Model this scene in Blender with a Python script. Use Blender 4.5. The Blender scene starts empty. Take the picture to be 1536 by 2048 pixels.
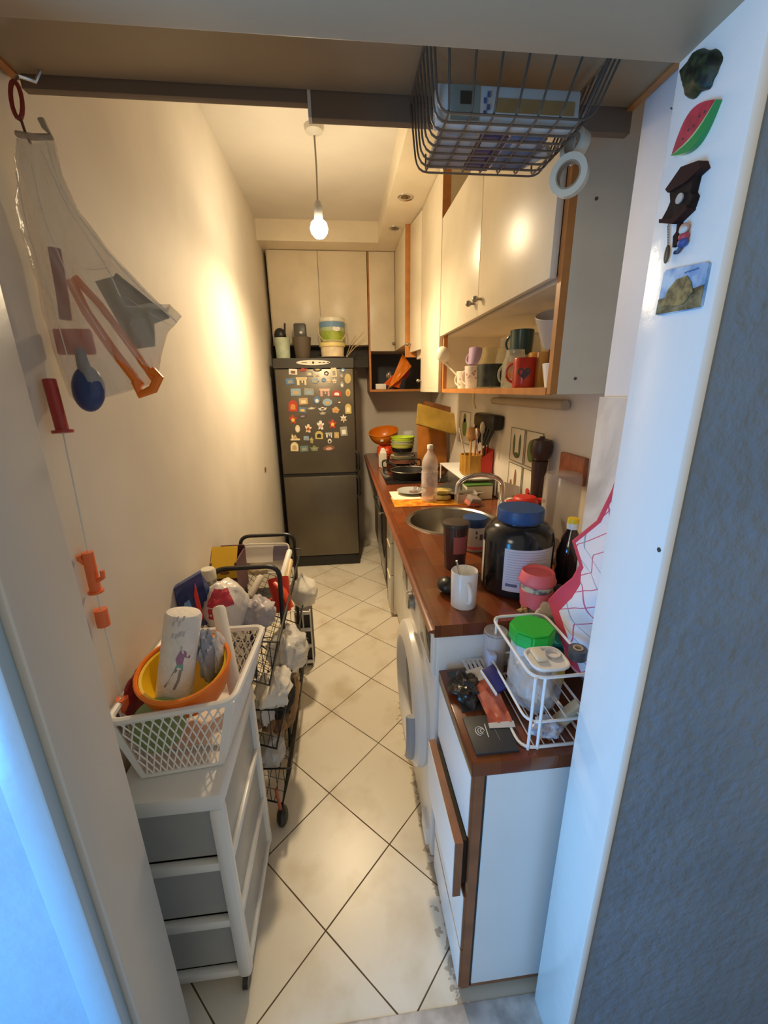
import bpy, bmesh, math, random
from mathutils import Vector, Matrix, Euler
random.seed(7)
SC = bpy.context.scene
COL = SC.collection
PI = math.pi
# ---------------------------------------------------------------- camera
cd = bpy.data.cameras.new('camera'); cam = bpy.data.objects.new('camera', cd); COL.objects.link(cam)
cd.sensor_fit = 'AUTO'; cd.sensor_width = 36.0; cd.lens = 36.0 * 810.0 / 2048.0
cd.clip_start = 0.02; cd.clip_end = 60
cam.matrix_world = Matrix(((0.99454498, 0.0425747, -0.09522436, 0.0),
                           (-0.10346586, 0.28684392, -0.95237355, 0.0),
                           (-0.01323249, 0.9570308, 0.28968421, 1.45),
                           (0, 0, 0, 1)))
# rows above: right, up and back axes of the camera given per world axis
SC.camera = cam
# ---------------------------------------------------------------- view
vs = SC.view_settings
vs.view_transform = 'Standard'; vs.look = 'None'; vs.gamma = 1.0; vs.use_curve_mapping = False
vs.exposure = 0.0
SC.cycles.diffuse_bounces = 8; SC.cycles.max_bounces = 14; SC.cycles.transparent_max_bounces = 16
# ---------------------------------------------------------------- world: dim daylight of the flat behind the camera
wd = bpy.data.worlds.new('world'); SC.world = wd; wd.use_nodes = True
bg = wd.node_tree.nodes['Background']; bg.inputs[0].default_value = (0.95, 0.86, 0.70, 1); bg.inputs[1].default_value = 0.42
# ---------------------------------------------------------------- large area light: the window of the hall behind and left of the camera
def area(name, loc, target, sx, sy, power, color):
    l = bpy.data.lights.new(name, 'AREA'); l.shape = 'RECTANGLE'; l.size = sx; l.size_y = sy
    l.energy = power; l.color = color
    o = bpy.data.objects.new(name, l); COL.objects.link(o); o.location = loc
    o.rotation_euler = (Vector(target) - Vector(loc)).to_track_quat('-Z', 'Y').to_euler()
    return o
area('hall_window_light', (-1.5, -0.15, 0.62), (0.4, 0.5, 0.75), 0.9, 0.95, 42.0, (0.055, 0.42, 0.95))
area('hall_lamp_light', (-1.25, -0.45, 1.62), (0.45, 0.7, 1.5), 0.5, 0.5, 6.0, (1.0, 0.86, 0.70))
BULB_POS = (-0.066, 2.25, 2.185)
BULB_POWER = 4.6
BULB_DOWN = 86.0

# ---------------------------------------------------------------- materials
MATS = {}
def nodes_of(m):
    m.use_nodes = True
    nt = m.node_tree
    return nt, nt.nodes['Principled BSDF']
def M(name, col, rough=0.5, metal=0.0, alpha=1.0, trans=0.0, var=0.0, vscale=12.0, bump=0.0, bscale=60.0, coat=0.0, col2=None, spec=None, emit=None, sub=0.0):
    if name in MATS: return MATS[name]
    m = bpy.data.materials.new(name); nt, p = nodes_of(m)
    c = (col[0], col[1], col[2], 1)
    p.inputs['Base Color'].default_value = c
    p.inputs['Roughness'].default_value = rough; p.inputs['Metallic'].default_value = metal
    p.inputs['Alpha'].default_value = alpha
    if trans: p.inputs['Transmission Weight'].default_value = trans
    if coat: p.inputs['Coat Weight'].default_value = coat
    if spec is not None: p.inputs['Specular IOR Level'].default_value = spec
    if sub: p.inputs['Subsurface Weight'].default_value = sub; p.inputs['Subsurface Radius'].default_value = (0.02, 0.01, 0.005)
    if emit: p.inputs['Emission Color'].default_value = (*emit[0], 1); p.inputs['Emission Strength'].default_value = emit[1]
    tc = nt.nodes.new('ShaderNodeTexCoord')
    if var or col2:
        n = nt.nodes.new('ShaderNodeTexNoise'); n.inputs['Scale'].default_value = vscale; n.inputs['Detail'].default_value = 5
        nt.links.new(tc.outputs['Object'], n.inputs['Vector'])
        mx = nt.nodes.new('ShaderNodeMix'); mx.data_type = 'RGBA'
        k = 1 - var
        mx.inputs[6].default_value = c if col2 else (c[0] * k, c[1] * k, c[2] * k, 1)
        mx.inputs[7].default_value = (*col2, 1) if col2 else (min(1, c[0] * (1 + var)), min(1, c[1] * (1 + var)), min(1, c[2] * (1 + var)), 1)
        rp = nt.nodes.new('ShaderNodeValToRGB'); rp.color_ramp.elements[0].position = 0.38; rp.color_ramp.elements[1].position = 0.62
        nt.links.new(n.outputs['Fac'], rp.inputs[0]); nt.links.new(rp.outputs[0], mx.inputs[0])
        nt.links.new(mx.outputs[2], p.inputs['Base Color'])
    if bump:
        n = nt.nodes.new('ShaderNodeTexNoise'); n.inputs['Scale'].default_value = bscale; n.inputs['Detail'].default_value = 4
        nt.links.new(tc.outputs['Object'], n.inputs['Vector'])
        bp = nt.nodes.new('ShaderNodeBump'); bp.inputs['Strength'].default_value = bump; bp.inputs['Distance'].default_value = 0.01
        nt.links.new(n.outputs['Fac'], bp.inputs['Height']); nt.links.new(bp.outputs[0], p.inputs['Normal'])
    MATS[name] = m
    return m
def clear(name, col, alpha=0.25, rough=0.08):
    return M(name, col, rough, alpha=alpha, spec=0.8)

# ---------------------------------------------------------------- mesh builder
def frame(axis):
    a = Vector(axis).normalized()
    if abs(a.z) > 0.9:
        u = (Vector((1, 0, 0)) - a * a.x).normalized()
    else:
        u = Vector((0, 0, 1)).cross(a).normalized()
    v = a.cross(u)
    return u, v, a
class B:
    def __init__(s): s.bm = bmesh.new(); s.mi = 0
    def _f(s, vs_):
        try:
            f = s.bm.faces.new(vs_); f.material_index = s.mi; return f
        except ValueError: return None
    def box(s, x0, y0, z0, x1, y1, z1, bv=0.0, m=None):
        if x1 < x0: x0, x1 = x1, x0
        if y1 < y0: y0, y1 = y1, y0
        if z1 < z0: z0, z1 = z1, z0
        P = [(x0, y0, z0), (x1, y0, z0), (x1, y1, z0), (x0, y1, z0), (x0, y0, z1), (x1, y0, z1), (x1, y1, z1), (x0, y1, z1)]
        v = [s.bm.verts.new(Vector(p) if m is None else m @ Vector(p)) for p in P]
        fs = [s._f([v[i] for i in q]) for q in ((0, 3, 2, 1), (4, 5, 6, 7), (0, 1, 5, 4), (1, 2, 6, 5), (2, 3, 7, 6), (3, 0, 4, 7))]
        if bv > 0:
            es = list({e for f in fs for e in f.edges})
            r = bmesh.ops.bevel(s.bm, geom=es, offset=bv, segments=2, affect='EDGES', profile=0.5)
            for f in r['faces']: f.material_index = s.mi
        return s
    def lathe(s, prof, org=(0, 0, 0), axis=(0, 0, 1), seg=24, sx=1.0, sy=1.0, a0=0.0, a1=None, ripple=0, ramp=0.0):
        u, v, a = frame(axis); o = Vector(org)
        full = a1 is None
        n = seg if full else seg + 1
        rings = []
        for (r, h) in prof:
            if r <= 1e-6: rings.append([s.bm.verts.new(o + a * h)]); continue
            ring = []
            for i in range(n):
                t = a0 + (2 * PI * i / seg if full else (a1 - a0) * i / seg)
                rr = r * (1 + ramp * math.cos(ripple * t)) if ripple else r
                ring.append(s.bm.verts.new(o + a * h + u * (rr * sx * math.cos(t)) + v * (rr * sy * math.sin(t))))
            rings.append(ring)
        for A, C in zip(rings, rings[1:]):
            k = seg
            for i in range(k):
                j = (i + 1) % n
                if len(A) == 1 and len(C) == 1: continue
                if len(A) == 1: s._f([A[0], C[i], C[j]][::-1])
                elif len(C) == 1: s._f([A[i], A[j], C[0]])
                else: s._f([A[i], A[j], C[j], C[i]])
        return s
    def cyl(s, p0, p1, r0, r1=None, seg=16):
        p0 = Vector(p0); p1 = Vector(p1); L = (p1 - p0).length
        if r1 is None: r1 = r0
        return s.lathe([(0, 0), (r0, 0), (r1, L), (0, L)], p0, p1 - p0, seg)
    def tube(s, pts, r, seg=6, closed=False, flat=1.0):
        P = [Vector(p) for p in pts]; n = len(P); rings = []
        up = None
        for i in range(n):
            if closed: d = P[(i + 1) % n] - P[i - 1]
            else: d = P[min(i + 1, n - 1)] - P[max(i - 1, 0)]
            d.normalize()
            if up is None:
                u, v, a = frame(d)
            else:
                u = (up - d * up.dot(d))
                if u.length < 1e-4: u, v, a = frame(d)
                u.normalize(); v = d.cross(u)
            up = u
            rr = r[i] if isinstance(r, (list, tuple)) else r
            rings.append([s.bm.verts.new(P[i] + u * rr * math.cos(2 * PI * k / seg) + v * rr * flat * math.sin(2 * PI * k / seg)) for k in range(seg)])
        m = n if closed else n - 1
        for i in range(m):
            A = rings[i]; C = rings[(i + 1) % n]
            for k in range(seg): s._f([A[k], A[(k + 1) % seg], C[(k + 1) % seg], C[k]])
        if not closed:
            s._f(rings[0][::-1]); s._f(rings[-1])
        return s
    def ell(s, c, rx, ry=None, rz=None, seg=16, rot=None):
        ry = rx if ry is None else ry; rz = rx if rz is None else rz
        m = Matrix.Translation(c) @ (rot.to_matrix().to_4x4() if rot else Matrix()) @ Matrix.Diagonal((rx, ry, rz, 1))
        r = bmesh.ops.create_uvsphere(s.bm, u_segments=seg, v_segments=max(6, seg * 2 // 3), radius=1, matrix=m)
        for f in {f for v in r['verts'] for f in v.link_faces}: f.material_index = s.mi
        return s
    def prism(s, pts, vec):
        P = [Vector(p) for p in pts]; w = Vector(vec)
        a = [s.bm.verts.new(p) for p in P]; b = [s.bm.verts.new(p + w) for p in P]
        s._f(a[::-1]); s._f(b)
        n = len(P)
        for i in range(n): s._f([a[i], a[(i + 1) % n], b[(i + 1) % n], b[i]])
        return s
    def surf(s, f, nu, nv, cu=False, cv=False):
        g = [[s.bm.verts.new(f(i / (nu if cu else nu), j / nv)) for j in range(nv + (0 if cv else 1))] for i in range(nu + (0 if cu else 1))]
        for i in range(nu):
            for j in range(nv):
                i2 = (i + 1) % len(g); j2 = (j + 1) % len(g[0])
                s._f([g[i][j], g[i2][j], g[i2][j2], g[i][j2]])
        return s
    def sheet(s, f, nu, nv, th):
        # a grid with real thickness th
        b2 = B(); b2.surf(f, nu, nv); b2.bm.normal_update()
        ge = b2.bm.faces[:]
        bmesh.ops.solidify(b2.bm, geom=ge, thickness=th)
        s.merge(b2); return s
    def merge(s, o, m=None):
        mp = {}
        for v in o.bm.verts: mp[v] = s.bm.verts.new(m @ v.co if m else v.co)
        for f in o.bm.faces:
            nf = s._f([mp[v] for v in f.verts])
            if nf: nf.material_index = f.material_index if s.mi == 0 else s.mi
        o.bm.free(); return s
    def jitter(s, amp, freq=20.0, seed=0.0):
        from mathutils import noise
        for v in s.bm.verts:
            q = v.co * freq + Vector((seed, seed * 1.7, -seed))
            v.co += Vector((noise.noise(q), noise.noise(q + Vector((31, 7, 3))), noise.noise(q + Vector((5, 57, 19))))) * amp
        return s
    def obj(s, name, mats, parent=None, local=False, ang=38.0, base=True):
        bm = s.bm
        bmesh.ops.recalc_face_normals(bm, faces=bm.faces[:])
        o = bpy.data.objects.new(name, None)
        W = Matrix()
        if parent is not None:
            q = parent
            while q is not None: W = q.matrix_basis @ W; q = q.parent
        loc = Vector((0, 0, 0))
        if parent is not None and not local: bm.transform(W.inverted())
        if parent is None and base and len(bm.verts):
            xs = [v.co.x for v in bm.verts]; ys = [v.co.y for v in bm.verts]; zs = [v.co.z for v in bm.verts]
            loc = Vector(((min(xs) + max(xs)) / 2, (min(ys) + max(ys)) / 2, min(zs)))
            bm.transform(Matrix.Translation(-loc))
        ca = math.radians(ang)
        for f in bm.faces: f.smooth = True
        for e in bm.edges:
            if len(e.link_faces) == 2: e.smooth = e.calc_face_angle(0) < ca
            else: e.smooth = True
        me = bpy.data.meshes.new(name); bm.to_mesh(me); bm.free()
        for m in (mats if isinstance(mats, (list, tuple)) else [mats]): me.materials.append(m)
        bpy.data.objects.remove(o)
        o = bpy.data.objects.new(name, me); COL.objects.link(o)
        o.location = loc
        if parent is not None: o.parent = parent
        return o
def tag(o, label, cat, group=None, kind=None):
    o['label'] = label; o['category'] = cat
    if group: o['group'] = group
    if kind: o['kind'] = kind
    return o
def T(name, label, cat, loc=(0, 0, 0), rot=(0, 0, 0), group=None):
    o = bpy.data.objects.new(name, None); COL.objects.link(o); o.empty_display_size = 0.02
    o.location = loc; o.rotation_euler = rot
    return tag(o, label, cat, group)
def S(b, name, mats, label, cat, group=None, **k):
    return tag(b.obj(name, mats, **k), label, cat, group)
def ST(b, name, mats, parent=None, **k):
    o = b.obj(name, mats, parent, base=False, **k)
    if parent is None: o['kind'] = 'structure'
    return o
def bx(*a, **k): return B().box(*a, **k)
def arc(cx, cz, r, a0, a1, n, f):
    return [f(cx + r * math.cos(a0 + (a1 - a0) * i / n), cz + r * math.sin(a0 + (a1 - a0) * i / n)) for i in range(n + 1)]
def rpath(pts, r, n=5, closed=False):
    # polyline with rounded corners
    P = [Vector(p) for p in pts]; out = []
    m = len(P)
    for i in range(m):
        if not closed and i in (0, m - 1): out.append(P[i]); continue
        a = P[i - 1]; b = P[i]; c = P[(i + 1) % m]
        d0 = (a - b); d1 = (c - b); q = min(r, d0.length * 0.49, d1.length * 0.49)
        s0 = b + d0.normalized() * q; s1 = b + d1.normalized() * q
        for k in range(n + 1):
            t = k / n
            out.append(s0 * (1 - t) ** 2 + b * 2 * t * (1 - t) + s1 * t * t)
    return out
# ================================================================ materials used in many places
wall_m = M('cream_wall_paint', (0.66, 0.61, 0.53), 0.65, var=0.04, vscale=3, bump=0.03, bscale=30)
ceil_m = M('ceiling_paint', (0.66, 0.62, 0.55), 0.7, var=0.04, vscale=3)
plaster_m = M('rough_grey_plaster', (0.165, 0.225, 0.30), 0.5, var=0.06, vscale=6, bump=0.55, bscale=45)
gloss_m = M('gloss_white_trim', (0.78, 0.78, 0.76), 0.22, bump=0.08, bscale=25)
lam_m = M('beige_laminate', (0.75, 0.66, 0.50), 0.33, var=0.05, vscale=5)
oran_m = M('orange_brown_edging', (0.50, 0.20, 0.05), 0.4, var=0.1, vscale=20)
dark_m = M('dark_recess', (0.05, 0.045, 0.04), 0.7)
white_m = M('white_laminate', (0.80, 0.79, 0.75), 0.3)
wpl = M('white_plastic', (0.80, 0.80, 0.78), 0.35)
blk = M('black_plastic', (0.015, 0.015, 0.016), 0.35)
blkm = M('black_metal_paint', (0.012, 0.012, 0.013), 0.4)
chrome = M('chrome', (0.75, 0.74, 0.72), 0.15, metal=1)
steel = M('brushed_steel', (0.55, 0.54, 0.52), 0.32, metal=1)
brass = M('dull_metal_knob', (0.35, 0.32, 0.27), 0.4, metal=1)
wht = M('white_ceramic', (0.82, 0.81, 0.78), 0.2)
red = M('red_plastic', (0.62, 0.03, 0.02), 0.4)
ora = M('orange_plastic', (0.85, 0.20, 0.01), 0.35)
yel = M('yellow_plastic', (0.85, 0.55, 0.02), 0.35)
grn = M('green_plastic', (0.03, 0.50, 0.05), 0.35)
blu = M('blue_plastic', (0.02, 0.08, 0.26), 0.4)
pink = M('pink_silicone', (0.85, 0.16, 0.17), 0.5)
teal = M('teal_plastic', (0.02, 0.42, 0.48), 0.4)
purp = M('purple_print', (0.20, 0.12, 0.35), 0.5)
wood = M('light_wood', (0.50, 0.27, 0.09), 0.5, var=0.2, vscale=14)
dwood = M('dark_wood', (0.05, 0.025, 0.015), 0.4)
paper = M('white_paper', (0.82, 0.80, 0.74), 0.7)
grey_m = M('grey_plastic', (0.42, 0.43, 0.44), 0.4)
glass = clear('clear_glass', (0.85, 0.9, 0.88), 0.22, 0.04)
pet = clear('clear_plastic', (0.85, 0.84, 0.82), 0.25, 0.1)
film = M('milky_plastic_bag', (0.84, 0.83, 0.80), 0.25, alpha=0.72, bump=0.6, bscale=30)

def tile_floor():
    m = bpy.data.materials.new('diagonal_floor_tiles'); nt, p = nodes_of(m); N = nt.nodes; L = nt.links
    g = N.new('ShaderNodeNewGeometry'); sp = N.new('ShaderNodeSeparateXYZ'); L.new(g.outputs['Position'], sp.inputs[0])
    def mt(op, a, b=None):
        n = N.new('ShaderNodeMath'); n.operation = op
        for i, q in enumerate((a, b)):
            if q is None: continue
            if isinstance(q, (int, float)): n.inputs[i].default_value = q
            else: L.new(q, n.inputs[i])
        return n.outputs[0]
    s = 0.288; k = 1 / math.sqrt(2)
    u = mt('DIVIDE', mt('SUBTRACT', mt('MULTIPLY', mt('ADD', sp.outputs[0], sp.outputs[1]), k), 0.4646), s)
    v = mt('DIVIDE', mt('SUBTRACT', mt('MULTIPLY', mt('SUBTRACT', sp.outputs[0], sp.outputs[1]), k), -0.612), s)
    def edge(q):
        fr = mt('FRACT', mt('ADD', q, 100.5))
        return mt('ABSOLUTE', mt('SUBTRACT', fr, 0.5))
    d = mt('MINIMUM', edge(u), edge(v))
    nz = N.new('ShaderNodeTexNoise'); nz.inputs['Scale'].default_value = 9; nz.inputs['Detail'].default_value = 6
    L.new(g.outputs['Position'], nz.inputs['Vector'])
    w = mt('MULTIPLY_ADD', nz.outputs['Fac'], 0.006); w.node.inputs[2].default_value = 0.0035
    mask = mt('LESS_THAN', d, w)
    cv = N.new('ShaderNodeCombineXYZ'); L.new(mt('FLOOR', mt('ADD', u, 100.0)), cv.inputs[0]); L.new(mt('FLOOR', mt('ADD', v, 100.0)), cv.inputs[1])
    wn = N.new('ShaderNodeTexWhiteNoise'); L.new(cv.outputs[0], wn.inputs['Vector'])
    mx0 = N.new('ShaderNodeMix'); mx0.data_type = 'RGBA'
    mx0.inputs[6].default_value = (0.73, 0.68, 0.57, 1); mx0.inputs[7].default_value = (0.80, 0.75, 0.64, 1)
    L.new(wn.outputs['Value'], mx0.inputs[0])
    n2 = N.new('ShaderNodeTexNoise'); n2.inputs['Scale'].default_value = 5; n2.inputs['Detail'].default_value = 8
    L.new(g.outputs['Position'], n2.inputs['Vector'])
    rp = N.new('ShaderNodeValToRGB'); rp.color_ramp.elements[0].position = 0.30; rp.color_ramp.elements[1].position = 0.5
    rp.color_ramp.elements[0].color = (0.8, 0.75, 0.66, 1); L.new(n2.outputs['Fac'], rp.inputs[0])
    ml = N.new('ShaderNodeMix'); ml.data_type = 'RGBA'; ml.blend_type = 'MULTIPLY'; ml.inputs[0].default_value = 1
    L.new(mx0.outputs[2], ml.inputs[6]); L.new(rp.outputs[0], ml.inputs[7])
    # grime along the foot of the washing machine and the drawer unit
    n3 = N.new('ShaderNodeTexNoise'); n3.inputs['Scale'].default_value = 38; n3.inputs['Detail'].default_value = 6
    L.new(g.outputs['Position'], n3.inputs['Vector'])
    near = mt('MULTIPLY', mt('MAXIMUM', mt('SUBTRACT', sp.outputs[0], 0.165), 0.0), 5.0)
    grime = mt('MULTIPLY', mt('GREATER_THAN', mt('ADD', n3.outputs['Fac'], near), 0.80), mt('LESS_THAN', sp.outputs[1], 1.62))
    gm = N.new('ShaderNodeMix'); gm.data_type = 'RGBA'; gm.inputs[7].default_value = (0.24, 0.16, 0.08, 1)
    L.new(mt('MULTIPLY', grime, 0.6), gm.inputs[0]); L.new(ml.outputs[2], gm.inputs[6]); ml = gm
    mx = N.new('ShaderNodeMix'); mx.data_type = 'RGBA'; mx.inputs[7].default_value = (0.10, 0.065, 0.03, 1)
    L.new(mask, mx.inputs[0]); L.new(ml.outputs[2], mx.inputs[6]); L.new(mx.outputs[2], p.inputs['Base Color'])
    L.new(mt('MULTIPLY_ADD', mask, 0.5), p.inputs['Roughness'])
    for n in N:
        if n.type == 'MATH' and n.operation == 'MULTIPLY_ADD' and n.inputs[1].default_value == 0.5: n.inputs[2].default_value = 0.32
    bp = N.new('ShaderNodeBump'); bp.invert = True; bp.inputs['Strength'].default_value = 0.4; bp.inputs['Distance'].default_value = 0.002
    L.new(mask, bp.inputs['Height']); L.new(bp.outputs[0], p.inputs['Normal'])
    return m
def marble_tile():
    m = bpy.data.materials.new('marbled_wall_tile'); nt, p = nodes_of(m); N = nt.nodes; L = nt.links
    tc = N.new('ShaderNodeTexCoord'); n = N.new('ShaderNodeTexNoise'); n.inputs['Scale'].default_value = 5; n.inputs['Detail'].default_value = 8; n.inputs['Distortion'].default_value = 1.5
    L.new(tc.outputs['Object'], n.inputs['Vector'])
    r = N.new('ShaderNodeValToRGB'); r.color_ramp.elements[0].position = 0.35; r.color_ramp.elements[1].position = 0.6
    r.color_ramp.elements[0].color = (0.50, 0.47, 0.44, 1); r.color_ramp.elements[1].color = (0.74, 0.71, 0.68, 1)
    L.new(n.outputs['Fac'], r.inputs[0]); L.new(r.outputs[0], p.inputs['Base Color']); p.inputs['Roughness'].default_value = 0.2
    return m
def worktop_mat():
    m = bpy.data.materials.new('reddish_brown_worktop'); nt, p = nodes_of(m); N = nt.nodes; L = nt.links
    tc = N.new('ShaderNodeTexCoord')
    mp = N.new('ShaderNodeMapping'); mp.inputs['Rotation'].default_value = (0, 0, PI / 2); mp.inputs['Scale'].default_value = (1, 1, 1)
    L.new(tc.outputs['Object'], mp.inputs[0])
    bk = N.new('ShaderNodeTexBrick'); bk.inputs['Scale'].default_value = 1; bk.inputs['Brick Width'].default_value = 0.32; bk.inputs['Row Height'].default_value = 0.06
    bk.inputs['Mortar Size'].default_value = 0.0006; bk.inputs['Color1'].default_value = (0.26, 0.075, 0.025, 1); bk.inputs['Color2'].default_value = (0.17, 0.045, 0.017, 1); bk.inputs['Mortar'].default_value = (0.12, 0.03, 0.012, 1)
    L.new(mp.outputs[0], bk.inputs['Vector'])
    n = N.new('ShaderNodeTexNoise'); n.inputs['Scale'].default_value = 14; n.inputs['Detail'].default_value = 6; L.new(tc.outputs['Object'], n.inputs['Vector'])
    mx = N.new('ShaderNodeMix'); mx.data_type = 'RGBA'; mx.blend_type = 'MULTIPLY'; mx.inputs[0].default_value = 0.5
    L.new(bk.outputs[0], mx.inputs[6]); L.new(n.outputs['Color'], mx.inputs[7]); L.new(mx.outputs[2], p.inputs['Base Color'])
    p.inputs['Roughness'].default_value = 0.22
    return m
floor_m = tile_floor(); marble_m = marble_tile(); top_m = worktop_mat()

# ================================================================ setting
XL, XR, YB, ZC = -0.53, 0.84, 3.85, 2.58
YF, YN = 0.57, 0.46          # kitchen side and hall side of the wall with the doorway
DL, DR, DT = -0.400, 0.427, 1.826
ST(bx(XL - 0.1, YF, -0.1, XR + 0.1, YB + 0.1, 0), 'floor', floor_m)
ST(bx(-1.7, -1.2, -0.12, 1.7, YN, -0.02), 'floor_hall', M('hall_floor_tiles', (0.35, 0.33, 0.31), 0.35, var=0.1, vscale=4))
b = bx(DL, YN - 0.02, -0.1, DR, YF + 0.012, 0.004, bv=0.004)
ST(b, 'trim_1', M('grey_threshold_stone', (0.45, 0.44, 0.43), 0.4, var=0.25, vscale=20))
ST(bx(XL - 0.1, YF, 0, XL, YB, ZC), 'wall_left', wall_m)
ST(bx(XL - 0.1, YB, 0, XR + 0.1, YB + 0.1, ZC), 'wall_back', wall_m)
ST(bx(XR, 0.9, 0, XR + 0.1, YB, ZC), 'wall_right', wall_m)
ST(bx(XL - 0.1, YF, ZC, XR + 0.1, YB + 0.1, ZC + 0.1), 'ceiling', ceil_m)
PX, PY = 0.59, 0.89
ST(bx(PX, YF, 0, XR + 0.1, PY, ZC), 'wall_pier', M('pier_paint', (0.78, 0.77, 0.78), 0.5, var=0.05, vscale=4))
ST(bx(PX - 0.008, YF, 0.0, PX, PY + 0.006, 1.428, bv=0.002), 'trim_2', marble_m)
# wall with the doorway
ST(bx(DR, YN, -0.02, 1.7, YF - 0.001, 2.7), 'wall_front_right', plaster_m)
ST(bx(-1.7, YN, -0.02, DL, YF - 0.001, 2.7), 'wall_front_left', M('daylit_blue_hall_wall', (0.34, 0.48, 0.62), 0.5, var=0.04, vscale=4, bump=0.2, bscale=30))  # blue of the daylight put into the wall colour
ST(bx(DL, YN, DT, DR, YF - 0.001, 2.7), 'wall_front_top', plaster_m)
# painted lining of the doorway
ST(bx(DR - 0.012, YN - 0.004, 0.0, DR + 0.004, YF + 0.004, DT, bv=0.004), 'trim_3', gloss_m)
ST(bx(DL - 0.004, YN - 0.004, 0.0, DL + 0.012, YF + 0.004, DT, bv=0.004), 'trim_4', M('shaded_grey_white_trim', (0.56, 0.54, 0.50), 0.35, bump=0.08, bscale=25))  # side turned from the window, its shade put into the grey
ST(bx(DL, YN - 0.004, DT - 0.012, DR, YF + 0.004, DT + 0.004, bv=0.004), 'trim_5', M('head_shade_tan', (0.42, 0.33, 0.22), 0.5, bump=0.08, bscale=25))  # head lining darkened and warmed in colour for its shade and bulb bounce
ST(bx(DL - 0.05, YN - 0.022, -0.02, DL - 0.002, YN, 1.9, bv=0.004), 'trim_6', M('daylit_blue_trim', (0.38, 0.52, 0.65), 0.3, bump=0.1, bscale=25))  # trim tinted with the same daylight blue
# lowered soffit over the cabinets
ST(bx(0.315, 0.95, 2.45, XR, YB, ZC), 'trim_7', lam_m)
ST(bx(XL, 3.3, 2.45, 0.315, YB, ZC), 'trim_8', lam_m)
# recessed spots of the soffit
for y, lab in ((2.58, 'chrome recessed spotlight in the soffit nearer the hanging wire basket'), (3.03, 'chrome recessed spotlight in the soffit nearer the corner cabinet')):
    t = T('recessed_spotlight', lab, 'spotlight', (0.4, y, 2.45), group='spotlights in the soffit')
    B().lathe([(0.033, -0.001), (0.042, -0.004), (0.045, -0.002), (0.045, 0.002), (0.033, 0.002)], (0.4, y, 2.45), seg=28).obj('ring', chrome, t)
    B().lathe([(0, -0.0015), (0.015, -0.003), (0.033, 0.001)], (0.4, y, 2.45), seg=24).obj('reflector', M('spot_reflector', (0.25, 0.22, 0.18), 0.15, metal=1), t)
# hanging bare bulb
t = T('pendant_bulb', 'bare lit light bulb hanging on a cord from the ceiling', 'lamp', (BULB_POS[0], BULB_POS[1], ZC))
x, y, z = BULB_POS
B().lathe([(0, 0), (0.045, 0), (0.04, -0.02), (0.01, -0.035), (0, -0.035)], (x, y, ZC), seg=20).obj('ceiling_rose', M('rose_plastic', (0.6, 0.57, 0.5), 0.5), t)
B().tube([(x, y, ZC - 0.03), (x + 0.002, y, ZC - 0.15), (x - 0.001, y, z + 0.1)], 0.004).obj('cord', M('cord_grey', (0.3, 0.28, 0.24), 0.6), t)
B().lathe([(0, 0.115), (0.012, 0.11), (0.02, 0.09), (0.02, 0.045), (0, 0.045)], (x, y, z), seg=18).obj('socket', M('socket_grey', (0.4, 0.4, 0.4), 0.5), t)
bo = B().lathe([(0, -0.042), (0.022, -0.037), (0.038, -0.018), (0.042, 0), (0.036, 0.022), (0.017, 0.04), (0.014, 0.05)], (x, y, z), seg=24).obj('glass_bulb', M('lit_bulb', (1, 0.9, 0.7), 0.3, emit=((1.0, 0.86, 0.6), 90.0)), t)
bo.visible_shadow = True
lp = bpy.data.lights.new('bulb_light', 'POINT'); lp.energy = BULB_POWER; lp.color = (1.0, 0.76, 0.46); lp.shadow_soft_size = 0.06
lo = bpy.data.objects.new('bulb_light', lp); COL.objects.link(lo); lo.location = (x, y, z - 0.085)
# the socket shades the bulb upwards: most of its light goes down
sl = bpy.data.lights.new('bulb_downlight', 'SPOT'); sl.energy = BULB_DOWN; sl.color = lp.color; sl.spot_size = math.radians(176); sl.spot_blend = 1.0; sl.shadow_soft_size = 0.05
so = bpy.data.objects.new('bulb_downlight', sl); COL.objects.link(so); so.location = (x, y, z - 0.09)

# ================================================================ cupboard over the doorway
ZB = 1.962
t = T('overhead_cupboard', 'beige cupboard built in above the doorway, seen from below', 'cupboard', (0.03, YF + 0.01, ZB))
bx(-0.512, 0.575, ZB, 0.572, 0.915, ZB + 0.018).obj('bottom_board', M('shaded_tan_board', (0.34, 0.26, 0.165), 0.4, var=0.06, vscale=5), t)  # shade of the underside put into a browner base colour
bx(-0.527, 0.575, ZB - 0.004, -0.512, 0.925, 2.57).obj('side_panel', oran_m, t)
bx(0.572, 0.575, ZB - 0.004, 0.586, 0.925, 2.57).obj('side_panel', oran_m, t)
hb = M('shaded_door_brown', (0.20, 0.15, 0.11), 0.6)  # door backs darkened in colour, standing in for their shade
bx(-0.512, 0.918, 1.944, -0.035, 0.934, 2.56, bv=0.001).obj('door', hb, t)
bx(-0.030, 0.918, 1.923, 0.586, 0.936, 2.56, bv=0.001).obj('door', hb, t)
bx(-0.036, 0.9165, 1.923, -0.030, 0.9365, 2.56).obj('door_edge_strip', white_m, t)

# ================================================================ upper cabinets, right wall
XC = 0.535
def knob(b, x, y, z, d=(-1, 0, 0)):
    v = Vector(d)
    b.cyl((x, y, z), Vector((x, y, z)) + v * 0.016, 0.005, seg=10)
    b.ell(Vector((x, y, z)) + v * 0.022, 0.012, 0.011, 0.011, seg=12)
    return b
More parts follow.
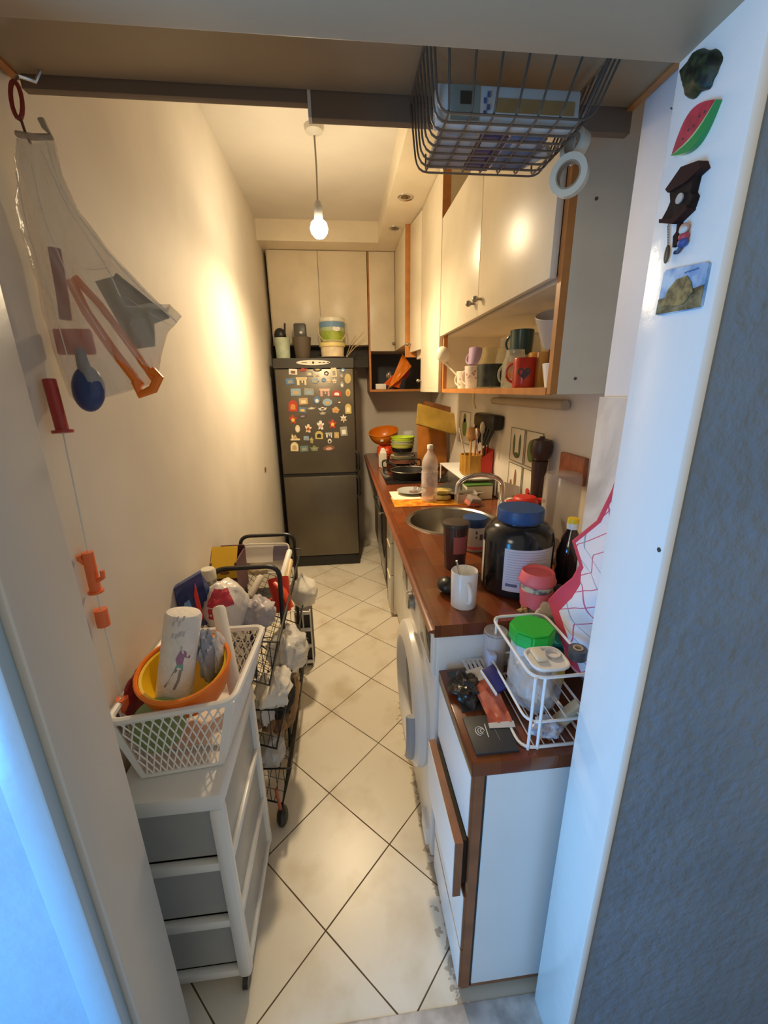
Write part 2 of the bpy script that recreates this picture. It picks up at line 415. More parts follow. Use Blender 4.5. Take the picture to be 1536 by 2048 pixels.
# --- cabinet with two doors over an open shelf
t = T('wall_cabinet', 'beige two-door wall cabinet with an open mug shelf below it', 'cabinet', (0.69, 1.61, 1.43))
y0, y1, z0, zm, z1 = 1.035, 2.195, 1.432, 1.70, 2.22
bx(XC + 0.02, y0, z0, XR - 0.001, y0 + 0.018, z1).obj('side_panel', lam_m, t)
bx(XC + 0.02, y1 - 0.018, z0, XR - 0.001, y1, z1).obj('side_panel', lam_m, t)
bx(XC + 0.02, y0 + 0.018, z0, XR - 0.001, y1 - 0.018, z0 + 0.016).obj('bottom_shelf', lam_m, t)
bx(XC + 0.02, y0 + 0.018, zm, XR - 0.001, y1 - 0.018, zm + 0.016).obj('middle_shelf', lam_m, t)
bx(XC + 0.02, y0 + 0.018, z1 - 0.016, XR - 0.001, y1 - 0.018, z1).obj('top_panel', lam_m, t)
bx(XR - 0.006, y0 + 0.018, z0 + 0.016, XR - 0.001, y1 - 0.018, z1 - 0.016).obj('back_panel', lam_m, t)
bx(XC + 0.001, y0, z0, XC + 0.02, y0 + 0.02, z1).obj('edge_strip', oran_m, t)
bx(XC + 0.001, y1 - 0.02, z0, XC + 0.02, y1, z1).obj('edge_strip', oran_m, t)
bx(XC - 0.001, y0 + 0.02, z0 - 0.002, XC + 0.02, y1 - 0.02, z0 + 0.017).obj('edge_strip', oran_m, t)
for a, c, ky in ((y0 + 0.022, 1.600, 1.565), (1.604, y1 - 0.004, 1.645)):
    d = bx(XC - 0.018, a, zm + 0.003, XC, c, z1, bv=0.0015).obj('door', lam_m, t)
    knob(B(), XC - 0.018, ky, zm + 0.055).obj('knob', brass, d)
for zz in (1.47, 1.86): B().cyl((0.60, 1.0355, zz), (0.60, 1.0335, zz), 0.004, seg=8).obj('screw_cap', M('screw_cap', (0.1, 0.09, 0.08), 0.5), t)
# --- tall narrow cabinet
t = T('tall_wall_cabinet', 'tall narrow beige wall cabinet reaching the soffit', 'cabinet', (0.69, 2.45, 1.43))
bx(XC + 0.002, 2.2, 1.43, XR - 0.001, 2.70, 2.448).obj('carcase', lam_m, t)
bx(XC - 0.0185, 2.1985, 2.225, XC + 0.02, 2.2, 2.448).obj('edge_strip', oran_m, t)
d = bx(XC - 0.018, 2.202, 1.432, XC, 2.698, 2.446, bv=0.0015).obj('door', lam_m, t)
knob(B(), XC - 0.018, 2.665, 1.5).obj('knob', brass, d)
# --- cabinet beyond it, door slightly ajar
t = T('wall_cabinet', 'beige wall cabinet with its door slightly ajar beside the tall narrow one', 'cabinet', (0.69, 2.82, 1.63))
bx(XC + 0.002, 2.705, 1.645, XR - 0.001, 2.948, 2.448).obj('carcase', lam_m, t)
d = B()
mm = Matrix.Translation((XC - 0.002, 2.706, 0)) @ Matrix.Rotation(math.radians(7), 4, 'Z')
d.box(-0.018, 0, 1.69, 0, 0.236, 2.44, bv=0.0015, m=mm); d = d.obj('door', lam_m, t)
knob(B(), XC - 0.048, 2.91, 1.74).obj('knob', brass, d)
# --- corner cabinet, L-shaped front over an open cubby
t = T('corner_cabinet', 'beige corner wall cabinet with an orange edged open cubby below', 'cabinet', (0.55, 3.4, 1.43))
xf, yf = 0.475, 3.5
b = bx(0.262, yf + 0.002, 1.75, XR - 0.001, YB - 0.001, 2.448)
b.box(xf + 0.002, 2.952, 1.75, XR - 0.001, yf + 0.002, 2.448); b.obj('carcase', lam_m, t)
bx(xf - 0.018, 2.950, 1.66, XC, 2.966, 2.449).obj('side_panel', oran_m, t)
d = bx(0.258, yf - 0.018, 1.745, xf - 0.02, yf, 2.446, bv=0.0015).obj('door', lam_m, t)
knob(B(), 0.44, yf - 0.018, 1.8, (0, -1, 0)).obj('knob', brass, d)
d = bx(xf - 0.018, 2.97, 1.745, xf, yf - 0.02, 2.446, bv=0.0015).obj('door', lam_m, t)
b = bx(0.246, yf, 1.432, 0.262, YB - 0.001, 2.448); b.obj('side_panel', oran_m, t)
bx(0.262, yf, 1.432, XR - 0.001, YB - 0.001, 1.45).obj('cubby_shelf', oran_m, t)
bx(0.262, YB - 0.012, 1.45, XR - 0.001, YB - 0.001, 1.75).obj('cubby_back', M('dark_blue_panel', (0.05, 0.06, 0.08), 0.5), t)
# --- two-door cabinet over the fridge
t = T('wall_cabinet', 'beige two-door wall cabinet above the fridge', 'cabinet', (-0.12, 3.68, 1.79))
bx(-0.505, yf + 0.002, 1.79, 0.243, YB - 0.001, 2.448).obj('carcase', lam_m, t)
bx(-0.495, yf - 0.018, 1.792, -0.129, yf, 2.446, bv=0.0015).obj('door', lam_m, t)
bx(-0.124, yf - 0.018, 1.792, 0.240, yf, 2.446, bv=0.0015).obj('door', lam_m, t)
bx(-0.505, 3.6, 1.69, 0.243, 3.62, 1.789).obj('shade_strip', dark_m, t)  # dark board standing in for the shade under the cabinet
bx(0.122, 3.6, 1.63, 0.243, 3.62, 1.689).obj('shade_strip_low', dark_m, t)  # lower piece beside the fridge, also in place of shade
# ================================================================ fridge
stl = M('dark_stainless_door', (0.155, 0.138, 0.11), 0.36, metal=0.75, var=0.08, vscale=3)
t = T('fridge', 'tall dark stainless fridge freezer covered in souvenir magnets', 'fridge', (-0.19, 3.55, 0))
bx(-0.49, 3.305, 0.02, 0.115, 3.84, 1.685, bv=0.01).obj('body', M('fridge_side', (0.03, 0.03, 0.032), 0.5), t)
bx(-0.478, 3.252, 0.81, 0.105, 3.30, 1.605, bv=0.008).obj('fridge_door', stl, t)
bx(-0.478, 3.252, 0.095, 0.105, 3.30, 0.785, bv=0.008).obj('freezer_door', stl, t)
bx(-0.485, 3.258, 0.0, 0.11, 3.31, 0.09, bv=0.006).obj('plinth', blk, t)
b = B()
n = 14
P = [(-0.487 + 0.597 * i / n, 3.262 - 0.018 * math.sin(PI * i / n), 1.61) for i in range(n + 1)] + [(0.11, 3.31, 1.61), (-0.487, 3.31, 1.61)]
b.prism(P, (0, 0, 0.07)); tb = b.obj('top_band', M('fridge_band', (0.05, 0.047, 0.04), 0.4), t)
b = B().lathe([(0, 0.0), (0.12, 0.0), (0.125, 0.003), (0.12, 0.006), (0, 0.006)], (-0.19, 3.2455, 1.648), (0, -1, 0), 40, sy=0.15); b.obj('control_badge', M('cream_badge', (0.78, 0.74, 0.62), 0.4), tb)
bx(-0.275, 3.2375, 1.6455, -0.235, 3.2396, 1.6495).obj('indicator', blk, tb)
B().cyl((-0.19, 3.2396, 1.648), (-0.19, 3.235, 1.648), 0.008).obj('dial', blk, tb)
for k in range(3): bx(-0.15 + k * 0.03, 3.2375, 1.645, -0.132 + k * 0.03, 3.2396, 1.651).obj('button', blk, tb)
for z0_, z1_ in ((0.815, 0.98), (0.60, 0.78)):
    b = B().tube(rpath([(0.1, 3.262, z0_), (0.124, 3.245, z0_ + 0.02), (0.124, 3.245, z1_ - 0.02), (0.1, 3.262, z1_)], 0.02), 0.011, 8); b.obj('handle', blk, t)
bx(-0.478, 3.262, 0.786, 0.105, 3.305, 0.809).obj('door_gap_trim', blk, t)

# ================================================================ worktop with the sink hole
SKX, SKY, SKR = 0.485, 1.735, 0.205
def worktop():
    b = B(); zt, zb = 0.87, 0.835
    x0, x1, ya, yb = 0.215, XR - 0.001, 0.888, YB - 0.001
    n = 48; R = SKR - 0.012
    for z, flip in ((zt, False), (zb, True)):
        ring = []; sq = []
        q = 0.24
        for i in range(n):
            a = 2 * PI * i / n; c, s_ = math.cos(a), math.sin(a); m_ = max(abs(c), abs(s_))
            ring.append(b.bm.verts.new((SKX + R * c, SKY + R * s_, z))); sq.append(b.bm.verts.new((SKX + q * c / m_, SKY + q * s_ / m_, z)))
        for i in range(n): b._f([ring[i], ring[(i + 1) % n], sq[(i + 1) % n], sq[i]])
        if z == zt: rt = ring
        else: rb = ring
        def rect(xa, y_a, xb, y_b): b._f([b.bm.verts.new(p) for p in ((xa, y_a, z), (xb, y_a, z), (xb, y_b, z), (xa, y_b, z))])
        rect(x0, ya, x1, SKY - q); rect(x0, SKY + q, x1, yb); rect(x0, SKY - q, SKX - q, SKY + q); rect(SKX + q, SKY - q, x1, SKY + q)
    for i in range(n): b._f([rt[i], rt[(i + 1) % n], rb[(i + 1) % n], rb[i]])
    for p, q_ in (((x0, ya), (x1, ya)), ((x1, ya), (x1, yb)), ((x1, yb), (x0, yb)), ((x0, yb), (x0, ya))):
        b._f([b.bm.verts.new(c) for c in ((*p, zb), (*q_, zb), (*q_, zt), (*p, zt))])
    bmesh.ops.remove_doubles(b.bm, verts=b.bm.verts[:], dist=1e-5)
    return b
t = T('worktop', 'long reddish-brown kitchen worktop along the right wall', 'worktop', (0.53, 2.37, 0.835))
worktop().obj('slab', top_m, t)
B().tube([(0.2155, 0.8885, 0.8525), (0.2155, YB - 0.002, 0.8525)], 0.0172, 8, flat=0.35).obj('front_edge', M('worktop_edge', (0.20, 0.06, 0.025), 0.3), t)
t = T('sink', 'round stainless sink let into the worktop', 'sink', (SKX, SKY, 0.7))
B().lathe([(SKR - 0.014, -0.002), (SKR + 0.006, 0.0006), (SKR + 0.004, 0.004), (SKR - 0.008, 0.005), (SKR - 0.016, -0.002), (SKR - 0.022, -0.04), (SKR - 0.03, -0.13), (SKR - 0.06, -0.155), (0.03, -0.162), (0, -0.162), (0, -0.164), (SKR - 0.058, -0.158), (SKR - 0.027, -0.132), (SKR - 0.019, -0.04), (SKR - 0.0145, -0.003)], (SKX, SKY, 0.87), seg=56).obj('bowl', M('sink_steel', (0.42, 0.40, 0.36), 0.3, metal=1), t)
B().lathe([(0, 0.003), (0.012, 0.003), (0.03, 0.001), (0.032, 0.0)], (SKX, SKY, 0.709), seg=20).obj('drain', chrome, t)
# faucet
t = T('faucet', 'curved chrome kitchen tap arching over the sink', 'tap', (0.70, 1.69, 0.87))
B().lathe([(0, 0), (0.028, 0), (0.028, 0.01), (0.02, 0.03), (0.02, 0.09), (0.016, 0.1), (0, 0.1)], (0.70, 1.69, 0.87), seg=20).obj('base', chrome, t)
pt = [(0.70, 1.69, 0.96)] + [(0.70 - 0.1 + 0.1 * math.cos(a), 1.69 + 0.01 * (1 - math.cos(a)), 1.03 + 0.055 * math.sin(a)) for a in [PI * k / 12 for k in range(13)]] + [(0.498, 1.71, 1.0)]
B().tube(pt, 0.011, 10).obj('spout', chrome, t)
B().tube([(0.70, 1.69, 0.95), (0.72, 1.66, 0.985), (0.725, 1.62, 1.0)], 0.007, 8).obj('lever', chrome, t)

# ================================================================ washing machine
t = T('washing_machine', 'white front-loading washing machine under the worktop', 'washing machine', (0.52, 1.2, 0))
wmw = M('washer_white', (0.80, 0.78, 0.74), 0.28)
bx(0.225, 0.905, 0.012, 0.82, 1.497, 0.832, bv=0.008).obj('body', wmw, t)
cp = bx(0.216, 0.909, 0.70, 0.232, 1.493, 0.83, bv=0.005).obj('control_panel', wmw, t)
bx(0.2145, 0.935, 0.722, 0.222, 1.075, 0.812, bv=0.001).obj('detergent_drawer', M('dark_glossy_panel', (0.05, 0.05, 0.045), 0.12), cp)
bx(0.2145, 1.335, 0.735, 0.222, 1.445, 0.81, bv=0.001).obj('display', M('washer_display', (0.06, 0.06, 0.05), 0.1), cp)
B().lathe([(0, 0.022), (0.025, 0.022), (0.03, 0.018), (0.031, 0.004), (0.038, 0.002), (0.039, 0), (0, 0)], (0.216, 1.205, 0.768), (-1, 0, 0), 28).obj('knob', M('washer_knob', (0.45, 0.44, 0.42), 0.25, metal=0.8), cp)
DYC, DZC = 1.185, 0.43
dr = B().lathe([(0.155, 0.0), (0.235, 0.0), (0.242, 0.012), (0.238, 0.03), (0.22, 0.042), (0.185, 0.044), (0.165, 0.03), (0.155, 0.01)], (0.225, DYC, DZC), (-1, 0, 0), 48).obj('door', wmw, t)
B().lathe([(0, 0.012), (0.08, 0.011), (0.13, 0.006), (0.16, 0.012)], (0.225, DYC, DZC), (-1, 0, 0), 40).obj('porthole', M('porthole_glass', (0.30, 0.29, 0.27), 0.12, spec=0.8), dr)
hp = [(0.178, DYC + 0.205 * math.cos(a), DZC + 0.205 * math.sin(a)) for a in [PI + 0.9 * (k / 10 - 0.35) for k in range(11)]]
B().tube(hp, 0.021, 8, flat=0.7).obj('door_handle', M('washer_handle', (0.36, 0.38, 0.42), 0.35), dr)
bx(0.214, 0.93, 0.03, 0.228, 1.0, 0.10, bv=0.002).obj('filter_flap', wmw, t)

# ================================================================ base units under the worktop
t = T('sink_cabinet', 'white base cabinet under the sink', 'cabinet', (0.56, 1.93, 0))
b = bx(0.315, 1.505, 0.09, 0.82, 1.521, 0.833); b.box(0.315, 2.334, 0.09, 0.82, 2.35, 0.833); b.box(0.315, 1.521, 0.09, 0.82, 2.334, 0.106); b.box(0.812, 1.521, 0.106, 0.82, 2.334, 0.833)
b.obj('carcase', white_m, t)
bx(0.33, 1.505, 0.0, 0.8, 2.35, 0.09).obj('plinth', oran_m, t)
d = bx(0.297, 1.507, 0.1, 0.314, 1.925, 0.828, bv=0.002).obj('door', white_m, t); knob(B(), 0.297, 1.9, 0.72).obj('knob', brass, d)
d = bx(0.297, 1.93, 0.1, 0.314, 2.348, 0.828, bv=0.002).obj('door', white_m, t); knob(B(), 0.297, 1.955, 0.72).obj('knob', brass, d)
t = T('drawer_unit', 'narrow white drawer unit standing proud beside the oven', 'cabinet', (0.54, 2.46, 0))
bx(0.292, 2.357, 0.02, 0.82, 2.55, 0.833).obj('carcase', white_m, t)
bx(0.272, 2.545, 0.03, 0.292, 2.557, 0.832).obj('edge_strip', oran_m, t)
for z0_, z1_ in ((0.03, 0.30), (0.305, 0.52), (0.525, 0.74)):
    d = bx(0.273, 2.358, z0_, 0.291, 2.543, z1_, bv=0.002).obj('drawer', M('silver_drawer_front', (0.62, 0.60, 0.55), 0.3, metal=0.3), t)
    bx(0.268, 2.375, z1_ - 0.035, 0.274, 2.525, z1_ - 0.022).obj('handle', M('pale_handle', (0.85, 0.75, 0.5), 0.25), d)
bx(0.273, 2.358, 0.745, 0.291, 2.543, 0.83).obj('fascia', blk, t)
t = T('oven', 'dark built-in oven with steel knobs near the fridge', 'oven', (0.56, 2.95, 0))
bx(0.29, 2.62, 0.09, 0.82, 3.22, 0.833).obj('body', M('oven_black', (0.02, 0.018, 0.016), 0.3), t)
bx(0.30, 2.62, 0, 0.8, 3.22, 0.088).obj('plinth', dark_m, t)
d = bx(0.268, 2.63, 0.14, 0.289, 3.21, 0.66, bv=0.004).obj('door', M('oven_glass', (0.05, 0.045, 0.04), 0.12), t)
b = B().tube([(0.24, 2.68, 0.625), (0.24, 3.16, 0.625)], 0.009, 10)
for yy in (2.7, 3.14): b.cyl((0.268, yy, 0.625), (0.24, yy, 0.625), 0.006)
b.obj('handle', steel, d)
d = bx(0.27, 2.63, 0.67, 0.289, 3.21, 0.83, bv=0.003).obj('control_panel', M('oven_panel', (0.06, 0.05, 0.045), 0.3), t)
for yy in (2.72, 2.86, 3.0, 3.12): B().cyl((0.27, yy, 0.76), (0.245, yy, 0.76), 0.017, 0.014, 18).obj('knob', steel, d)
t = T('base_cabinet', 'dark narrow base cabinet in the corner beside the fridge', 'cabinet', (0.56, 3.5, 0))
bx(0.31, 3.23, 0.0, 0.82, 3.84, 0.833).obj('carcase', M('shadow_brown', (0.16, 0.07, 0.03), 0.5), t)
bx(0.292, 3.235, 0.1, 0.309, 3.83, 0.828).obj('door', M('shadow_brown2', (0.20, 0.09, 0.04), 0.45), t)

# ================================================================ low end unit by the doorway
t = T('low_drawer_unit', 'low white drawer unit with red-brown top beside the doorway', 'cabinet', (0.41, 0.745, 0))
X0, Y0_, Y1_, ZT = 0.236, 0.607, 0.884, 0.738
xw = 0.579
bx(X0 - 0.008, Y0_ - 0.006, ZT - 0.034, xw, Y1_ + 0.001, ZT, bv=0.002).obj('top', top_m, t)
pan = M('end_panel_white', (0.72, 0.72, 0.70), 0.35, var=0.03, vscale=3)
bx(X0 + 0.028, Y0_ - 0.001, 0.02, xw, Y0_ + 0.017, ZT - 0.035).obj('end_panel', pan, t)
brn = M('brown_edging', (0.24, 0.09, 0.035), 0.4, var=0.12, vscale=18)
bx(X0 + 0.002, Y0_ - 0.001, 0.005, X0 + 0.022, Y0_ + 0.017, ZT - 0.035).obj('edge_strip', brn, t)
bx(X0 + 0.022, Y0_ + 0.002, 0.005, X0 + 0.028, Y0_ + 0.017, ZT - 0.035).obj('shadow_gap', dark_m, t)
bx(X0 + 0.028, Y0_ - 0.001, 0.008, xw, Y0_ + 0.017, 0.02).obj('edge_strip', brn, t)
bx(X0 + 0.022, Y0_ + 0.018, 0.005, xw, Y1_, ZT - 0.035).obj('carcase', dark_m, t)
for z0_, z1_, out, lab in ((0.525, 0.700, 0.0, None), (0.345, 0.512, 0.027, 'pulled out drawer'), (0.155, 0.338, 0.0, None), (0.006, 0.148, 0.0, None)):
    xx = X0 - out
    d = bx(xx - 0.004, Y0_ + 0.002, z0_, xx + 0.014, Y1_ - 0.002, z1_).obj('drawer', brn, t)
    if lab: d['label'] = lab
    bx(xx - 0.0055, Y0_ + 0.004, z0_ + 0.003, xx - 0.004, Y1_ - 0.004, z1_ - 0.003).obj('drawer_face', white_m, d)
    if out: bx(xx + 0.014, Y0_ + 0.02, z0_ + 0.01, X0 + 0.02, Y1_ - 0.02, z1_ - 0.02).obj('drawer_box', dark_m, d)
# ================================================================ rolling drawer tower by the left wall
def bag(b, c, r, n=18, amp=0.25, seed=1.0, top=None):
    # crumpled closed bag: a lumpy ellipsoid, optionally gathered into a twisted neck at top
    from mathutils import noise
    o = B(); o.ell((0, 0, 0), 1, 1, 1, seg=n * 2)
    for v in o.bm.verts:
        d = v.co.normalized()
        k = 1 + amp * noise.noise(d * 1.8 + Vector((seed, 0, seed))) + amp * 0.5 * noise.noise(d * 5 + Vector((0, seed, 3))) + amp * 0.25 * abs(noise.noise(d * 11 + Vector((seed, 5, 0))))
        v.co = Vector((d.x * r[0], d.y * r[1], d.z * r[2])) * k
        if top and d.z > 0.55:
            t = (d.z - 0.55) / 0.45
            q = 1 - 0.8 * min(1, t * 1.6)
            v.co.x *= q; v.co.y *= q; v.co.z += top * t
        v.co += Vector(c)
    b.merge(o); return b
def panel_sheet(b, p, th=0.003, nu=10, nv=10, amp=0.004, seed=0.0):
    # wavy four-cornered sheet through the corner points p = (a, b, c, d)
    from mathutils import noise
    a, b_, c, d = [Vector(q) for q in p]
    nrm = (b_ - a).cross(d - a).normalized()
    def f(u, v):
        q = a.lerp(b_, u).lerp(d.lerp(c, u), v)
        return q + nrm * amp * noise.noise(Vector((u * 4 + seed, v * 4, seed)))
    b.sheet(f, nu, nv, th); return b
TX0, TX1, TY0, TY1, TZ = -0.505, -0.282, 0.664, 1.0, 0.65
tw = M('tower_white', (0.74, 0.74, 0.71), 0.3)
td = M('tower_drawer_translucent', (0.36, 0.37, 0.36), 0.3, var=0.05, vscale=5)
t = T('drawer_tower', 'white plastic drawer tower on castors beside the left wall', 'drawer tower', (-0.39, 0.83, 0))
b = bx(TX0, TY0, TZ - 0.042, TX1, TY1, TZ + 0.002, bv=0.007)
b.obj('top_tray', tw, t)
for px, py in ((TX0, TY0), (TX1 - 0.032, TY0), (TX0, TY1 - 0.032), (TX1 - 0.032, TY1 - 0.032)):
    B().box(px, py, 0.045, px + 0.032, py + 0.032, TZ - 0.040, bv=0.011).obj('post', tw, t)
    c = B().cyl((px + 0.008, py + 0.013, 0.02), (px + 0.021, py + 0.013, 0.02), 0.0195, seg=18); c.cyl((px + 0.013, py + 0.013, 0.02), (px + 0.013, py + 0.013, 0.047), 0.007)
    c.obj('castor', blk, t)
for z in (0.05, 0.235, 0.425):
    b = bx(TX0 + 0.02, TY0 + 0.004, z, TX1 - 0.02, TY0 + 0.022, z + 0.026, bv=0.005)
    b.box(TX0 + 0.02, TY1 - 0.022, z, TX1 - 0.02, TY1 - 0.004, z + 0.026, bv=0.005)
    b.box(TX1 - 0.018, TY0 + 0.02, z, TX1 - 0.003, TY1 - 0.02, z + 0.024, bv=0.003)
    b.box(TX0 + 0.003, TY0 + 0.02, z, TX0 + 0.018, TY1 - 0.02, z + 0.024, bv=0.003)
    b.obj('rail_frame', tw, t)
for z0_, z1_ in ((0.076, 0.233), (0.262, 0.423), (0.452, 0.608)):
    b = bx(TX0 + 0.02, TY0 + 0.02, z0_, TX1 - 0.018, TY1 - 0.02, z0_ + 0.004)
    b.box(TX0 + 0.02, TY0 + 0.02, z0_, TX1 - 0.018, TY0 + 0.024, z1_); b.box(TX0 + 0.02, TY1 - 0.024, z0_, TX1 - 0.018, TY1 - 0.02, z1_)
    b.box(TX0 + 0.02, TY0 + 0.02, z0_, TX0 + 0.024, TY1 - 0.02, z1_); d = b.obj('drawer', td, t)
    b = bx(TX1 - 0.018, TY0 + 0.027, z0_, TX1 - 0.012, TY1 - 0.027, z1_, bv=0.002); f = b.obj('drawer_front', td, d)
# ---------------------------------------------------------------- white lattice basket on the tower
def lattice_basket():
    t = T('lattice_basket', 'white plastic basket with diamond lattice sides on the drawer tower', 'basket', (-0.385, 0.89, TZ + 0.005))
    zb, zt = TZ + 0.005, 0.792
    bot = [(-0.460, 0.722), (-0.296, 0.738), (-0.288, 1.032), (-0.468, 1.032)]
    top = [(-0.515, 0.735), (-0.266, 0.768), (-0.250, 1.065), (-0.515, 1.065)]
    wb = M('basket_white', (0.80, 0.79, 0.76), 0.35)
    P = rpath([(x, y, zt) for x, y in top], 0.03, 5, True)
    B().tube(P, 0.0085, 8, closed=True).obj('rim', wb, t)
    P = rpath([(x, y, zb + 0.003) for x, y in bot], 0.02, 5, True)
    b = B().tube(P, 0.005, 6, closed=True); b.prism([(p.x, p.y, zb) for p in P], (0, 0, 0.003)); b.obj('base', wb, t)
    for i in range(4):
        j = (i + 1) % 4
        a = Vector((*bot[i], zb)); b_ = Vector((*bot[j], zb)); c = Vector((*top[j], zt)); d = Vector((*top[i], zt))
        n = 13 if i % 2 == 0 else 18
        rows = 5
        L = B()
        def at(u, v): return a.lerp(b_, u).lerp(d.lerp(c, u), v)
        m0 = 0.06
        for s_ in (1, -1):
            for k in range(-rows, n + rows):
                pts = []
                for q in range(rows * 2 + 1):
                    v = q / (rows * 2); u = (k + s_ * v * rows * 0.75 + (0 if s_ > 0 else 0.0)) / n
                    if m0 <= u <= 1 - m0: pts.append(at(u, 0.04 + 0.92 * v))
                if len(pts) > 1: L.tube(pts, 0.0019, 4)
        L.obj('lattice_side', wb, t)
        for u0, u1 in ((0, m0), (1 - m0, 1)):
            e = B(); q = [at(u0, 0), at(u1, 0), at(u1, 1), at(u0, 1)]
            nn = (q[1] - q[0]).cross(q[3] - q[0]).normalized() * 0.003
            e.prism(q, nn); e.obj('corner_strip', wb, t)
lattice_basket()
# ---------------------------------------------------------------- bowls and rolls in the basket
def bowl_prof(r, h, th, foot=0.45):
    P = []
    for k in range(11):
        a = k / 10; P.append((r * (foot + (1 - foot) * math.sin(a * PI / 2)), h * (1 - math.cos(a * PI / 2)) ** 0.9))
    out = [(0, 0)] + P + [(r + 0.004, h + 0.001), (r + 0.003, h + 0.005)]
    inn = [(max(0.0, p[0] - th), p[1] + th) for p in P][::-1]
    return out + inn + [(0, th)]
rb = Euler((math.radians(11), math.radians(0), 0))
t = T('mixing_bowl', 'large orange plastic bowl tilted in the lattice basket', 'bowl', (-0.393, 0.872, 0.728), rb)
b = B().lathe(bowl_prof(0.100, 0.106, 0.003), (0, 0, 0), seg=48); b.obj('shell', ora, t, local=True)
B().tube([(0.1005 * math.cos(2 * PI * k / 40), 0.1005 * math.sin(2 * PI * k / 40), 0.108) for k in range(40)], 0.005, 6, closed=True).obj('rim', ora, t, local=True)
t = T('mixing_bowl', 'yellow bowl nested inside the large orange bowl', 'bowl', (-0.393, 0.870, 0.740), rb)
B().lathe(bowl_prof(0.092, 0.088, 0.003), (0, 0, 0), seg=48).obj('shell', yel, t, local=True)
# paper towel roll, leaning in the bowl
def roll(name, label, cat, p0, p1, r, mats, core=True):
    p0 = Vector(p0); p1 = Vector(p1); a = p1 - p0; L = a.length
    q = a.to_track_quat('Z', 'Y'); t = T(name, label, cat, p0, q.to_euler())
    B().lathe([(0, 0), (r - 0.006, 0), (r, 0.006), (r, L - 0.010), (r - 0.004, L - 0.002), (r - 0.012, L), (0, L - 0.001)], seg=40).obj('paper', mats[0], t, local=True)
    return t, L
tp = M('paper_towel', (0.80, 0.77, 0.73), 0.8, bump=0.4, bscale=120, var=0.05, vscale=30)
t, L = roll('paper_towel_roll', 'patterned kitchen paper roll leaning in the bowls on the basket', 'paper roll', (-0.421, 0.835, 0.758), (-0.381, 0.875, 0.965), 0.040, [tp])
inv = (Matrix.LocRotScale(t.location, t.rotation_euler, None)).inverted()
cl = inv @ Vector((0, 0, 1.45)); ang0 = math.atan2(cl.y, cl.x)
def on_roll(b, poly, r=0.0403):
    # thin print patches wrapped on the roll; poly = (across, along)
    P = [Vector((r * math.cos(ang0 + u / r), r * math.sin(ang0 + u / r), v)) for u, v in poly]
    Q = [Vector((p.x * 1.006, p.y * 1.006, p.z)) for p in P]
    va = [b.bm.verts.new(p) for p in P]; vb = [b.bm.verts.new(p) for p in Q]
    b._f(va[::-1]); b._f(vb)
    for i in range(len(va)): b._f([va[i], va[(i + 1) % len(va)], vb[(i + 1) % len(va)], vb[i]])
b = B(); on_roll(b, [(-0.006, 0.118), (0.002, 0.138), (0.012, 0.136), (0.026, 0.120), (0.024, 0.115), (0.012, 0.121), (0.010, 0.105), (-0.002, 0.104)]); b.obj('print_jacket', M('print_mauve', (0.36, 0.20, 0.32), 0.8), t, local=True)
b = B(); on_roll(b, [(-0.002, 0.104), (0.011, 0.105), (0.012, 0.088), (-0.006, 0.094)]); b.obj('print_skirt', M('print_teal', (0.2, 0.42, 0.40), 0.8), t, local=True)
b = B(); on_roll(b, [(-0.005, 0.094), (0.001, 0.092), (-0.012, 0.062), (-0.022, 0.048), (-0.025, 0.051), (-0.016, 0.065)]); on_roll(b, [(0.004, 0.092), (0.010, 0.09), (0.008, 0.066), (0.0, 0.044), (-0.005, 0.046), (0.002, 0.068)]); b.obj('print_legs', M('print_grey', (0.28, 0.27, 0.27), 0.8), t, local=True)
b = B(); on_roll(b, [(0.001, 0.140), (0.006, 0.139), (0.006, 0.148), (0.001, 0.148)])
for k in range(9):
    u = -0.02 + 0.006 * (k % 5) + random.uniform(-0.002, 0.002); v = 0.17 + 0.028 * (k // 5) + random.uniform(-0.008, 0.008)
    on_roll(b, [(u, v), (u + 0.004, v + 0.002), (u + 0.006, v + 0.014), (u + 0.001, v + 0.012)])
b.obj('print_motifs', M('print_pale_grey', (0.55, 0.50, 0.52), 0.8), t, local=True)
# grey-blue foil bag standing in the bowls
b = bag(B(), (-0.345, 0.885, 0.83), (0.020, 0.038, 0.07), amp=0.3, seed=2.2); S(b, 'foil_pouch', M('grey_blue_foil', (0.33, 0.37, 0.46), 0.3, metal=0.3), 'grey-blue crinkled pouch in the bowls right of the paper roll', 'pouch')
b = bag(B(), (-0.327, 0.90, 0.825), (0.016, 0.03, 0.055), amp=0.3, seed=4.2); S(b, 'plastic_pouch', film, 'milky see-through pouch behind the grey-blue pouch in the bowl', 'pouch')
t, L = roll('cling_film_tube', 'long pale paper tube lying along the basket behind the bowls', 'tube', (-0.300, 0.90, 0.700), (-0.350, 1.01, 0.900), 0.017, [M('pale_tube', (0.78, 0.74, 0.66), 0.5)])
b = bag(B(), (-0.507, 0.85, 0.75), (0.016, 0.06, 0.07), amp=0.15, seed=3.1); S(b, 'net_bag', M('dark_red_net', (0.22, 0.02, 0.02), 0.7, var=0.3, vscale=60), 'dark red net bag between the basket and the left wall', 'bag')
B_ = B().lathe([(0, 0), (0.052, 0), (0.056, 0.004), (0.056, 0.012), (0.05, 0.014), (0, 0.012)], (0, 0, 0), seg=36)
t = T('bowl_lid', 'pale green plastic lid in the front corner of the lattice basket', 'lid', (-0.43, 0.775, 0.745), (math.radians(58), 0, 0.15)); B_.obj('disc', M('pale_green_plastic', (0.28, 0.38, 0.16), 0.4), t, local=True)
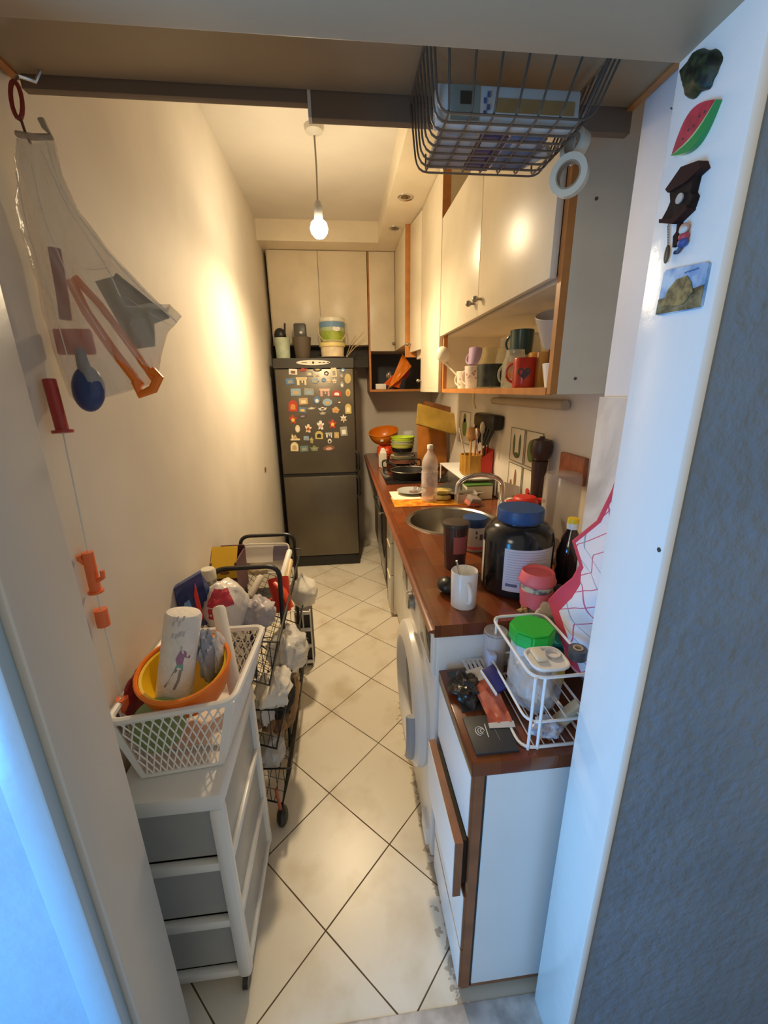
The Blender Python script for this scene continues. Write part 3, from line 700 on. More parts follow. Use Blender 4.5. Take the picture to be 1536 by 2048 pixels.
b = B(); panel_sheet(b, [(-0.45, 0.78, 0.668), (-0.30, 0.78, 0.668), (-0.30, 1.02, 0.672), (-0.45, 1.02, 0.672)], 0.003, 12, 12, 0.008, 3); S(b, 'paper_sheet', paper, 'crumpled white sheet on the bottom of the lattice basket', 'paper')
# ================================================================ black wire trolley behind
t = T('wire_trolley', 'black three-tier wire basket trolley along the left wall', 'trolley', (-0.37, 1.48, 0))
for y, zt, x0 in ((1.40, 0.835, -0.49), (1.87, 0.79, -0.505)):
    P = rpath([(x0, y, 0.03), (x0, y, zt), (-0.25, y, zt), (-0.272, y, 0.03)], 0.05, 6)
    B().tube(P, 0.009, 8).obj('end_frame', blkm, t)
    for xx in (x0, -0.272): B().cyl((xx - 0.008, y, 0.0175), (xx + 0.008, y, 0.0175), 0.0175, seg=14).obj('wheel', blk, t)
def wire_basket(zb, y0=1.10, y1=1.86):
    c = [(-0.505, zb + 0.17), (-0.40, zb + 0.05), (-0.262, zb - 0.015), (-0.222, zb + 0.14)]
    o = B(); w = B()
    for y in (y0, y1):
        o.tube([(x, y, z) for x, z in c], 0.0035, 5)
        o.tube([(c[0][0], y, c[0][1]), (c[3][0], y, c[3][1])], 0.003, 5)
    for x, z in c: o.tube([(x, y0, z), (x, y1, z)], 0.0035, 5)
    n = 17
    for k in range(1, n):
        y = y0 + (y1 - y0) * k / n; w.tube([(x, y, z) for x, z in c], 0.0013, 4)
    for i, m in ((0, 4), (1, 5), (2, 5)):
        for k in range(1, m):
            u = k / m; x = c[i][0] + (c[i + 1][0] - c[i][0]) * u; z = c[i][1] + (c[i + 1][1] - c[i][1]) * u
            w.tube([(x, y0, z), (x, y1, z)], 0.0013, 4)
    def low(x):
        for (xa, za), (xb, zb_) in zip(c, c[1:]):
            if xa <= x <= xb: return za + (zb_ - za) * (x - xa) / (xb - xa)
        return c[3][1]
    for y in (y0, y1):
        for k in range(1, 11):
            x = c[0][0] + (c[3][0] - c[0][0]) * k / 11; zt = c[0][1] + (c[3][1] - c[0][1]) * k / 11
            w.tube([(x, y, low(x)), (x, y, zt)], 0.0013, 4)
    return o, w
for zb in (0.075, 0.32, 0.575):
    o, w = wire_basket(zb); k = o.obj('basket_frame', blkm, t); w.obj('wire_mesh', blkm, k)
# ---------------------------------------------------------------- things on the trolley
t = T('snack_pouch', 'dark blue and red shiny pouch standing against the left wall', 'pouch', (-0.51, 1.17, 0.75))
b = B()
def chip(u, v):
    w = 0.5 - abs(u - 0.5)
    return Vector((-0.515 + 0.075 * u - 0.012 * v, 1.17 + 0.03 * u + 0.022 * math.sin(PI * u) * math.sin(PI * min(1, v * 1.1)), 0.735 + 0.145 * v + (0.035 * u * v)))
b.sheet(chip, 10, 12, 0.022); b.obj('pouch', M('navy_foil', (0.03, 0.06, 0.2), 0.25, var=0.2, vscale=20), t)
b = B(); b.prism([(-0.463, 1.158, 0.77), (-0.449, 1.158, 0.78), (-0.458, 1.158, 0.90), (-0.466, 1.158, 0.86)], (0, -0.003, 0)); b.obj('red_print', red, t)
b = B(); b.prism([(-0.50, 1.150, 0.80), (-0.475, 1.152, 0.815), (-0.48, 1.152, 0.85), (-0.495, 1.151, 0.84)], (0, -0.004, 0)); b.obj('pale_blue_print', M('sky_print', (0.12, 0.3, 0.6), 0.4), t)
t = T('spray_can', 'grey spray can with a pale cap on the trolley', 'can', (-0.490, 1.36, 0.650))
B().lathe([(0, 0), (0.026, 0), (0.0265, 0.005), (0.0265, 0.16), (0.024, 0.17), (0, 0.17)], (-0.490, 1.36, 0.650), seg=24).obj('can', M('can_grey', (0.3, 0.29, 0.27), 0.3, metal=0.6), t)
B().lathe([(0, 0.17), (0.027, 0.168), (0.027, 0.198), (0.022, 0.206), (0, 0.208)], (-0.490, 1.36, 0.650), seg=24).obj('cap', M('can_cap', (0.62, 0.58, 0.48), 0.4), t)
t = T('snack_carton', 'open yellow and dark purple carton against the left wall', 'carton', (-0.49, 1.57, 0.66))
pb = M('carton_purple', (0.10, 0.035, 0.05), 0.5); yb = M('carton_yellow', (0.70, 0.42, 0.02), 0.45)
b = bx(-0.527, 1.49, 0.655, -0.43, 1.495, 0.8); b.box(-0.527, 1.65, 0.655, -0.43, 1.655, 0.83); b.box(-0.527, 1.495, 0.655, -0.522, 1.65, 0.815); b.box(-0.435, 1.495, 0.655, -0.43, 1.65, 0.815); b.obj('carton_walls', pb, t)
b = bx(-0.527, 1.488, 0.755, -0.43, 1.49, 0.8); b.obj('yellow_band', yb, t)
b = B().lathe([(0, 0), (0.02, 0), (0.02, 0.001), (0, 0.001)], (-0.475, 1.488, 0.779), (0, -1, 0), 20, sy=0.4); b.obj('band_badge', brn, t)
b = B().prism([(-0.527, 1.492, 0.8), (-0.43, 1.492, 0.8), (-0.43, 1.55, 0.865), (-0.527, 1.55, 0.865)], (0, 0.003, -0.002)); b.obj('flap', yb, t)
for k in range(4): B().cyl((-0.455 + 0.015 * (k % 2), 1.491, 0.72 + 0.016 * (k // 2)), (-0.455 + 0.015 * (k % 2), 1.488, 0.72 + 0.016 * (k // 2)), 0.005, seg=10).obj('pale_dot', paper, t)
# pink-white bundle
t = T('tissue_bundle', 'bulging white pack with crimson print on the near end of the trolley', 'pack', (-0.405, 1.22, 0.68))
fm = M('white_film_pack', (0.72, 0.68, 0.64), 0.25, bump=0.5, bscale=25)
b = bag(B(), (-0.405, 1.24, 0.775), (0.068, 0.08, 0.085), n=20, amp=0.14, seed=5.5); pk = b.obj('pack', fm, t)
o = B()
for k, (u0, u1, v0, v1) in enumerate(((-0.6, 0.72, 0.38, 1.1), (-0.5, 0.3, -0.05, 0.33))):
    def fp(u, v, c=(u0, u1, v0, v1)):
        a = -PI / 2 + c[0] + (c[1] - c[0]) * u; e = c[2] + (c[3] - c[2]) * v
        d = Vector((math.cos(a) * math.cos(e), math.sin(a) * math.cos(e), math.sin(e)))
        from mathutils import noise
        kk = 1.02 + 0.14 * noise.noise(d * 1.8 + Vector((5.5, 0, 5.5))) + 0.07 * noise.noise(d * 5 + Vector((0, 5.5, 3))) + 0.035 * abs(noise.noise(d * 11 + Vector((5.5, 5, 0))))
        return Vector((-0.405 + d.x * 0.068 * kk, 1.24 + d.y * 0.08 * kk, 0.775 + d.z * 0.085 * kk))
    q = B().sheet(fp, 10, 8, 0.001); q.obj('crimson_print', M('crimson_print', (0.45, 0.03, 0.06), 0.35), t)
b = bag(B(), (-0.315, 1.28, 0.715), (0.055, 0.06, 0.05), amp=0.3, seed=7.7); S(b, 'plastic_bag', M('greyish_bag', (0.45, 0.42, 0.45), 0.35), 'greyish soft plastic bag right of the crimson printed pack', 'bag')
t = T('dustpan', 'red plastic scoop standing in the trolley', 'scoop', (-0.27, 1.5, 0.65), (math.radians(-30), math.radians(-12), 0))
B().lathe([(0.0, -0.06), (0.035, -0.055), (0.045, 0.0), (0.052, 0.08), (0.049, 0.08), (0.042, 0.0), (0.03, -0.052), (0, -0.056)], seg=28, sx=0.8).obj('scoop', red, t, local=True)
B().tube([(0.0, -0.045, 0.06), (0.03, -0.065, 0.02), (0.045, -0.06, -0.05)], 0.016, 8, flat=0.45).obj('handle', M('scarlet_plastic', (0.7, 0.07, 0.02), 0.35), t, local=True)
t = T('food_tray', 'clear plastic tray propped up at the far end of the trolley', 'tray', (-0.375, 1.78, 0.70), (math.radians(62), 0, math.radians(-3)))
P = rpath([(-0.105, -0.06, 0), (0.105, -0.06, 0), (0.105, 0.075, 0), (-0.105, 0.075, 0)], 0.025, 4, True)
B().tube(P, 0.004, 6, closed=True).obj('rim', M('tray_rim', (0.75, 0.72, 0.66), 0.2, alpha=0.8), t, local=True)
b = B(); b.prism([(p.x, p.y, -0.012) for p in P], (0, 0, 0.002)); b.obj('base', M('tray_base', (0.62, 0.58, 0.5), 0.3), t, local=True)
bx(-0.095, -0.01, -0.009, 0.03, 0.066, -0.006).obj('paper_label', M('tray_paper', (0.80, 0.77, 0.70), 0.5), t, local=True)
bx(0.033, 0.0, -0.009, 0.098, 0.066, -0.006).obj('purple_label', M('muted_purple', (0.20, 0.17, 0.24), 0.4), t, local=True)
b = B(); b.ell((-0.035, -0.045, 0.0), 0.05, 0.025, 0.014); b.jitter(0.004, 60); b.obj('pasta', M('pasta_cream', (0.75, 0.62, 0.38), 0.5), t, local=True)
t, L = roll('foil_roll', 'white tube leaning at the right end of the clear tray', 'tube', (-0.290, 1.66, 0.66), (-0.262, 1.78, 0.745), 0.013, [M('roll_white', (0.80, 0.78, 0.72), 0.4)])
t, L = roll('foil_roll', 'tan tube under the white one beside the clear tray', 'tube', (-0.268, 1.62, 0.64), (-0.256, 1.74, 0.715), 0.012, [M('roll_tan', (0.6, 0.45, 0.25), 0.4)])
t, L = roll('foil_roll', 'cream tube lying in the top trolley basket', 'tube', (-0.41, 1.56, 0.63), (-0.365, 1.62, 0.70), 0.014, [M('roll_cream', (0.78, 0.72, 0.6), 0.4)])
t = T('packet_tray', 'dark tray of small silvery packets in the top trolley basket', 'tray', (-0.36, 1.6, 0.58))
b = bx(-0.42, 1.50, 0.582, -0.28, 1.70, 0.60); b.obj('tray', blk, t)
for k in range(5): b = B(); b.ell((-0.40 + 0.027 * k, 1.52 + 0.02 * (k % 2), 0.615), 0.014, 0.02, 0.014, seg=10); b.jitter(0.005, 70, k); b.obj('packet', M('silver_packet', (0.6, 0.58, 0.54), 0.25, metal=0.7) if k != 3 else red, t)
wbag = M('white_bag', (0.80, 0.77, 0.70), 0.4, alpha=0.93, bump=0.5, bscale=20)
b = bag(B(), (-0.222, 1.83, 0.50), (0.068, 0.07, 0.075), n=18, amp=0.16, seed=1.3, top=0.03); S(b, 'plastic_bag', wbag, 'round white plastic bag hanging at the far end of the trolley', 'bag')
b = bag(B(), (-0.245, 1.38, 0.49), (0.075, 0.095, 0.08), n=18, amp=0.22, seed=8.1); S(b, 'plastic_bag', film, 'milky plastic bag bulging out of the middle trolley basket', 'bag')
b = bag(B(), (-0.262, 1.17, 0.49), (0.055, 0.08, 0.05), n=18, amp=0.3, seed=9.3); S(b, 'plastic_bag', wbag, 'bright white crumpled bag at the near end of the trolley', 'bag')
b = bag(B(), (-0.295, 1.15, 0.42), (0.03, 0.045, 0.05), n=16, amp=0.4, seed=11.3); S(b, 'plastic_bag', film, 'milky bag tip hanging below the bright white bag', 'bag')
b = bag(B(), (-0.275, 1.27, 0.385), (0.06, 0.12, 0.055), n=16, amp=0.3, seed=12.3); S(b, 'cloth_bag', M('black_cloth', (0.012, 0.01, 0.01), 0.7), 'black cloth bag in the middle trolley basket', 'bag')
for k, (x, y, z) in enumerate(((-0.255, 1.14, 0.36), (-0.285, 1.135, 0.375), (-0.245, 1.40, 0.37), (-0.315, 1.13, 0.40))):
    b = B().ell((x, y, z), 0.026, 0.028, 0.023, seg=12); b.jitter(0.004, 40, k)
    S(b, 'onion', M('brown_onion', (0.24, 0.12, 0.05), 0.5, var=0.3, vscale=30), ('brown onion nearest the aisle in the middle trolley basket', 'brown onion behind the near one in the middle basket', 'brown onion furthest back beside the black cloth bag', 'brown onion deepest in the near corner of the middle basket')[k], 'onion', 'onions in the trolley')
b = bag(B(), (-0.30, 1.17, 0.225), (0.05, 0.06, 0.05), n=16, amp=0.3, seed=14.3); S(b, 'plastic_bag', M('pale_grey_bag', (0.6, 0.6, 0.58), 0.35, alpha=0.9), 'pale grey bag squeezed between the lower trolley baskets', 'bag')
b = bag(B(), (-0.29, 1.5, 0.15), (0.06, 0.15, 0.06), n=16, amp=0.3, seed=15.3); S(b, 'paper_bag', M('brown_paper', (0.25, 0.16, 0.08), 0.7), 'brown paper bag in the bottom trolley basket', 'bag')
t = T('broom_head', 'dark brush with a red handle on the floor beside the trolley', 'brush', (-0.275, 1.07, 0.0))
b = B().ell((-0.262, 1.075, 0.036), 0.02, 0.035, 0.034, seg=12); b.obj('head', blk, t)
B().tube([(-0.265, 1.075, 0.055), (-0.272, 1.07, 0.165)], 0.006, 8).obj('handle', M('faded_red', (0.4, 0.1, 0.06), 0.5), t)
t = T('cutlery_crate', 'small white slatted crate on the floor behind the trolley', 'crate', (-0.25, 1.97, 0.0))
for z in (0.02, 0.12, 0.22, 0.32): 
    bx(-0.29, 1.915, z, -0.205, 1.925, z + 0.02, bv=0.002).obj('slat', wpl, t)
for x in (-0.29, -0.25, -0.211): bx(x, 1.918, 0.0, x + 0.006, 1.93, 0.345).obj('upright', wpl, t)
bx(-0.29, 1.93, 0.0, -0.205, 2.03, 0.34).obj('box', dark_m, t)
# ================================================================ things on the worktop
WZ = 0.8702
def cup_prof(r0, r1, h, th=0.003):
    return [(0, 0), (r0, 0), (r0 + 0.001, 0.003), (r1, h - 0.002), (r1 - th / 2, h), (r1 - th, h - 0.002), (r0 - th + 0.001, th + 0.002), (0, th)]
def handle(b, x, y, z0, z1, out, d=(0, -1), r=0.005, flat=1.0):
    dx, dy = d
    P = [(x - dx * 0.004, y - dy * 0.004, z1)] + [(x + dx * out * math.sin(PI * k / 8), y + dy * out * math.sin(PI * k / 8), z1 + (z0 - z1) * (0.5 - 0.5 * math.cos(PI * k / 8))) for k in range(9)] + [(x - dx * 0.004, y - dy * 0.004, z0)]
    b.tube(P, r, 8, flat=flat); return b
# white mug with spoon
t = T('mug', 'plain white mug with its handle towards the camera on the worktop edge', 'mug', (0.318, 0.985, WZ))
B().lathe(cup_prof(0.034, 0.0365, 0.105), (0.318, 0.985, WZ), seg=36).obj('cup', wht, t)
handle(B(), 0.317, 0.949, WZ + 0.025, WZ + 0.08, 0.026, (0.0, -1), 0.006).obj('handle', wht, t)
t = T('teaspoon', 'steel teaspoon standing in the white mug', 'spoon', (0.30, 0.985, WZ + 0.08))
B().tube([(0.325, 0.99, WZ + 0.012), (0.305, 0.985, WZ + 0.09), (0.293, 0.982, WZ + 0.135)], 0.003, 6).obj('stem', steel, t)
# dark gadget behind the mug
t = T('stopper', 'small black rubber stopper lying beside the white mug', 'stopper', (0.287, 1.055, WZ))
b = B().ell((0.288, 1.058, WZ + 0.024), 0.027, 0.034, 0.024, seg=18); b.obj('knob', blk, t)
b = B().tube([(0.295, 1.08, WZ + 0.02), (0.335, 1.10, WZ + 0.014), (0.375, 1.09, WZ + 0.012)], 0.011, 8); b.obj('stem', blk, t)
# tumbler
t = T('tumbler', 'tall smoky plastic tumbler with a lid in front of the sink', 'tumbler', (0.362, 1.235, WZ))
sm = clear('smoky_plastic', (0.10, 0.05, 0.05), 0.80, 0.12)
B().lathe(cup_prof(0.034, 0.042, 0.150), (0.362, 1.235, WZ), seg=32).obj('cup', sm, t)
B().lathe([(0, 0.146), (0.045, 0.146), (0.046, 0.155), (0.043, 0.160), (0.03, 0.162), (0, 0.161)], (0.362, 1.235, WZ), seg=32).obj('lid', M('smoky_lid', (0.06, 0.05, 0.05), 0.3), t)
b = B().lathe([(0.0382, 0.06), (0.0415, 0.12), (0.042, 0.12), (0.0387, 0.06)], (0.362, 1.235, WZ), seg=24, a0=-2.0, a1=-0.8); b.obj('pink_print', M('dusky_pink', (0.45, 0.12, 0.12), 0.5), t)
# small jar with blue lid
t = T('supplement_jar', 'small white-labelled tub with a blue lid behind the tumbler', 'jar', (0.478, 1.385, WZ))
B().lathe([(0, 0), (0.042, 0), (0.046, 0.006), (0.046, 0.088), (0.04, 0.096), (0, 0.096)], (0.478, 1.385, WZ), seg=36).obj('tub', M('tub_white', (0.72, 0.68, 0.64), 0.35), t)
B().lathe([(0, 0.094), (0.044, 0.094), (0.046, 0.098), (0.046, 0.122), (0.043, 0.126), (0, 0.126)], (0.478, 1.385, WZ), seg=36, ).obj('lid', blu, t)
B().lathe([(0.0462, 0.012), (0.0466, 0.012), (0.0466, 0.022), (0.0462, 0.022)], (0.478, 1.385, WZ), seg=36).obj('pink_band', pink, t)
for k, (a_, z, w, h) in enumerate(((-1.75, 0.078, 0.006, 0.012), (-1.75, 0.06, 0.006, 0.008), (-1.35, 0.06, 0.012, 0.022))):
    cx, cy = 0.478 + 0.0462 * math.cos(a_), 1.385 + 0.0462 * math.sin(a_)
    b = B(); b.box(-0.001, -w / 2, -h / 2, 0.0008, w / 2, h / 2, m=Matrix.Translation((cx, cy, WZ + z)) @ Matrix.Rotation(a_, 4, 'Z')); b.obj('label_mark', M('label_ink', (0.15, 0.12, 0.12), 0.6), t)
# big jar
t = T('protein_jar', 'very large dark plastic jar with a blue screw lid and pale label', 'jar', (0.505, 1.075, WZ))
JX, JY = 0.505, 1.075
jd = M('dark_jar_plastic', (0.012, 0.014, 0.018), 0.16, spec=0.6)
B().lathe([(0, 0), (0.088, 0), (0.097, 0.006), (0.100, 0.02), (0.100, 0.160), (0.096, 0.185), (0.078, 0.205), (0.064, 0.211), (0.062, 0.222), (0, 0.222)], (JX, JY, WZ), seg=56).obj('body', jd, t)
B().lathe([(0, 0.214), (0.0635, 0.214), (0.065, 0.218), (0.065, 0.245), (0.0625, 0.250), (0, 0.249)], (JX, JY, WZ), seg=72, ripple=72, ramp=0.006).obj('lid', blu, t)
a0, a1 = -2.34, -0.85
B().lathe([(0.1003, 0.028), (0.1008, 0.028), (0.1008, 0.155), (0.1003, 0.155)], (JX, JY, WZ), seg=24, a0=a0, a1=a1).obj('label', M('pale_lilac_label', (0.62, 0.60, 0.68), 0.4), t)
B().lathe([(0.1003, 0.02), (0.1008, 0.02), (0.1008, 0.15), (0.1003, 0.15)], (JX, JY, WZ), seg=6, a0=-3.35, a1=-3.15).obj('label_edge', M('cream_label', (0.72, 0.70, 0.6), 0.4), t)
b = B()
for k in range(13):
    z = 0.146 - 0.0075 * k; w = (1.15 if k % 4 else 0.8) if k else 1.2
    b.lathe([(0.1009, z), (0.1011, z), (0.1011, z + 0.0022), (0.1009, z + 0.0022)], (JX, JY, WZ), seg=16, a0=a0 + 0.08, a1=a0 + 0.08 + w)
b.obj('small_print', M('label_grey_ink', (0.42, 0.41, 0.50), 0.5), t)
B().lathe([(0.1009, 0.043), (0.1012, 0.043), (0.1012, 0.052), (0.1009, 0.052)], (JX, JY, WZ), seg=8, a0=a0 + 0.08, a1=a0 + 0.4).obj('print_block', M('label_dark_ink', (0.12, 0.12, 0.2), 0.5), t)
# pink reusable cup
t = T('travel_cup', 'pink reusable coffee cup with a silicone lid before the big jar', 'cup', (0.498, 0.928, WZ))
CX, CY = 0.498, 0.928
B().lathe(cup_prof(0.033, 0.043, 0.09), (CX, CY, WZ), seg=36).obj('cup', M('patterned_cup_cream', (0.70, 0.62, 0.42), 0.5, col2=(0.10, 0.09, 0.12), vscale=60), t)
B().lathe([(0.0352, 0.02), (0.0405, 0.068), (0.043, 0.068), (0.0385, 0.02)], (CX, CY, WZ), seg=36).obj('grip_band', pink, t)
B().lathe([(0, 0.085), (0.044, 0.085), (0.0475, 0.089), (0.048, 0.096), (0.044, 0.104), (0.042, 0.116), (0.039, 0.119), (0.034, 0.112), (0, 0.111)], (CX, CY, WZ), seg=40).obj('lid', pink, t)
# dark bottle with yellow cap
t = T('soda_bottle', 'bottle of dark liquid with a yellow and white cap beside the big jar', 'bottle', (0.625, 1.03, WZ))
QX, QY = 0.648, 1.04
B().lathe([(0, 0.004), (0.03, 0), (0.036, 0.008), (0.036, 0.06), (0.033, 0.075), (0.0365, 0.09), (0.036, 0.12), (0.026, 0.16), (0.013, 0.187), (0.012, 0.203), (0, 0.203)], (QX, QY, WZ), seg=32).obj('bottle', M('dark_soda', (0.02, 0.012, 0.016), 0.06, spec=0.8), t)
B().lathe([(0.0125, 0.190), (0.0155, 0.190), (0.0155, 0.207), (0.0125, 0.207)], (QX, QY, WZ), seg=24).obj('cap_ring', wpl, t)
B().lathe([(0, 0.207), (0.0155, 0.207), (0.0155, 0.218), (0.0145, 0.221), (0, 0.221)], (QX, QY, WZ), seg=24).obj('cap', M('cap_yellow', (0.85, 0.60, 0.02), 0.4), t)
# clear tall container upside down
t = T('clear_container', 'tall clear plastic container upside down near the pier', 'container', (0.735, 1.25, WZ))
KX, KY = 0.730, 1.26
B().lathe([(0.062, 0), (0.0625, 0), (0.060, 0.29), (0.055, 0.305), (0, 0.307), (0, 0.305), (0.054, 0.303), (0.0585, 0.289), (0.0605, 0.002)], (KX, KY, WZ), seg=36).obj('shell', clear('cloudy_container', (0.50, 0.45, 0.43), 0.26, 0.08), t)
b = B().ell((KX - 0.005, KY - 0.03, WZ + 0.016), 0.045, 0.02, 0.015, seg=14); b.jitter(0.006, 40); S(b, 'bread_piece', M('bread_crust', (0.42, 0.33, 0.28), 0.8), 'pale crumpled lump inside the foot of the clear container', 'bread')
# plastic water bottle
t = T('water_bottle', 'clear plastic water bottle with a white cap behind the sink', 'bottle', (0.455, 2.07, WZ))
WX, WY = 0.452, 2.07
B().lathe([(0, 0.006), (0.03, 0), (0.041, 0.008), (0.042, 0.05), (0.040, 0.06), (0.042, 0.07), (0.042, 0.165), (0.040, 0.172), (0.043, 0.185), (0.041, 0.215), (0.030, 0.245), (0.015, 0.268), (0.013, 0.29), (0, 0.29)], (WX, WY, WZ), seg=32).obj('bottle', clear('bottle_pet', (0.78, 0.72, 0.70), 0.45, 0.08), t)
B().lathe([(0.0425, 0.085), (0.043, 0.085), (0.043, 0.165), (0.0425, 0.165)], (WX, WY, WZ), seg=32).obj('label', M('bottle_label', (0.62, 0.56, 0.58), 0.4, alpha=0.85, var=0.25, vscale=25), t)
B().lathe([(0, 0.282), (0.0155, 0.282), (0.0155, 0.300), (0.014, 0.303), (0, 0.303)], (WX, WY, WZ), seg=24).obj('cap', wpl, t)
# orange mat, paper, plate
t = T('placemat', 'orange and yellow printed placemat behind the sink', 'placemat', (0.45, 2.05, WZ))
b = bx(0.255, 1.975, WZ, 0.66, 2.17, WZ + 0.003); b.obj('mat', M('autumn_print', (0.55, 0.12, 0.01), 0.4, col2=(0.75, 0.40, 0.03), vscale=22), t)
b = B(); panel_sheet(b, [(0.262, 2.11, WZ + 0.005), (0.42, 2.11, WZ + 0.005), (0.42, 2.30, WZ + 0.004), (0.262, 2.30, WZ + 0.004)], 0.002, 6, 6, 0.001); S(b, 'napkin', M('cream_napkin', (0.82, 0.75, 0.56), 0.7), 'cream paper napkin under the grey plate behind the sink', 'napkin')
t = T('plate', 'small grey plate on the cream napkin', 'plate', (0.395, 2.24, WZ + 0.01))
B().lathe([(0, 0.0), (0.045, 0.0), (0.07, 0.008), (0.085, 0.014), (0.0845, 0.0165), (0.07, 0.011), (0.044, 0.004), (0, 0.004)], (0.385, 2.235, WZ + 0.009), seg=40).obj('dish', M('grey_glaze', (0.40, 0.42, 0.42), 0.3), t)
b = B().lathe([(0, 0), (0.03, 0), (0.03, 0.002), (0, 0.002)], (0.40, 2.235, WZ + 0.0135), seg=20); b.obj('brown_stain', M('sauce_brown', (0.20, 0.12, 0.10), 0.5), t)
for k in range(4):
    x, y = 0.398 + 0.014 * k, 2.24 + 0.012 * (k % 2)
    b = B().cyl((x, y, WZ + 0.0165), (x + 0.003, y, WZ + 0.04 + 0.004 * (k % 2)), 0.006, 0.004, 10); S(b, 'bottle_stopper', chrome, ('leftmost small silvery cap on the grey plate', 'second small silvery cap from the left on the grey plate', 'third small silvery cap from the left on the grey plate', 'rightmost small silvery cap on the grey plate')[k], 'cap', 'silvery caps on the grey plate')
for k, (x, y, z) in enumerate(((0.53, 2.10, 0.0), (0.545, 2.13, 0.024))):
    b = B().lathe([(0, 0), (0.045, 0), (0.052, 0.008), (0.045, 0.02), (0, 0.022)], (x, y, WZ + 0.004 + z), seg=24); b.jitter(0.003, 30, k)
    S(b, 'bread_roll', M('bread_yellow', (0.55, 0.42, 0.12), 0.7, var=0.2, vscale=30), ('yellowish bread roll lying on the placemat', 'yellowish bread roll on top of the other one')[k], 'bread', 'bread rolls on the placemat')
# frying pans
def pan(x, y, z, r, h, lab, cat='pan', hd=None, rim=chrome):
    t = T('frying_pan', lab, cat, (x, y, z))
    B().lathe([(0, 0), (r * 0.8, 0), (r * 0.86, 0.004), (r, h), (r - 0.003, h), (r * 0.84, 0.007), (0, 0.005)], (x, y, z), seg=44).obj('body', blk, t)
    B().tube([(x + (r + 0.001) * math.cos(2 * PI * k / 44), y + (r + 0.001) * math.sin(2 * PI * k / 44), z + h) for k in range(44)], 0.0025, 6, closed=True).obj('rim', rim, t)
    if hd: B().tube([(x + r * 0.97 * hd[0], y + r * 0.97 * hd[1], z + h * 0.8), (x + (r + 0.07) * hd[0], y + (r + 0.07) * hd[1], z + h + 0.008), (x + (r + 0.15) * hd[0], y + (r + 0.15) * hd[1], z + h + 0.012)], 0.009, 8).obj('handle', blk, t)
    return t
t = T('stove_top', 'black glass hob set on the worktop before the corner', 'hob', (0.55, 2.78, WZ))
bx(0.27, 2.50, WZ - 0.0002, 0.80, 3.02, WZ + 0.006, bv=0.002).obj('glass', M('hob_glass', (0.01, 0.01, 0.01), 0.08), t)
pan(0.44, 2.66, WZ + 0.0062, 0.125, 0.055, 'black frying pan with a steel rim behind the paper napkin', hd=(-0.45, 0.89))
pan(0.665, 2.18, WZ + 0.0002, 0.14, 0.036, 'black frying pan with a bright steel rim behind the tap')
t = T('pan_lid', 'glass pan lid resting on the pan behind the tap', 'lid', (0.665, 2.18, WZ + 0.040))
B().lathe([(0.143, 0), (0.144, 0.004), (0.11, 0.018), (0.03, 0.028), (0, 0.028), (0, 0.026), (0.03, 0.026), (0.1, 0.016), (0.141, 0.001)], (0.665, 2.18, WZ + 0.040), seg=44).obj('glass', clear('lid_glass', (0.12, 0.12, 0.11), 0.3, 0.05), t)
B().lathe([(0, 0.028), (0.008, 0.028), (0.008, 0.04), (0.017, 0.042), (0.017, 0.050), (0, 0.052)], (0.665, 2.18, WZ + 0.040), seg=20).obj('knob', blk, t)
B().tube([(0.665 + 0.144 * math.cos(2 * PI * k / 44), 2.18 + 0.144 * math.sin(2 * PI * k / 44), WZ + 0.042) for k in range(44)], 0.003, 6, closed=True).obj('rim', chrome, t)
# dish brush, white plastic boxes & sponge by the sink
t = T('wash_caddy', 'clear plastic scoop holding a sponge behind the sink', 'caddy', (0.63, 1.98, WZ))
b = bx(0.585, 1.985, WZ, 0.69, 2.05, WZ + 0.003); b.box(0.585, 1.985, WZ, 0.588, 2.05, WZ + 0.06); b.box(0.687, 1.985, WZ, 0.69, 2.05, WZ + 0.06); b.box(0.585, 1.985, WZ, 0.69, 1.988, WZ + 0.05); b.box(0.585, 2.047, WZ, 0.69, 2.05, WZ + 0.06)
b.obj('box', clear('caddy_clear', (0.7, 0.65, 0.58), 0.5, 0.15), t)
t = T('sponge', 'pink sponge with a grey scouring side standing by the sink', 'sponge', (0.645, 1.955, WZ), (0.35, 0.25, 0.5))
B().box(-0.036, -0.022, 0.004, 0.036, 0.022, 0.026, bv=0.004).obj('foam', M('pink_foam', (0.70, 0.20, 0.14), 0.9, bump=0.3, bscale=150), t, local=True)
B().box(-0.036, -0.022, 0.0265, 0.036, 0.022, 0.05, bv=0.003).obj('scourer', M('grey_scourer', (0.33, 0.27, 0.24), 0.9), t, local=True)
t = T('storage_box', 'white box with a green rim behind the tap', 'box', (0.72, 2.08, WZ))
bx(0.655, 2.062, WZ, 0.80, 2.15, WZ + 0.075, bv=0.004).obj('box', M('box_cream', (0.68, 0.64, 0.5), 0.4), t)
bx(0.652, 2.059, WZ + 0.0755, 0.803, 2.153, WZ + 0.083, bv=0.003).obj('lid', M('dark_green_plastic', (0.08, 0.2, 0.04), 0.4), t)
t = T('jug', 'clear jug with a red spouted lid behind the big dark jar', 'jug', (0.705, 1.47, WZ))
B().lathe(cup_prof(0.045, 0.054, 0.14), (0.705, 1.47, WZ), seg=28).obj('jug', clear('jug_clear', (0.75, 0.7, 0.62), 0.5, 0.15), t)
B().lathe([(0, 0.14), (0.047, 0.14), (0.049, 0.144), (0.047, 0.165), (0.038, 0.172), (0, 0.172)], (0.705, 1.47, WZ), seg=28).obj('lid', red, t)
bx(0.632, 1.455, WZ + 0.145, 0.66, 1.485, WZ + 0.158, bv=0.003).obj('spout', red, t); bx(0.75, 1.455, WZ + 0.146, 0.782, 1.485, WZ + 0.16, bv=0.003).obj('lever', red, t)
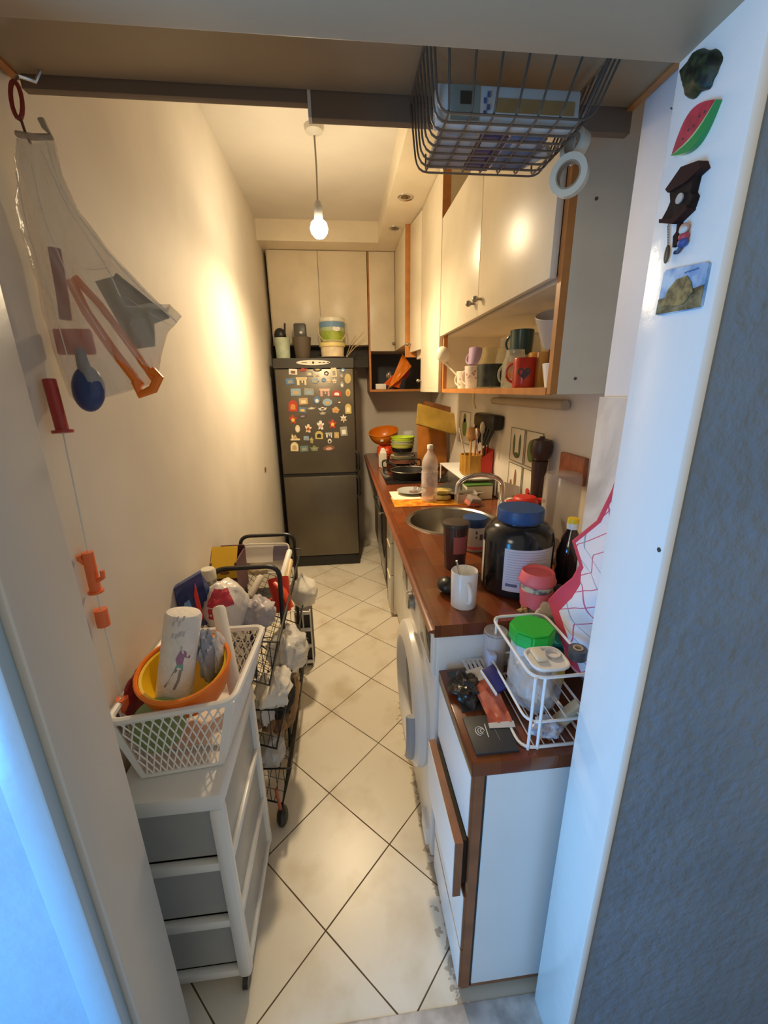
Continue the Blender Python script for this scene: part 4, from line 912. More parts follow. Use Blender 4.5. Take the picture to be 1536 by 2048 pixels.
b = B(); panel_sheet(b, [(0.72, 1.76, WZ + 0.002), (0.81, 1.76, WZ + 0.002), (0.83, 1.80, WZ + 0.13), (0.725, 1.79, WZ + 0.165)], 0.004, 6, 6, 0.004); S(b, 'white_card', M('off_white_card', (0.70, 0.62, 0.55), 0.6), 'off-white card leaning on the wall behind the red-lidded jug', 'card')
t = T('spice_jar', 'small green-capped spice jar at the foot of the pepper mill', 'jar', (0.80, 1.70, WZ))
B().lathe([(0, 0), (0.02, 0), (0.02, 0.09), (0, 0.09)], (0.812, 1.68, WZ), seg=20).obj('jar', clear('spice_clear', (0.5, 0.5, 0.4), 0.6), t); B().lathe([(0, 0.09), (0.021, 0.09), (0.021, 0.115), (0, 0.116)], (0.812, 1.68, WZ), seg=20).obj('cap', M('olive_cap', (0.16, 0.2, 0.1), 0.4), t)
# pepper mill
t = T('pepper_mill', 'very tall dark turned wooden pepper mill against the wall', 'pepper mill', (0.795, 1.56, WZ))
B().lathe([(0, 0), (0.034, 0), (0.035, 0.01), (0.028, 0.03), (0.024, 0.10), (0.027, 0.20), (0.031, 0.28), (0.033, 0.295), (0, 0.295)], (0.795, 1.56, WZ), seg=28).obj('body', dwood, t)
B().lathe([(0, 0.295), (0.028, 0.296), (0.034, 0.305), (0.041, 0.33), (0.042, 0.355), (0.036, 0.378), (0.012, 0.385), (0.01, 0.392), (0, 0.394)], (0.795, 1.56, WZ), seg=28).obj('head', dwood, t)
# white shelf riser with utensil pots
t = T('shelf_riser', 'white wire riser against the wall behind the tap', 'riser', (0.74, 2.36, WZ))
b = bx(0.64, 2.10, WZ + 0.10, 0.835, 2.62, WZ + 0.108, bv=0.002); b.obj('top', wpl, t)
for xx, yy in ((0.83, 2.105), (0.645, 2.61), (0.83, 2.61)): B().cyl((xx, yy, WZ + 0.007), (xx, yy, WZ + 0.1), 0.005, seg=8).obj('leg', wpl, t)
RZ = WZ + 0.1085
t = T('utensil_pot', 'yellow ribbed pot of wooden spoons on the white riser', 'pot', (0.71, 2.2, RZ))
B().lathe([(0, 0), (0.05, 0), (0.062, 0.02), (0.06, 0.09), (0.064, 0.115), (0.058, 0.115), (0.054, 0.09), (0.045, 0.01), (0, 0.008)], (0.722, 2.22, RZ), seg=48, ripple=16, ramp=0.03).obj('pot', M('yellow_rattan', (0.50, 0.26, 0.03), 0.5), t)
def spoon(lab, p0, p1, r=0.005, head=None, m=wood, cat='spoon', name='wooden_spoon'):
    t = T(name, lab, cat, p0)
    B().tube([p0, p1], r, 7).obj('handle', m, t)
    d = (Vector(p1) - Vector(p0)).normalized()
    if head:
        q = d.to_track_quat('Z', 'Y').to_euler(); B().ell(Vector(p1) + d * head[2] * 0.8, head[0], head[1], head[2], seg=14, rot=q).obj('head', m, t)
    return t
spoon('wooden spoon with the widest head in the yellow pot', (0.722, 2.235, RZ + 0.01), (0.725, 2.245, RZ + 0.19), head=(0.03, 0.008, 0.042))
spoon('slimmer wooden spoon standing right in the yellow pot', (0.738, 2.22, RZ + 0.01), (0.75, 2.23, RZ + 0.20), head=(0.022, 0.008, 0.035), m=M('reddish_wood', (0.35, 0.13, 0.05), 0.5))
spoon('pale thin stick leaning left out of the yellow pot', (0.705, 2.205, RZ + 0.02), (0.64, 2.2, RZ + 0.26), r=0.004, m=M('pale_stick', (0.72, 0.60, 0.4), 0.5), cat='stick', name='skewer')
t = T('utensil_holder', 'red plastic holder full of dark utensils on the white riser', 'holder', (0.77, 2.14, RZ))
b = B()
o = [(0.745, 2.175), (0.832, 2.175), (0.832, 2.3), (0.745, 2.3)]
hz = (0.085, 0.145, 0.145, 0.085)
va = [b.bm.verts.new((x, y, RZ)) for x, y in o]; vb = [b.bm.verts.new((x, y, RZ + h)) for (x, y), h in zip(o, hz)]
vi = [b.bm.verts.new((x + (0.004 if i in (0, 3) else -0.004), y + (0.004 if i < 2 else -0.004), RZ + h)) for i, ((x, y), h) in enumerate(zip(o, hz))]
vf = [b.bm.verts.new((x + (0.004 if i in (0, 3) else -0.004), y + (0.004 if i < 2 else -0.004), RZ + 0.006)) for i, (x, y) in enumerate(o)]
b._f(va[::-1]); b._f(vf)
for i in range(4):
    j = (i + 1) % 4; b._f([va[i], va[j], vb[j], vb[i]]); b._f([vb[i], vb[j], vi[j], vi[i]]); b._f([vi[i], vi[j], vf[j], vf[i]])
b.obj('holder', red, t)
uts = [((0.76, 2.19), (0.735, 2.18), 0.24, 'steel ladle leftmost in the red holder', chrome, (0.014, 0.006, 0.03)), ((0.775, 2.2), (0.765, 2.18), 0.27, 'cream handled utensil in the red holder', M('cream_handle', (0.66, 0.60, 0.44), 0.4), (0.015, 0.008, 0.035)),
       ((0.79, 2.21), (0.79, 2.19), 0.22, 'black spatula front in the red holder', blk, (0.02, 0.006, 0.04)), ((0.81, 2.23), (0.815, 2.21), 0.24, 'brown handled turner right in the red holder', M('brown_handle', (0.14, 0.06, 0.03), 0.4), (0.02, 0.006, 0.035))]
for p0, p1, h, lab, m_, hd in uts: spoon(lab, (*p0, RZ + 0.008), (*p1, RZ + h - hd[2]), head=hd, m=m_, cat='utensil', name='kitchen_utensil')
# knife rack on the wall
t = T('knife_rack', 'black rounded knife rack fixed to the wall above the red utensil holder', 'knife rack', (0.82, 2.22, 1.19))
b = bx(0.775, 2.06, 1.235, XR - 0.0005, 2.38, 1.315, bv=0.018); b.obj('rack', M('block_black', (0.012, 0.012, 0.012), 0.4), t)
for k in range(6):
    y_ = 2.09 + 0.052 * k; B().tube([(0.79, y_, 1.242), (0.772, y_ + 0.03, 1.16 - 0.012 * (k % 2))], [0.013, 0.010], 8, flat=0.7).obj('knife_handle', blk, t)
# picture tiles and wall things, right wall
def wall_pic(lab, y0, y1, z0, z1, prints, fr=None):
    t = T('picture_tile', lab, 'tile', (XR, (y0 + y1) / 2, z0), group='picture tiles on the right wall')
    bx(XR - 0.006, y0, z0, XR - 0.0005, y1, z1, bv=0.001).obj('tile', M('tile_cream', (0.72, 0.68, 0.58), 0.25), t)
    w = 0.003
    for q in ((y0, y1, z0, z0 + w), (y0, y1, z1 - w, z1), (y0, y0 + w, z0, z1), (y1 - w, y1, z0, z1)): bx(XR - 0.0075, q[0], q[2], XR - 0.006, q[1], q[3]).obj('border_line', M('tile_border', (0.16, 0.15, 0.12), 0.4), t)
    for (cy, cz, ry, rz, m_) in prints: B().lathe([(0, 0), (1, 0), (1, 0.001), (0, 0.001)], (XR - 0.006, y0 + (y1 - y0) * cy, z0 + (z1 - z0) * cz), (-1, 0, 0), 16, sx=ry, sy=rz).obj('printed_motif', m_, t)
pg = M('print_leaf_green', (0.13, 0.22, 0.06), 0.5); pd = M('print_dark_green', (0.10, 0.13, 0.07), 0.5); pr_ = M('print_tomato', (0.5, 0.03, 0.02), 0.5); pb_ = M('print_brown', (0.25, 0.13, 0.07), 0.5)
wall_pic('picture tile with green bottles left of the pepper mill', 1.80, 1.955, 1.105, 1.265, ((0.3, 0.5, 0.012, 0.055, pd), (0.72, 0.5, 0.012, 0.05, pd), (0.5, 0.2, 0.03, 0.014, pd)))
wall_pic('picture tile with a leafy artichoke behind the pepper mill', 1.625, 1.785, 1.105, 1.265, ((0.65, 0.45, 0.035, 0.05, pg), (0.45, 0.6, 0.03, 0.03, pg)))
wall_pic('picture tile with red tomatoes low left of the pepper mill', 1.625, 1.785, 0.935, 1.095, ((0.62, 0.35, 0.022, 0.018, pr_), (0.5, 0.25, 0.02, 0.016, pr_)))
wall_pic('picture tile with a brown bottle low beside the shelf riser', 1.80, 1.955, 0.935, 1.095, ((0.45, 0.5, 0.014, 0.055, pb_), (0.75, 0.3, 0.012, 0.03, pb_)))
wall_pic('picture tile with a green jug behind the wooden spoons', 2.62, 2.86, 1.09, 1.30, ((0.5, 0.5, 0.05, 0.06, pg), (0.5, 0.8, 0.03, 0.03, pd)))
t = T('wall_plaque', 'orange-brown plaque on the right wall near the pier', 'plaque', (XR, 1.37, 1.1))
bx(XR - 0.018, 1.30, 1.115, XR - 0.0005, 1.46, 1.215, bv=0.004).obj('plaque', M('terracotta_plaque', (0.36, 0.12, 0.06), 0.5, var=0.2, vscale=25), t)
# coat hook of the shelf: pale bracket under the cabinet
t = T('rail_bracket', 'cream bracket with a hanging rail under the mug shelf', 'bracket', (0.8, 2.1, 1.36))
b = B().tube([(0.70, 2.16, 1.431), (0.70, 2.165, 1.38), (0.715, 2.17, 1.345)], 0.008, 8); b.obj('hook', M('cream_bracket', (0.75, 0.64, 0.36), 0.4), t)
B().cyl((0.815, 1.45, 1.385), (0.815, 2.17, 1.385), 0.018, seg=16).obj('rail', M('rail_beige', (0.45, 0.37, 0.26), 0.5), t)
# chopping boards
t = T('chopping_board', 'tall orange wooden chopping board leaning upright in the far corner', 'chopping board', (0.7, 3.1, WZ), (math.radians(-6), 0, math.radians(6)))
B().box(-0.125, -0.01, 0.006, 0.115, 0.01, 0.33, bv=0.01).obj('board', M('orange_board', (0.42, 0.15, 0.02), 0.4, var=0.15, vscale=10), t, local=True)
t = T('chopping_board', 'yellowish chopping board lying slanted on top of the tall one', 'chopping board', (0.70, 2.98, 1.215), (math.radians(-30), math.radians(16), math.radians(8)))
B().box(-0.17, -0.02, -0.07, 0.15, 0.0, 0.10, bv=0.008).obj('board', M('yellow_board', (0.38, 0.24, 0.04), 0.45, var=0.15, vscale=10), t, local=True)
t = T('bread_box', 'dark brown wooden box behind the slanted chopping board', 'box', (0.74, 3.2, 1.2), (0, math.radians(14), 0))
B().box(-0.13, -0.06, 0.03, 0.09, 0.06, 0.135, bv=0.006).obj('box', M('rust_wood', (0.20, 0.07, 0.015), 0.5, var=0.2, vscale=10), t, local=True)
# plates, bowls, far corner
t = T('dish_rack', 'black metal dish rack holding plates in the far corner', 'rack', (0.45, 3.2, WZ))
b = B()
for y in (3.08, 3.36): b.tube(rpath([(0.30, y, WZ + 0.004), (0.60, y, WZ + 0.004), (0.60, y, WZ + 0.06), (0.30, y, WZ + 0.06)], 0.02, 3, True), 0.004, 6, closed=True)
for k in range(9): b.tube([(0.31 + 0.035 * k, 3.08, WZ + 0.004), (0.31 + 0.035 * k, 3.36, WZ + 0.004)], 0.003, 5)
b.obj('wire_frame', blkm, t)
pls = [(0.105, (0.62, 0.25, 0.16)), (0.105, (0.66, 0.32, 0.24)), (0.10, (0.55, 0.20, 0.12)), (0.10, (0.62, 0.50, 0.30)), (0.098, (0.55, 0.52, 0.36)), (0.096, (0.6, 0.52, 0.28)), (0.095, (0.66, 0.6, 0.42))]
nm = ['lowest', 'second', 'third', 'fourth', 'fifth', 'sixth', 'topmost']
cnm = ['salmon', 'pale pink', 'rust red', 'tan', 'grey-green', 'straw yellow', 'cream']
for k, (r, c) in enumerate(pls):
    b = B().lathe([(0, 0), (r * 0.6, 0), (r, 0.012), (r, 0.0145), (r * 0.6, 0.003), (0, 0.003)], (0.475, 3.22, WZ + 0.009 + 0.0085 * k), seg=36)
    S(b, 'dinner_plate', M('plate_' + cnm[k].replace(' ', '_'), c, 0.3), cnm[k] + ' plate, ' + nm[k] + ' from the bottom of the corner stack', 'plate', 'stacked plates in the far corner')
for k, (r, c, lab) in enumerate(((0.085, (0.012, 0.012, 0.012), 'black bowl between the plates and the green bowls'), (0.09, (0.52, 0.55, 0.10), 'olive-yellow bowl, lowest of the green bowls'), (0.092, (0.45, 0.47, 0.30), 'greyish bowl, middle of the green bowls'), (0.092, (0.48, 0.66, 0.05), 'lime green bowl on top of the corner stack'))):
    b = B().lathe(bowl_prof(r, 0.05, 0.003, 0.5), (0.475 + 0.002 * k, 3.22, WZ + 0.082 + 0.028 * k), seg=36)
    S(b, 'cereal_bowl', M('bowl_%d' % k, c, 0.3), lab, 'bowl', 'stacked bowls in the far corner')
t = T('salad_bowl', 'large orange bowl leaning in the far corner by the fridge', 'bowl', (0.37, 3.5, WZ + 0.1), (math.radians(14), math.radians(-8), 0))
B().lathe(bowl_prof(0.125, 0.10, 0.004, 0.4), (0, 0, 0.045), seg=40).obj('shell', M('orange_glaze', (0.62, 0.18, 0.01), 0.3), t, local=True)
b = B().box(-0.045, -0.124, 0.105, -0.02, -0.118, 0.12); b.obj('price_sticker', paper, t, local=True)
b = bag(B(), (0.37, 3.44, WZ + 0.065), (0.075, 0.06, 0.065), n=14, amp=0.3, seed=21.0); S(b, 'red_packet', M('orange_red_packet', (0.62, 0.06, 0.01), 0.35), 'orange-red packet under the big orange bowl', 'packet')
b = bag(B(), (0.335, 3.02, WZ + 0.05), (0.02, 0.02, 0.045), n=14, amp=0.2, seed=22.0)
t = T('milk_carton', 'white carton with a folded top at the worktop front near the fridge', 'carton', (0.315, 3.17, WZ))
b.bm.free()
bx(0.285, 3.085, WZ, 0.335, 3.145, WZ + 0.115, bv=0.002).obj('carton', M('carton_white', (0.55, 0.53, 0.45), 0.5), t)
B().prism([(0.287, 3.09, WZ + 0.115), (0.333, 3.09, WZ + 0.115), (0.32, 3.09, WZ + 0.145), (0.30, 3.09, WZ + 0.145)], (0, 0.05, 0)).obj('folded_top', paper, t)
B().box(0.277, 3.09, WZ + 0.004, 0.2845, 3.14, WZ + 0.10).obj('side_label', M('pale_side', (0.66, 0.6, 0.5), 0.4), t)
t = T('drinking_glass', 'tall clear glass behind the green bowls in the far corner', 'glass', (0.55, 3.4, WZ))
B().lathe(cup_prof(0.045, 0.05, 0.24), (0.56, 3.44, WZ), seg=24).obj('glass', glass, t)
# plastic packets near the pier
b = bag(B(), (0.80, 1.16, WZ + 0.12), (0.028, 0.05, 0.075), n=14, amp=0.35, seed=31.0); S(b, 'plastic_packet', M('bluish_film', (0.62, 0.66, 0.74), 0.25, alpha=0.85), 'bluish-white plastic packet beside the pier', 'packet')
b = bag(B(), (0.80, 1.13, WZ + 0.045), (0.022, 0.04, 0.035), n=14, amp=0.2, seed=32.0); S(b, 'purple_packet', purp, 'purple packet under the bluish-white one by the pier', 'packet')
# ================================================================ open mug shelf
SZ = 1.4485
def cup(lab, x, y, z, r0, r1, h, m, hd=None, cat='cup', name='cup', rot=None, hr=0.0045, seg=30, spots=None, group=None):
    t = T(name, lab, cat, (x, y, z), rot or (0, 0, 0), group)
    B().lathe(cup_prof(r0, r1, h), seg=seg).obj('cup', m, t, local=True)
    if hd:
        handle(B(), (r0 + r1) / 2 * hd[0], (r0 + r1) / 2 * hd[1], h * 0.2, h * 0.85, h * 0.34, hd, hr).obj('handle', m, t, local=True)
    if spots:
        b = B(); n, ms = spots
        for k in range(n):
            a = -2.9 + 2.2 * random.random(); zz = h * (0.15 + 0.7 * random.random()); r = r0 + (r1 - r0) * zz / h
            b.lathe([(0, 0), (0.005, 0), (0.005, 0.0006), (0, 0.0006)], (math.cos(a) * r, math.sin(a) * r, zz), (math.cos(a), math.sin(a), 0), 8)
        b.obj('floral_print', ms, t, local=True)
    return t
cream = M('cream_china', (0.72, 0.66, 0.55), 0.22)
rose = M('rose_print', (0.42, 0.22, 0.20), 0.5)
cup('cream teacup with small floral sprigs at the far end of the mug shelf', 0.62, 2.07, SZ, 0.032, 0.042, 0.082, cream, (-0.5, 0.87), spots=(12, rose))
cup('cream teacup with pink blossom nearer the dark jar on the mug shelf', 0.615, 1.915, SZ, 0.034, 0.042, 0.098, M('cream_pink_china', (0.70, 0.58, 0.52), 0.22, var=0.1, vscale=40), (-0.5, 0.87), spots=(16, rose))
cup('lilac cup tilted on top of the pink blossom teacup', 0.625, 1.945, SZ + 0.1, 0.028, 0.038, 0.075, M('lilac_china', (0.42, 0.30, 0.45), 0.22), (-0.45, 0.9), rot=(math.radians(-10), math.radians(12), 0))
def jar(lab, x, y, z, r, h, m, band=None, lid=None, cat='jar', hd=False):
    t = T('glass_jar', lab, cat, (x, y, z))
    B().lathe([(0, 0.002), (r * 0.9, 0), (r, 0.006), (r, h * 0.62), (r * 0.78, h * 0.8), (r * 0.72, h * 0.98), (r * 0.74, h), (r * 0.68, h), (r * 0.66, h * 0.98), (0, h * 0.97)], (x, y, z), seg=32).obj('jar', m, t)
    if band: B().lathe([(r + 0.0006, 0.006), (r + 0.0012, 0.006), (r + 0.0012, h * 0.6), (r + 0.0006, h * 0.6)], (x, y, z), seg=32).obj('wrap', band, t)
    if lid: B().lathe([(0, h), (r * 0.76, h), (r * 0.78, h + 0.004), (r * 0.78, h + 0.02), (0, h + 0.022)], (x, y, z), seg=32).obj('lid', lid, t)
    if hd: handle(B(), x - r * 0.6, y + r * 0.75, z + h * 0.15, z + h * 0.6, 0.02, (-0.62, 0.78), 0.004).obj('handle', m, t)
    return t
jar('wide glass jar with a black-green wrap in the middle of the mug shelf', 0.615, 1.69, SZ, 0.054, 0.155, clear('amber_glass', (0.60, 0.48, 0.20), 0.36, 0.05), M('black_green_wrap', (0.035, 0.045, 0.03), 0.4, col2=(0.010, 0.011, 0.010), vscale=25))
jar('clear glass jar behind the wrapped jar on the mug shelf', 0.72, 1.80, SZ, 0.045, 0.20, clear('grey_glass', (0.55, 0.52, 0.45), 0.4, 0.05))
jar('clear glass jar deep behind the mug with fruit on the shelf', 0.76, 1.66, SZ, 0.045, 0.205, clear('grey_glass', (0.55, 0.52, 0.45), 0.4, 0.05))
jm = jar('clear jar mug with an orange and yellow print on the mug shelf', 0.605, 1.435, SZ, 0.042, 0.125, clear('greenish_glass', (0.55, 0.55, 0.42), 0.45, 0.05), None, None, 'jar', True)
b = B().lathe([(0.0425, 0.03), (0.043, 0.03), (0.043, 0.085), (0.0425, 0.085)], (0.605, 1.435, SZ), seg=20, a0=-2.6, a1=-1.2); b.obj('fruit_print', M('fruit_print_orange', (0.70, 0.30, 0.05), 0.4, col2=(0.6, 0.55, 0.3), vscale=30), jm)
cup('dark teal mug stacked upside up behind the jar mug', 0.665, 1.53, SZ + 0.115, 0.038, 0.042, 0.085, M('dark_teal_glaze', (0.03, 0.075, 0.075), 0.25), (-0.5, 0.87), 'mug', 'mug')
cup('tall pale glass standing under the dark teal mug', 0.665, 1.53, SZ, 0.035, 0.04, 0.114, clear('pale_glass', (0.6, 0.58, 0.5), 0.5, 0.05), None, 'glass', 'drinking_glass')
cup('red mug with a dark heart on the near part of the mug shelf', 0.595, 1.33, SZ, 0.034, 0.036, 0.092, M('red_glaze', (0.42, 0.03, 0.015), 0.22), (-0.6, 0.8), 'mug', 'mug')
t = bpy.data.objects['mug.002']
hx = []
for k in range(24):
    a = 2 * PI * k / 24; hx.append((0.0013 * 16 * math.sin(a) ** 3, 0.0013 * (13 * math.cos(a) - 5 * math.cos(2 * a) - 2 * math.cos(3 * a) - math.cos(4 * a))))
b = B(); a_c = -2.0
P0 = [Vector((0.0358 * math.cos(a_c + u / 0.0358), 0.0358 * math.sin(a_c + u / 0.0358), 0.045 + v)) for u, v in hx]
va = [b.bm.verts.new(p) for p in P0]; vb = [b.bm.verts.new(Vector((p.x * 1.02, p.y * 1.02, p.z))) for p in P0]
b._f(va[::-1]); b._f(vb)
for i in range(24): b._f([va[i], va[(i + 1) % 24], vb[(i + 1) % 24], vb[i]])
b.obj('heart_print', M('heart_dark', (0.035, 0.01, 0.012), 0.4), t, local=True)
cup('orange-yellow glass behind the red mug on the shelf', 0.655, 1.355, SZ, 0.032, 0.036, 0.11, clear('orange_glass', (0.75, 0.38, 0.05), 0.6, 0.05), None, 'glass', 'drinking_glass')
cup('dark purple mug behind the small white cup at the near end', 0.70, 1.30, SZ, 0.036, 0.04, 0.12, M('dark_purple_glaze', (0.07, 0.03, 0.08), 0.25), None, 'mug', 'mug')
cup('big pale grey cup tipped over on top of the near mugs', 0.665, 1.275, SZ + 0.125, 0.04, 0.062, 0.09, M('pale_grey_china', (0.48, 0.45, 0.42), 0.3), None, rot=(math.radians(18), math.radians(-14), 0))
cup('small white cup at the near end of the mug shelf', 0.61, 1.165, SZ, 0.022, 0.034, 0.066, wht, None)
cup('tall cream mug in the near corner behind the small white cup', 0.71, 1.12, SZ, 0.04, 0.042, 0.14, cream, None, 'mug', 'mug')
# white ladle sticking out of the shelf
t = T('serving_spoon', 'round white serving spoon sticking out of the far end of the mug shelf', 'spoon', (0.60, 2.0, SZ + 0.09))
B().ell((0.520, 2.12, 1.612), 0.034, 0.030, 0.040, seg=24, rot=Euler((0, math.radians(-25), 0))).obj('bowl', M('ivory_plastic', (0.80, 0.74, 0.58), 0.35), t)
B().tube([(0.53, 2.13, 1.58), (0.56, 2.09, 1.54), (0.60, 2.06, 1.49)], [0.013, 0.008, 0.007], 8, flat=0.7).obj('handle', M('ivory_plastic', (0.8, 0.74, 0.58), 0.35), t)

# ================================================================ cubby of the corner cabinet
t = T('plastic_sheet', 'orange plastic sheet folded in the corner cubby', 'plastic sheet', (0.5, 3.52, 1.46))
b = B(); panel_sheet(b, [(0.40, 3.512, 1.455), (0.50, 3.515, 1.53), (0.60, 3.525, 1.63), (0.525, 3.53, 1.73)], 0.004, 8, 8, 0.01, 2); b.obj('front_flap', M('bright_orange', (0.90, 0.25, 0.01), 0.4), t)
b = B(); panel_sheet(b, [(0.36, 3.53, 1.49), (0.50, 3.56, 1.46), (0.56, 3.57, 1.62), (0.44, 3.56, 1.56)], 0.004, 8, 8, 0.01, 5); b.obj('back_flap', M('deep_orange', (0.75, 0.12, 0.01), 0.4), t)
b = bag(B(), (0.54, 3.58, 1.60), (0.05, 0.03, 0.06), n=12, amp=0.3, seed=41.0); S(b, 'red_packet', M('red_packet_foil', (0.5, 0.03, 0.03), 0.35), 'red packet behind the orange sheet in the corner cubby', 'packet')
S(bx(0.30, 3.53, 1.451, 0.385, 3.60, 1.495, bv=0.003), 'soap_box', paper, 'small white box at the left of the corner cubby', 'box')
b = bag(B(), (0.42, 3.60, 1.56), (0.025, 0.025, 0.03), n=12, amp=0.3, seed=43.0); S(b, 'silver_packet', M('silver_packet', (0.6, 0.58, 0.54), 0.25, metal=0.7), 'small silvery packet above the white box in the corner cubby', 'packet')

# ================================================================ things on top of the fridge
FZ = 1.6855
t = T('utensil_tin', 'mint green tin with dark scrubbing brushes at the left on the fridge', 'tin', (-0.42, 3.39, FZ))
B().lathe(cup_prof(0.05, 0.058, 0.145), (-0.418, 3.36, FZ), seg=28).obj('tin', M('mint_enamel', (0.50, 0.58, 0.44), 0.35, var=0.12, vscale=12), t)
B().ell((-0.43, 3.36, FZ + 0.165), 0.045, 0.04, 0.05, seg=14).obj('brush', blk, t)
B().tube([(-0.40, 3.36, FZ + 0.12), (-0.388, 3.35, FZ + 0.245)], 0.007, 8).obj('brush_handle', blk, t)
t = T('storage_pot', 'brown translucent pot holding a dark box on the fridge', 'pot', (-0.27, 3.4, FZ))
B().lathe(cup_prof(0.055, 0.07, 0.15), (-0.272, 3.37, FZ), seg=28).obj('pot', M('smoky_brown_pot', (0.11, 0.085, 0.06), 0.4), t)
bx(-0.325, 3.33, FZ + 0.13, -0.235, 3.40, FZ + 0.245, bv=0.012).obj('dark_box', M('charcoal_box', (0.06, 0.06, 0.055), 0.4), t)
B().ell((-0.272, 3.33, FZ + 0.18), 0.012, 0.003, 0.009, seg=10).obj('white_mark', paper, t)
t = T('food_tub', 'low yellow-lidded food tub under the painted bucket on the fridge', 'tub', (-0.04, 3.42, FZ))
B().lathe([(0, 0), (0.085, 0), (0.09, 0.07), (0, 0.07)], (-0.045, 3.37, FZ + 0.01), seg=36).obj('tub', M('tub_cream', (0.72, 0.60, 0.40), 0.4, var=0.12, vscale=15), t)
B().lathe([(0, 0.07), (0.098, 0.07), (0.1, 0.075), (0.098, 0.095), (0.09, 0.1), (0, 0.1)], (-0.045, 3.37, FZ + 0.01), seg=36).obj('lid', M('lid_yellow', (0.75, 0.62, 0.25), 0.4), t)
S(B().lathe([(0, 0), (0.13, 0), (0.14, 0.006), (0.13, 0.008), (0, 0.006)], (-0.045, 3.40, FZ), seg=36), 'tray', M('grey_tray', (0.42, 0.38, 0.34), 0.4), 'flat grey tray under the tubs on the fridge', 'tray')
t = T('food_bucket', 'white bucket with a green meadow and blue sky label on the fridge', 'bucket', (-0.04, 3.42, FZ + 0.11))
BX, BY, BZ = -0.04, 3.37, FZ + 0.112
B().lathe([(0, 0), (0.083, 0), (0.095, 0.14), (0.098, 0.143), (0.098, 0.165), (0.09, 0.172), (0, 0.172)], (BX, BY, BZ), seg=40).obj('bucket', M('bucket_white', (0.75, 0.72, 0.60), 0.35), t)
for z0_, z1_, m_ in ((0.004, 0.075, M('meadow_green', (0.22, 0.34, 0.04), 0.4, col2=(0.38, 0.45, 0.06), vscale=18)), (0.0755, 0.10, M('haze_green', (0.42, 0.50, 0.30), 0.4)), (0.1005, 0.138, M('sky_blue', (0.16, 0.30, 0.48), 0.4))):
    ra = 0.0834 + 0.012 * z0_ / 0.14; rb_ = 0.0834 + 0.012 * z1_ / 0.14
    B().lathe([(ra, z0_), (ra + 0.0008, z0_), (rb_ + 0.0008, z1_), (rb_, z1_)], (BX, BY, BZ), seg=40).obj('label_band', m_, t)
a_ = -PI / 2 + 0.35
B().lathe([(0, 0), (0.03, 0), (0.03, 0.002), (0, 0.002)], (BX + 0.0915 * math.cos(a_), BY + 0.0915 * math.sin(a_), BZ + 0.088), (math.cos(a_), math.sin(a_), 0.1), 24, sy=0.6).obj('label_blotch', paper, t)
B().tube([(BX - 0.1, BY, BZ + 0.12), (BX - 0.105, BY - 0.03, BZ + 0.06), (BX - 0.07, BY - 0.09, BZ + 0.008), (BX + 0.07, BY - 0.09, BZ + 0.008), (BX + 0.105, BY - 0.03, BZ + 0.06), (BX + 0.1, BY, BZ + 0.12)], 0.003, 6).obj('bail_handle', M('bail_cream', (0.7, 0.62, 0.4), 0.4), t)
t = T('dried_twigs', 'few dried twigs lying right of the bucket on the fridge', 'twigs', (0.1, 3.42, FZ))
for p, q in (((0.06, 3.42, FZ + 0.004), (0.20, 3.38, FZ + 0.19)), ((0.05, 3.43, FZ + 0.004), (0.22, 3.40, FZ + 0.13)), ((0.055, 3.44, FZ + 0.004), (0.14, 3.42, FZ + 0.17))):
    B().tube([p, ((p[0] + q[0]) / 2, p[1], (p[2] + q[2]) / 2 + 0.02), q], 0.003, 6).obj('twig', M('twig_tan', (0.5, 0.4, 0.22), 0.7), t)

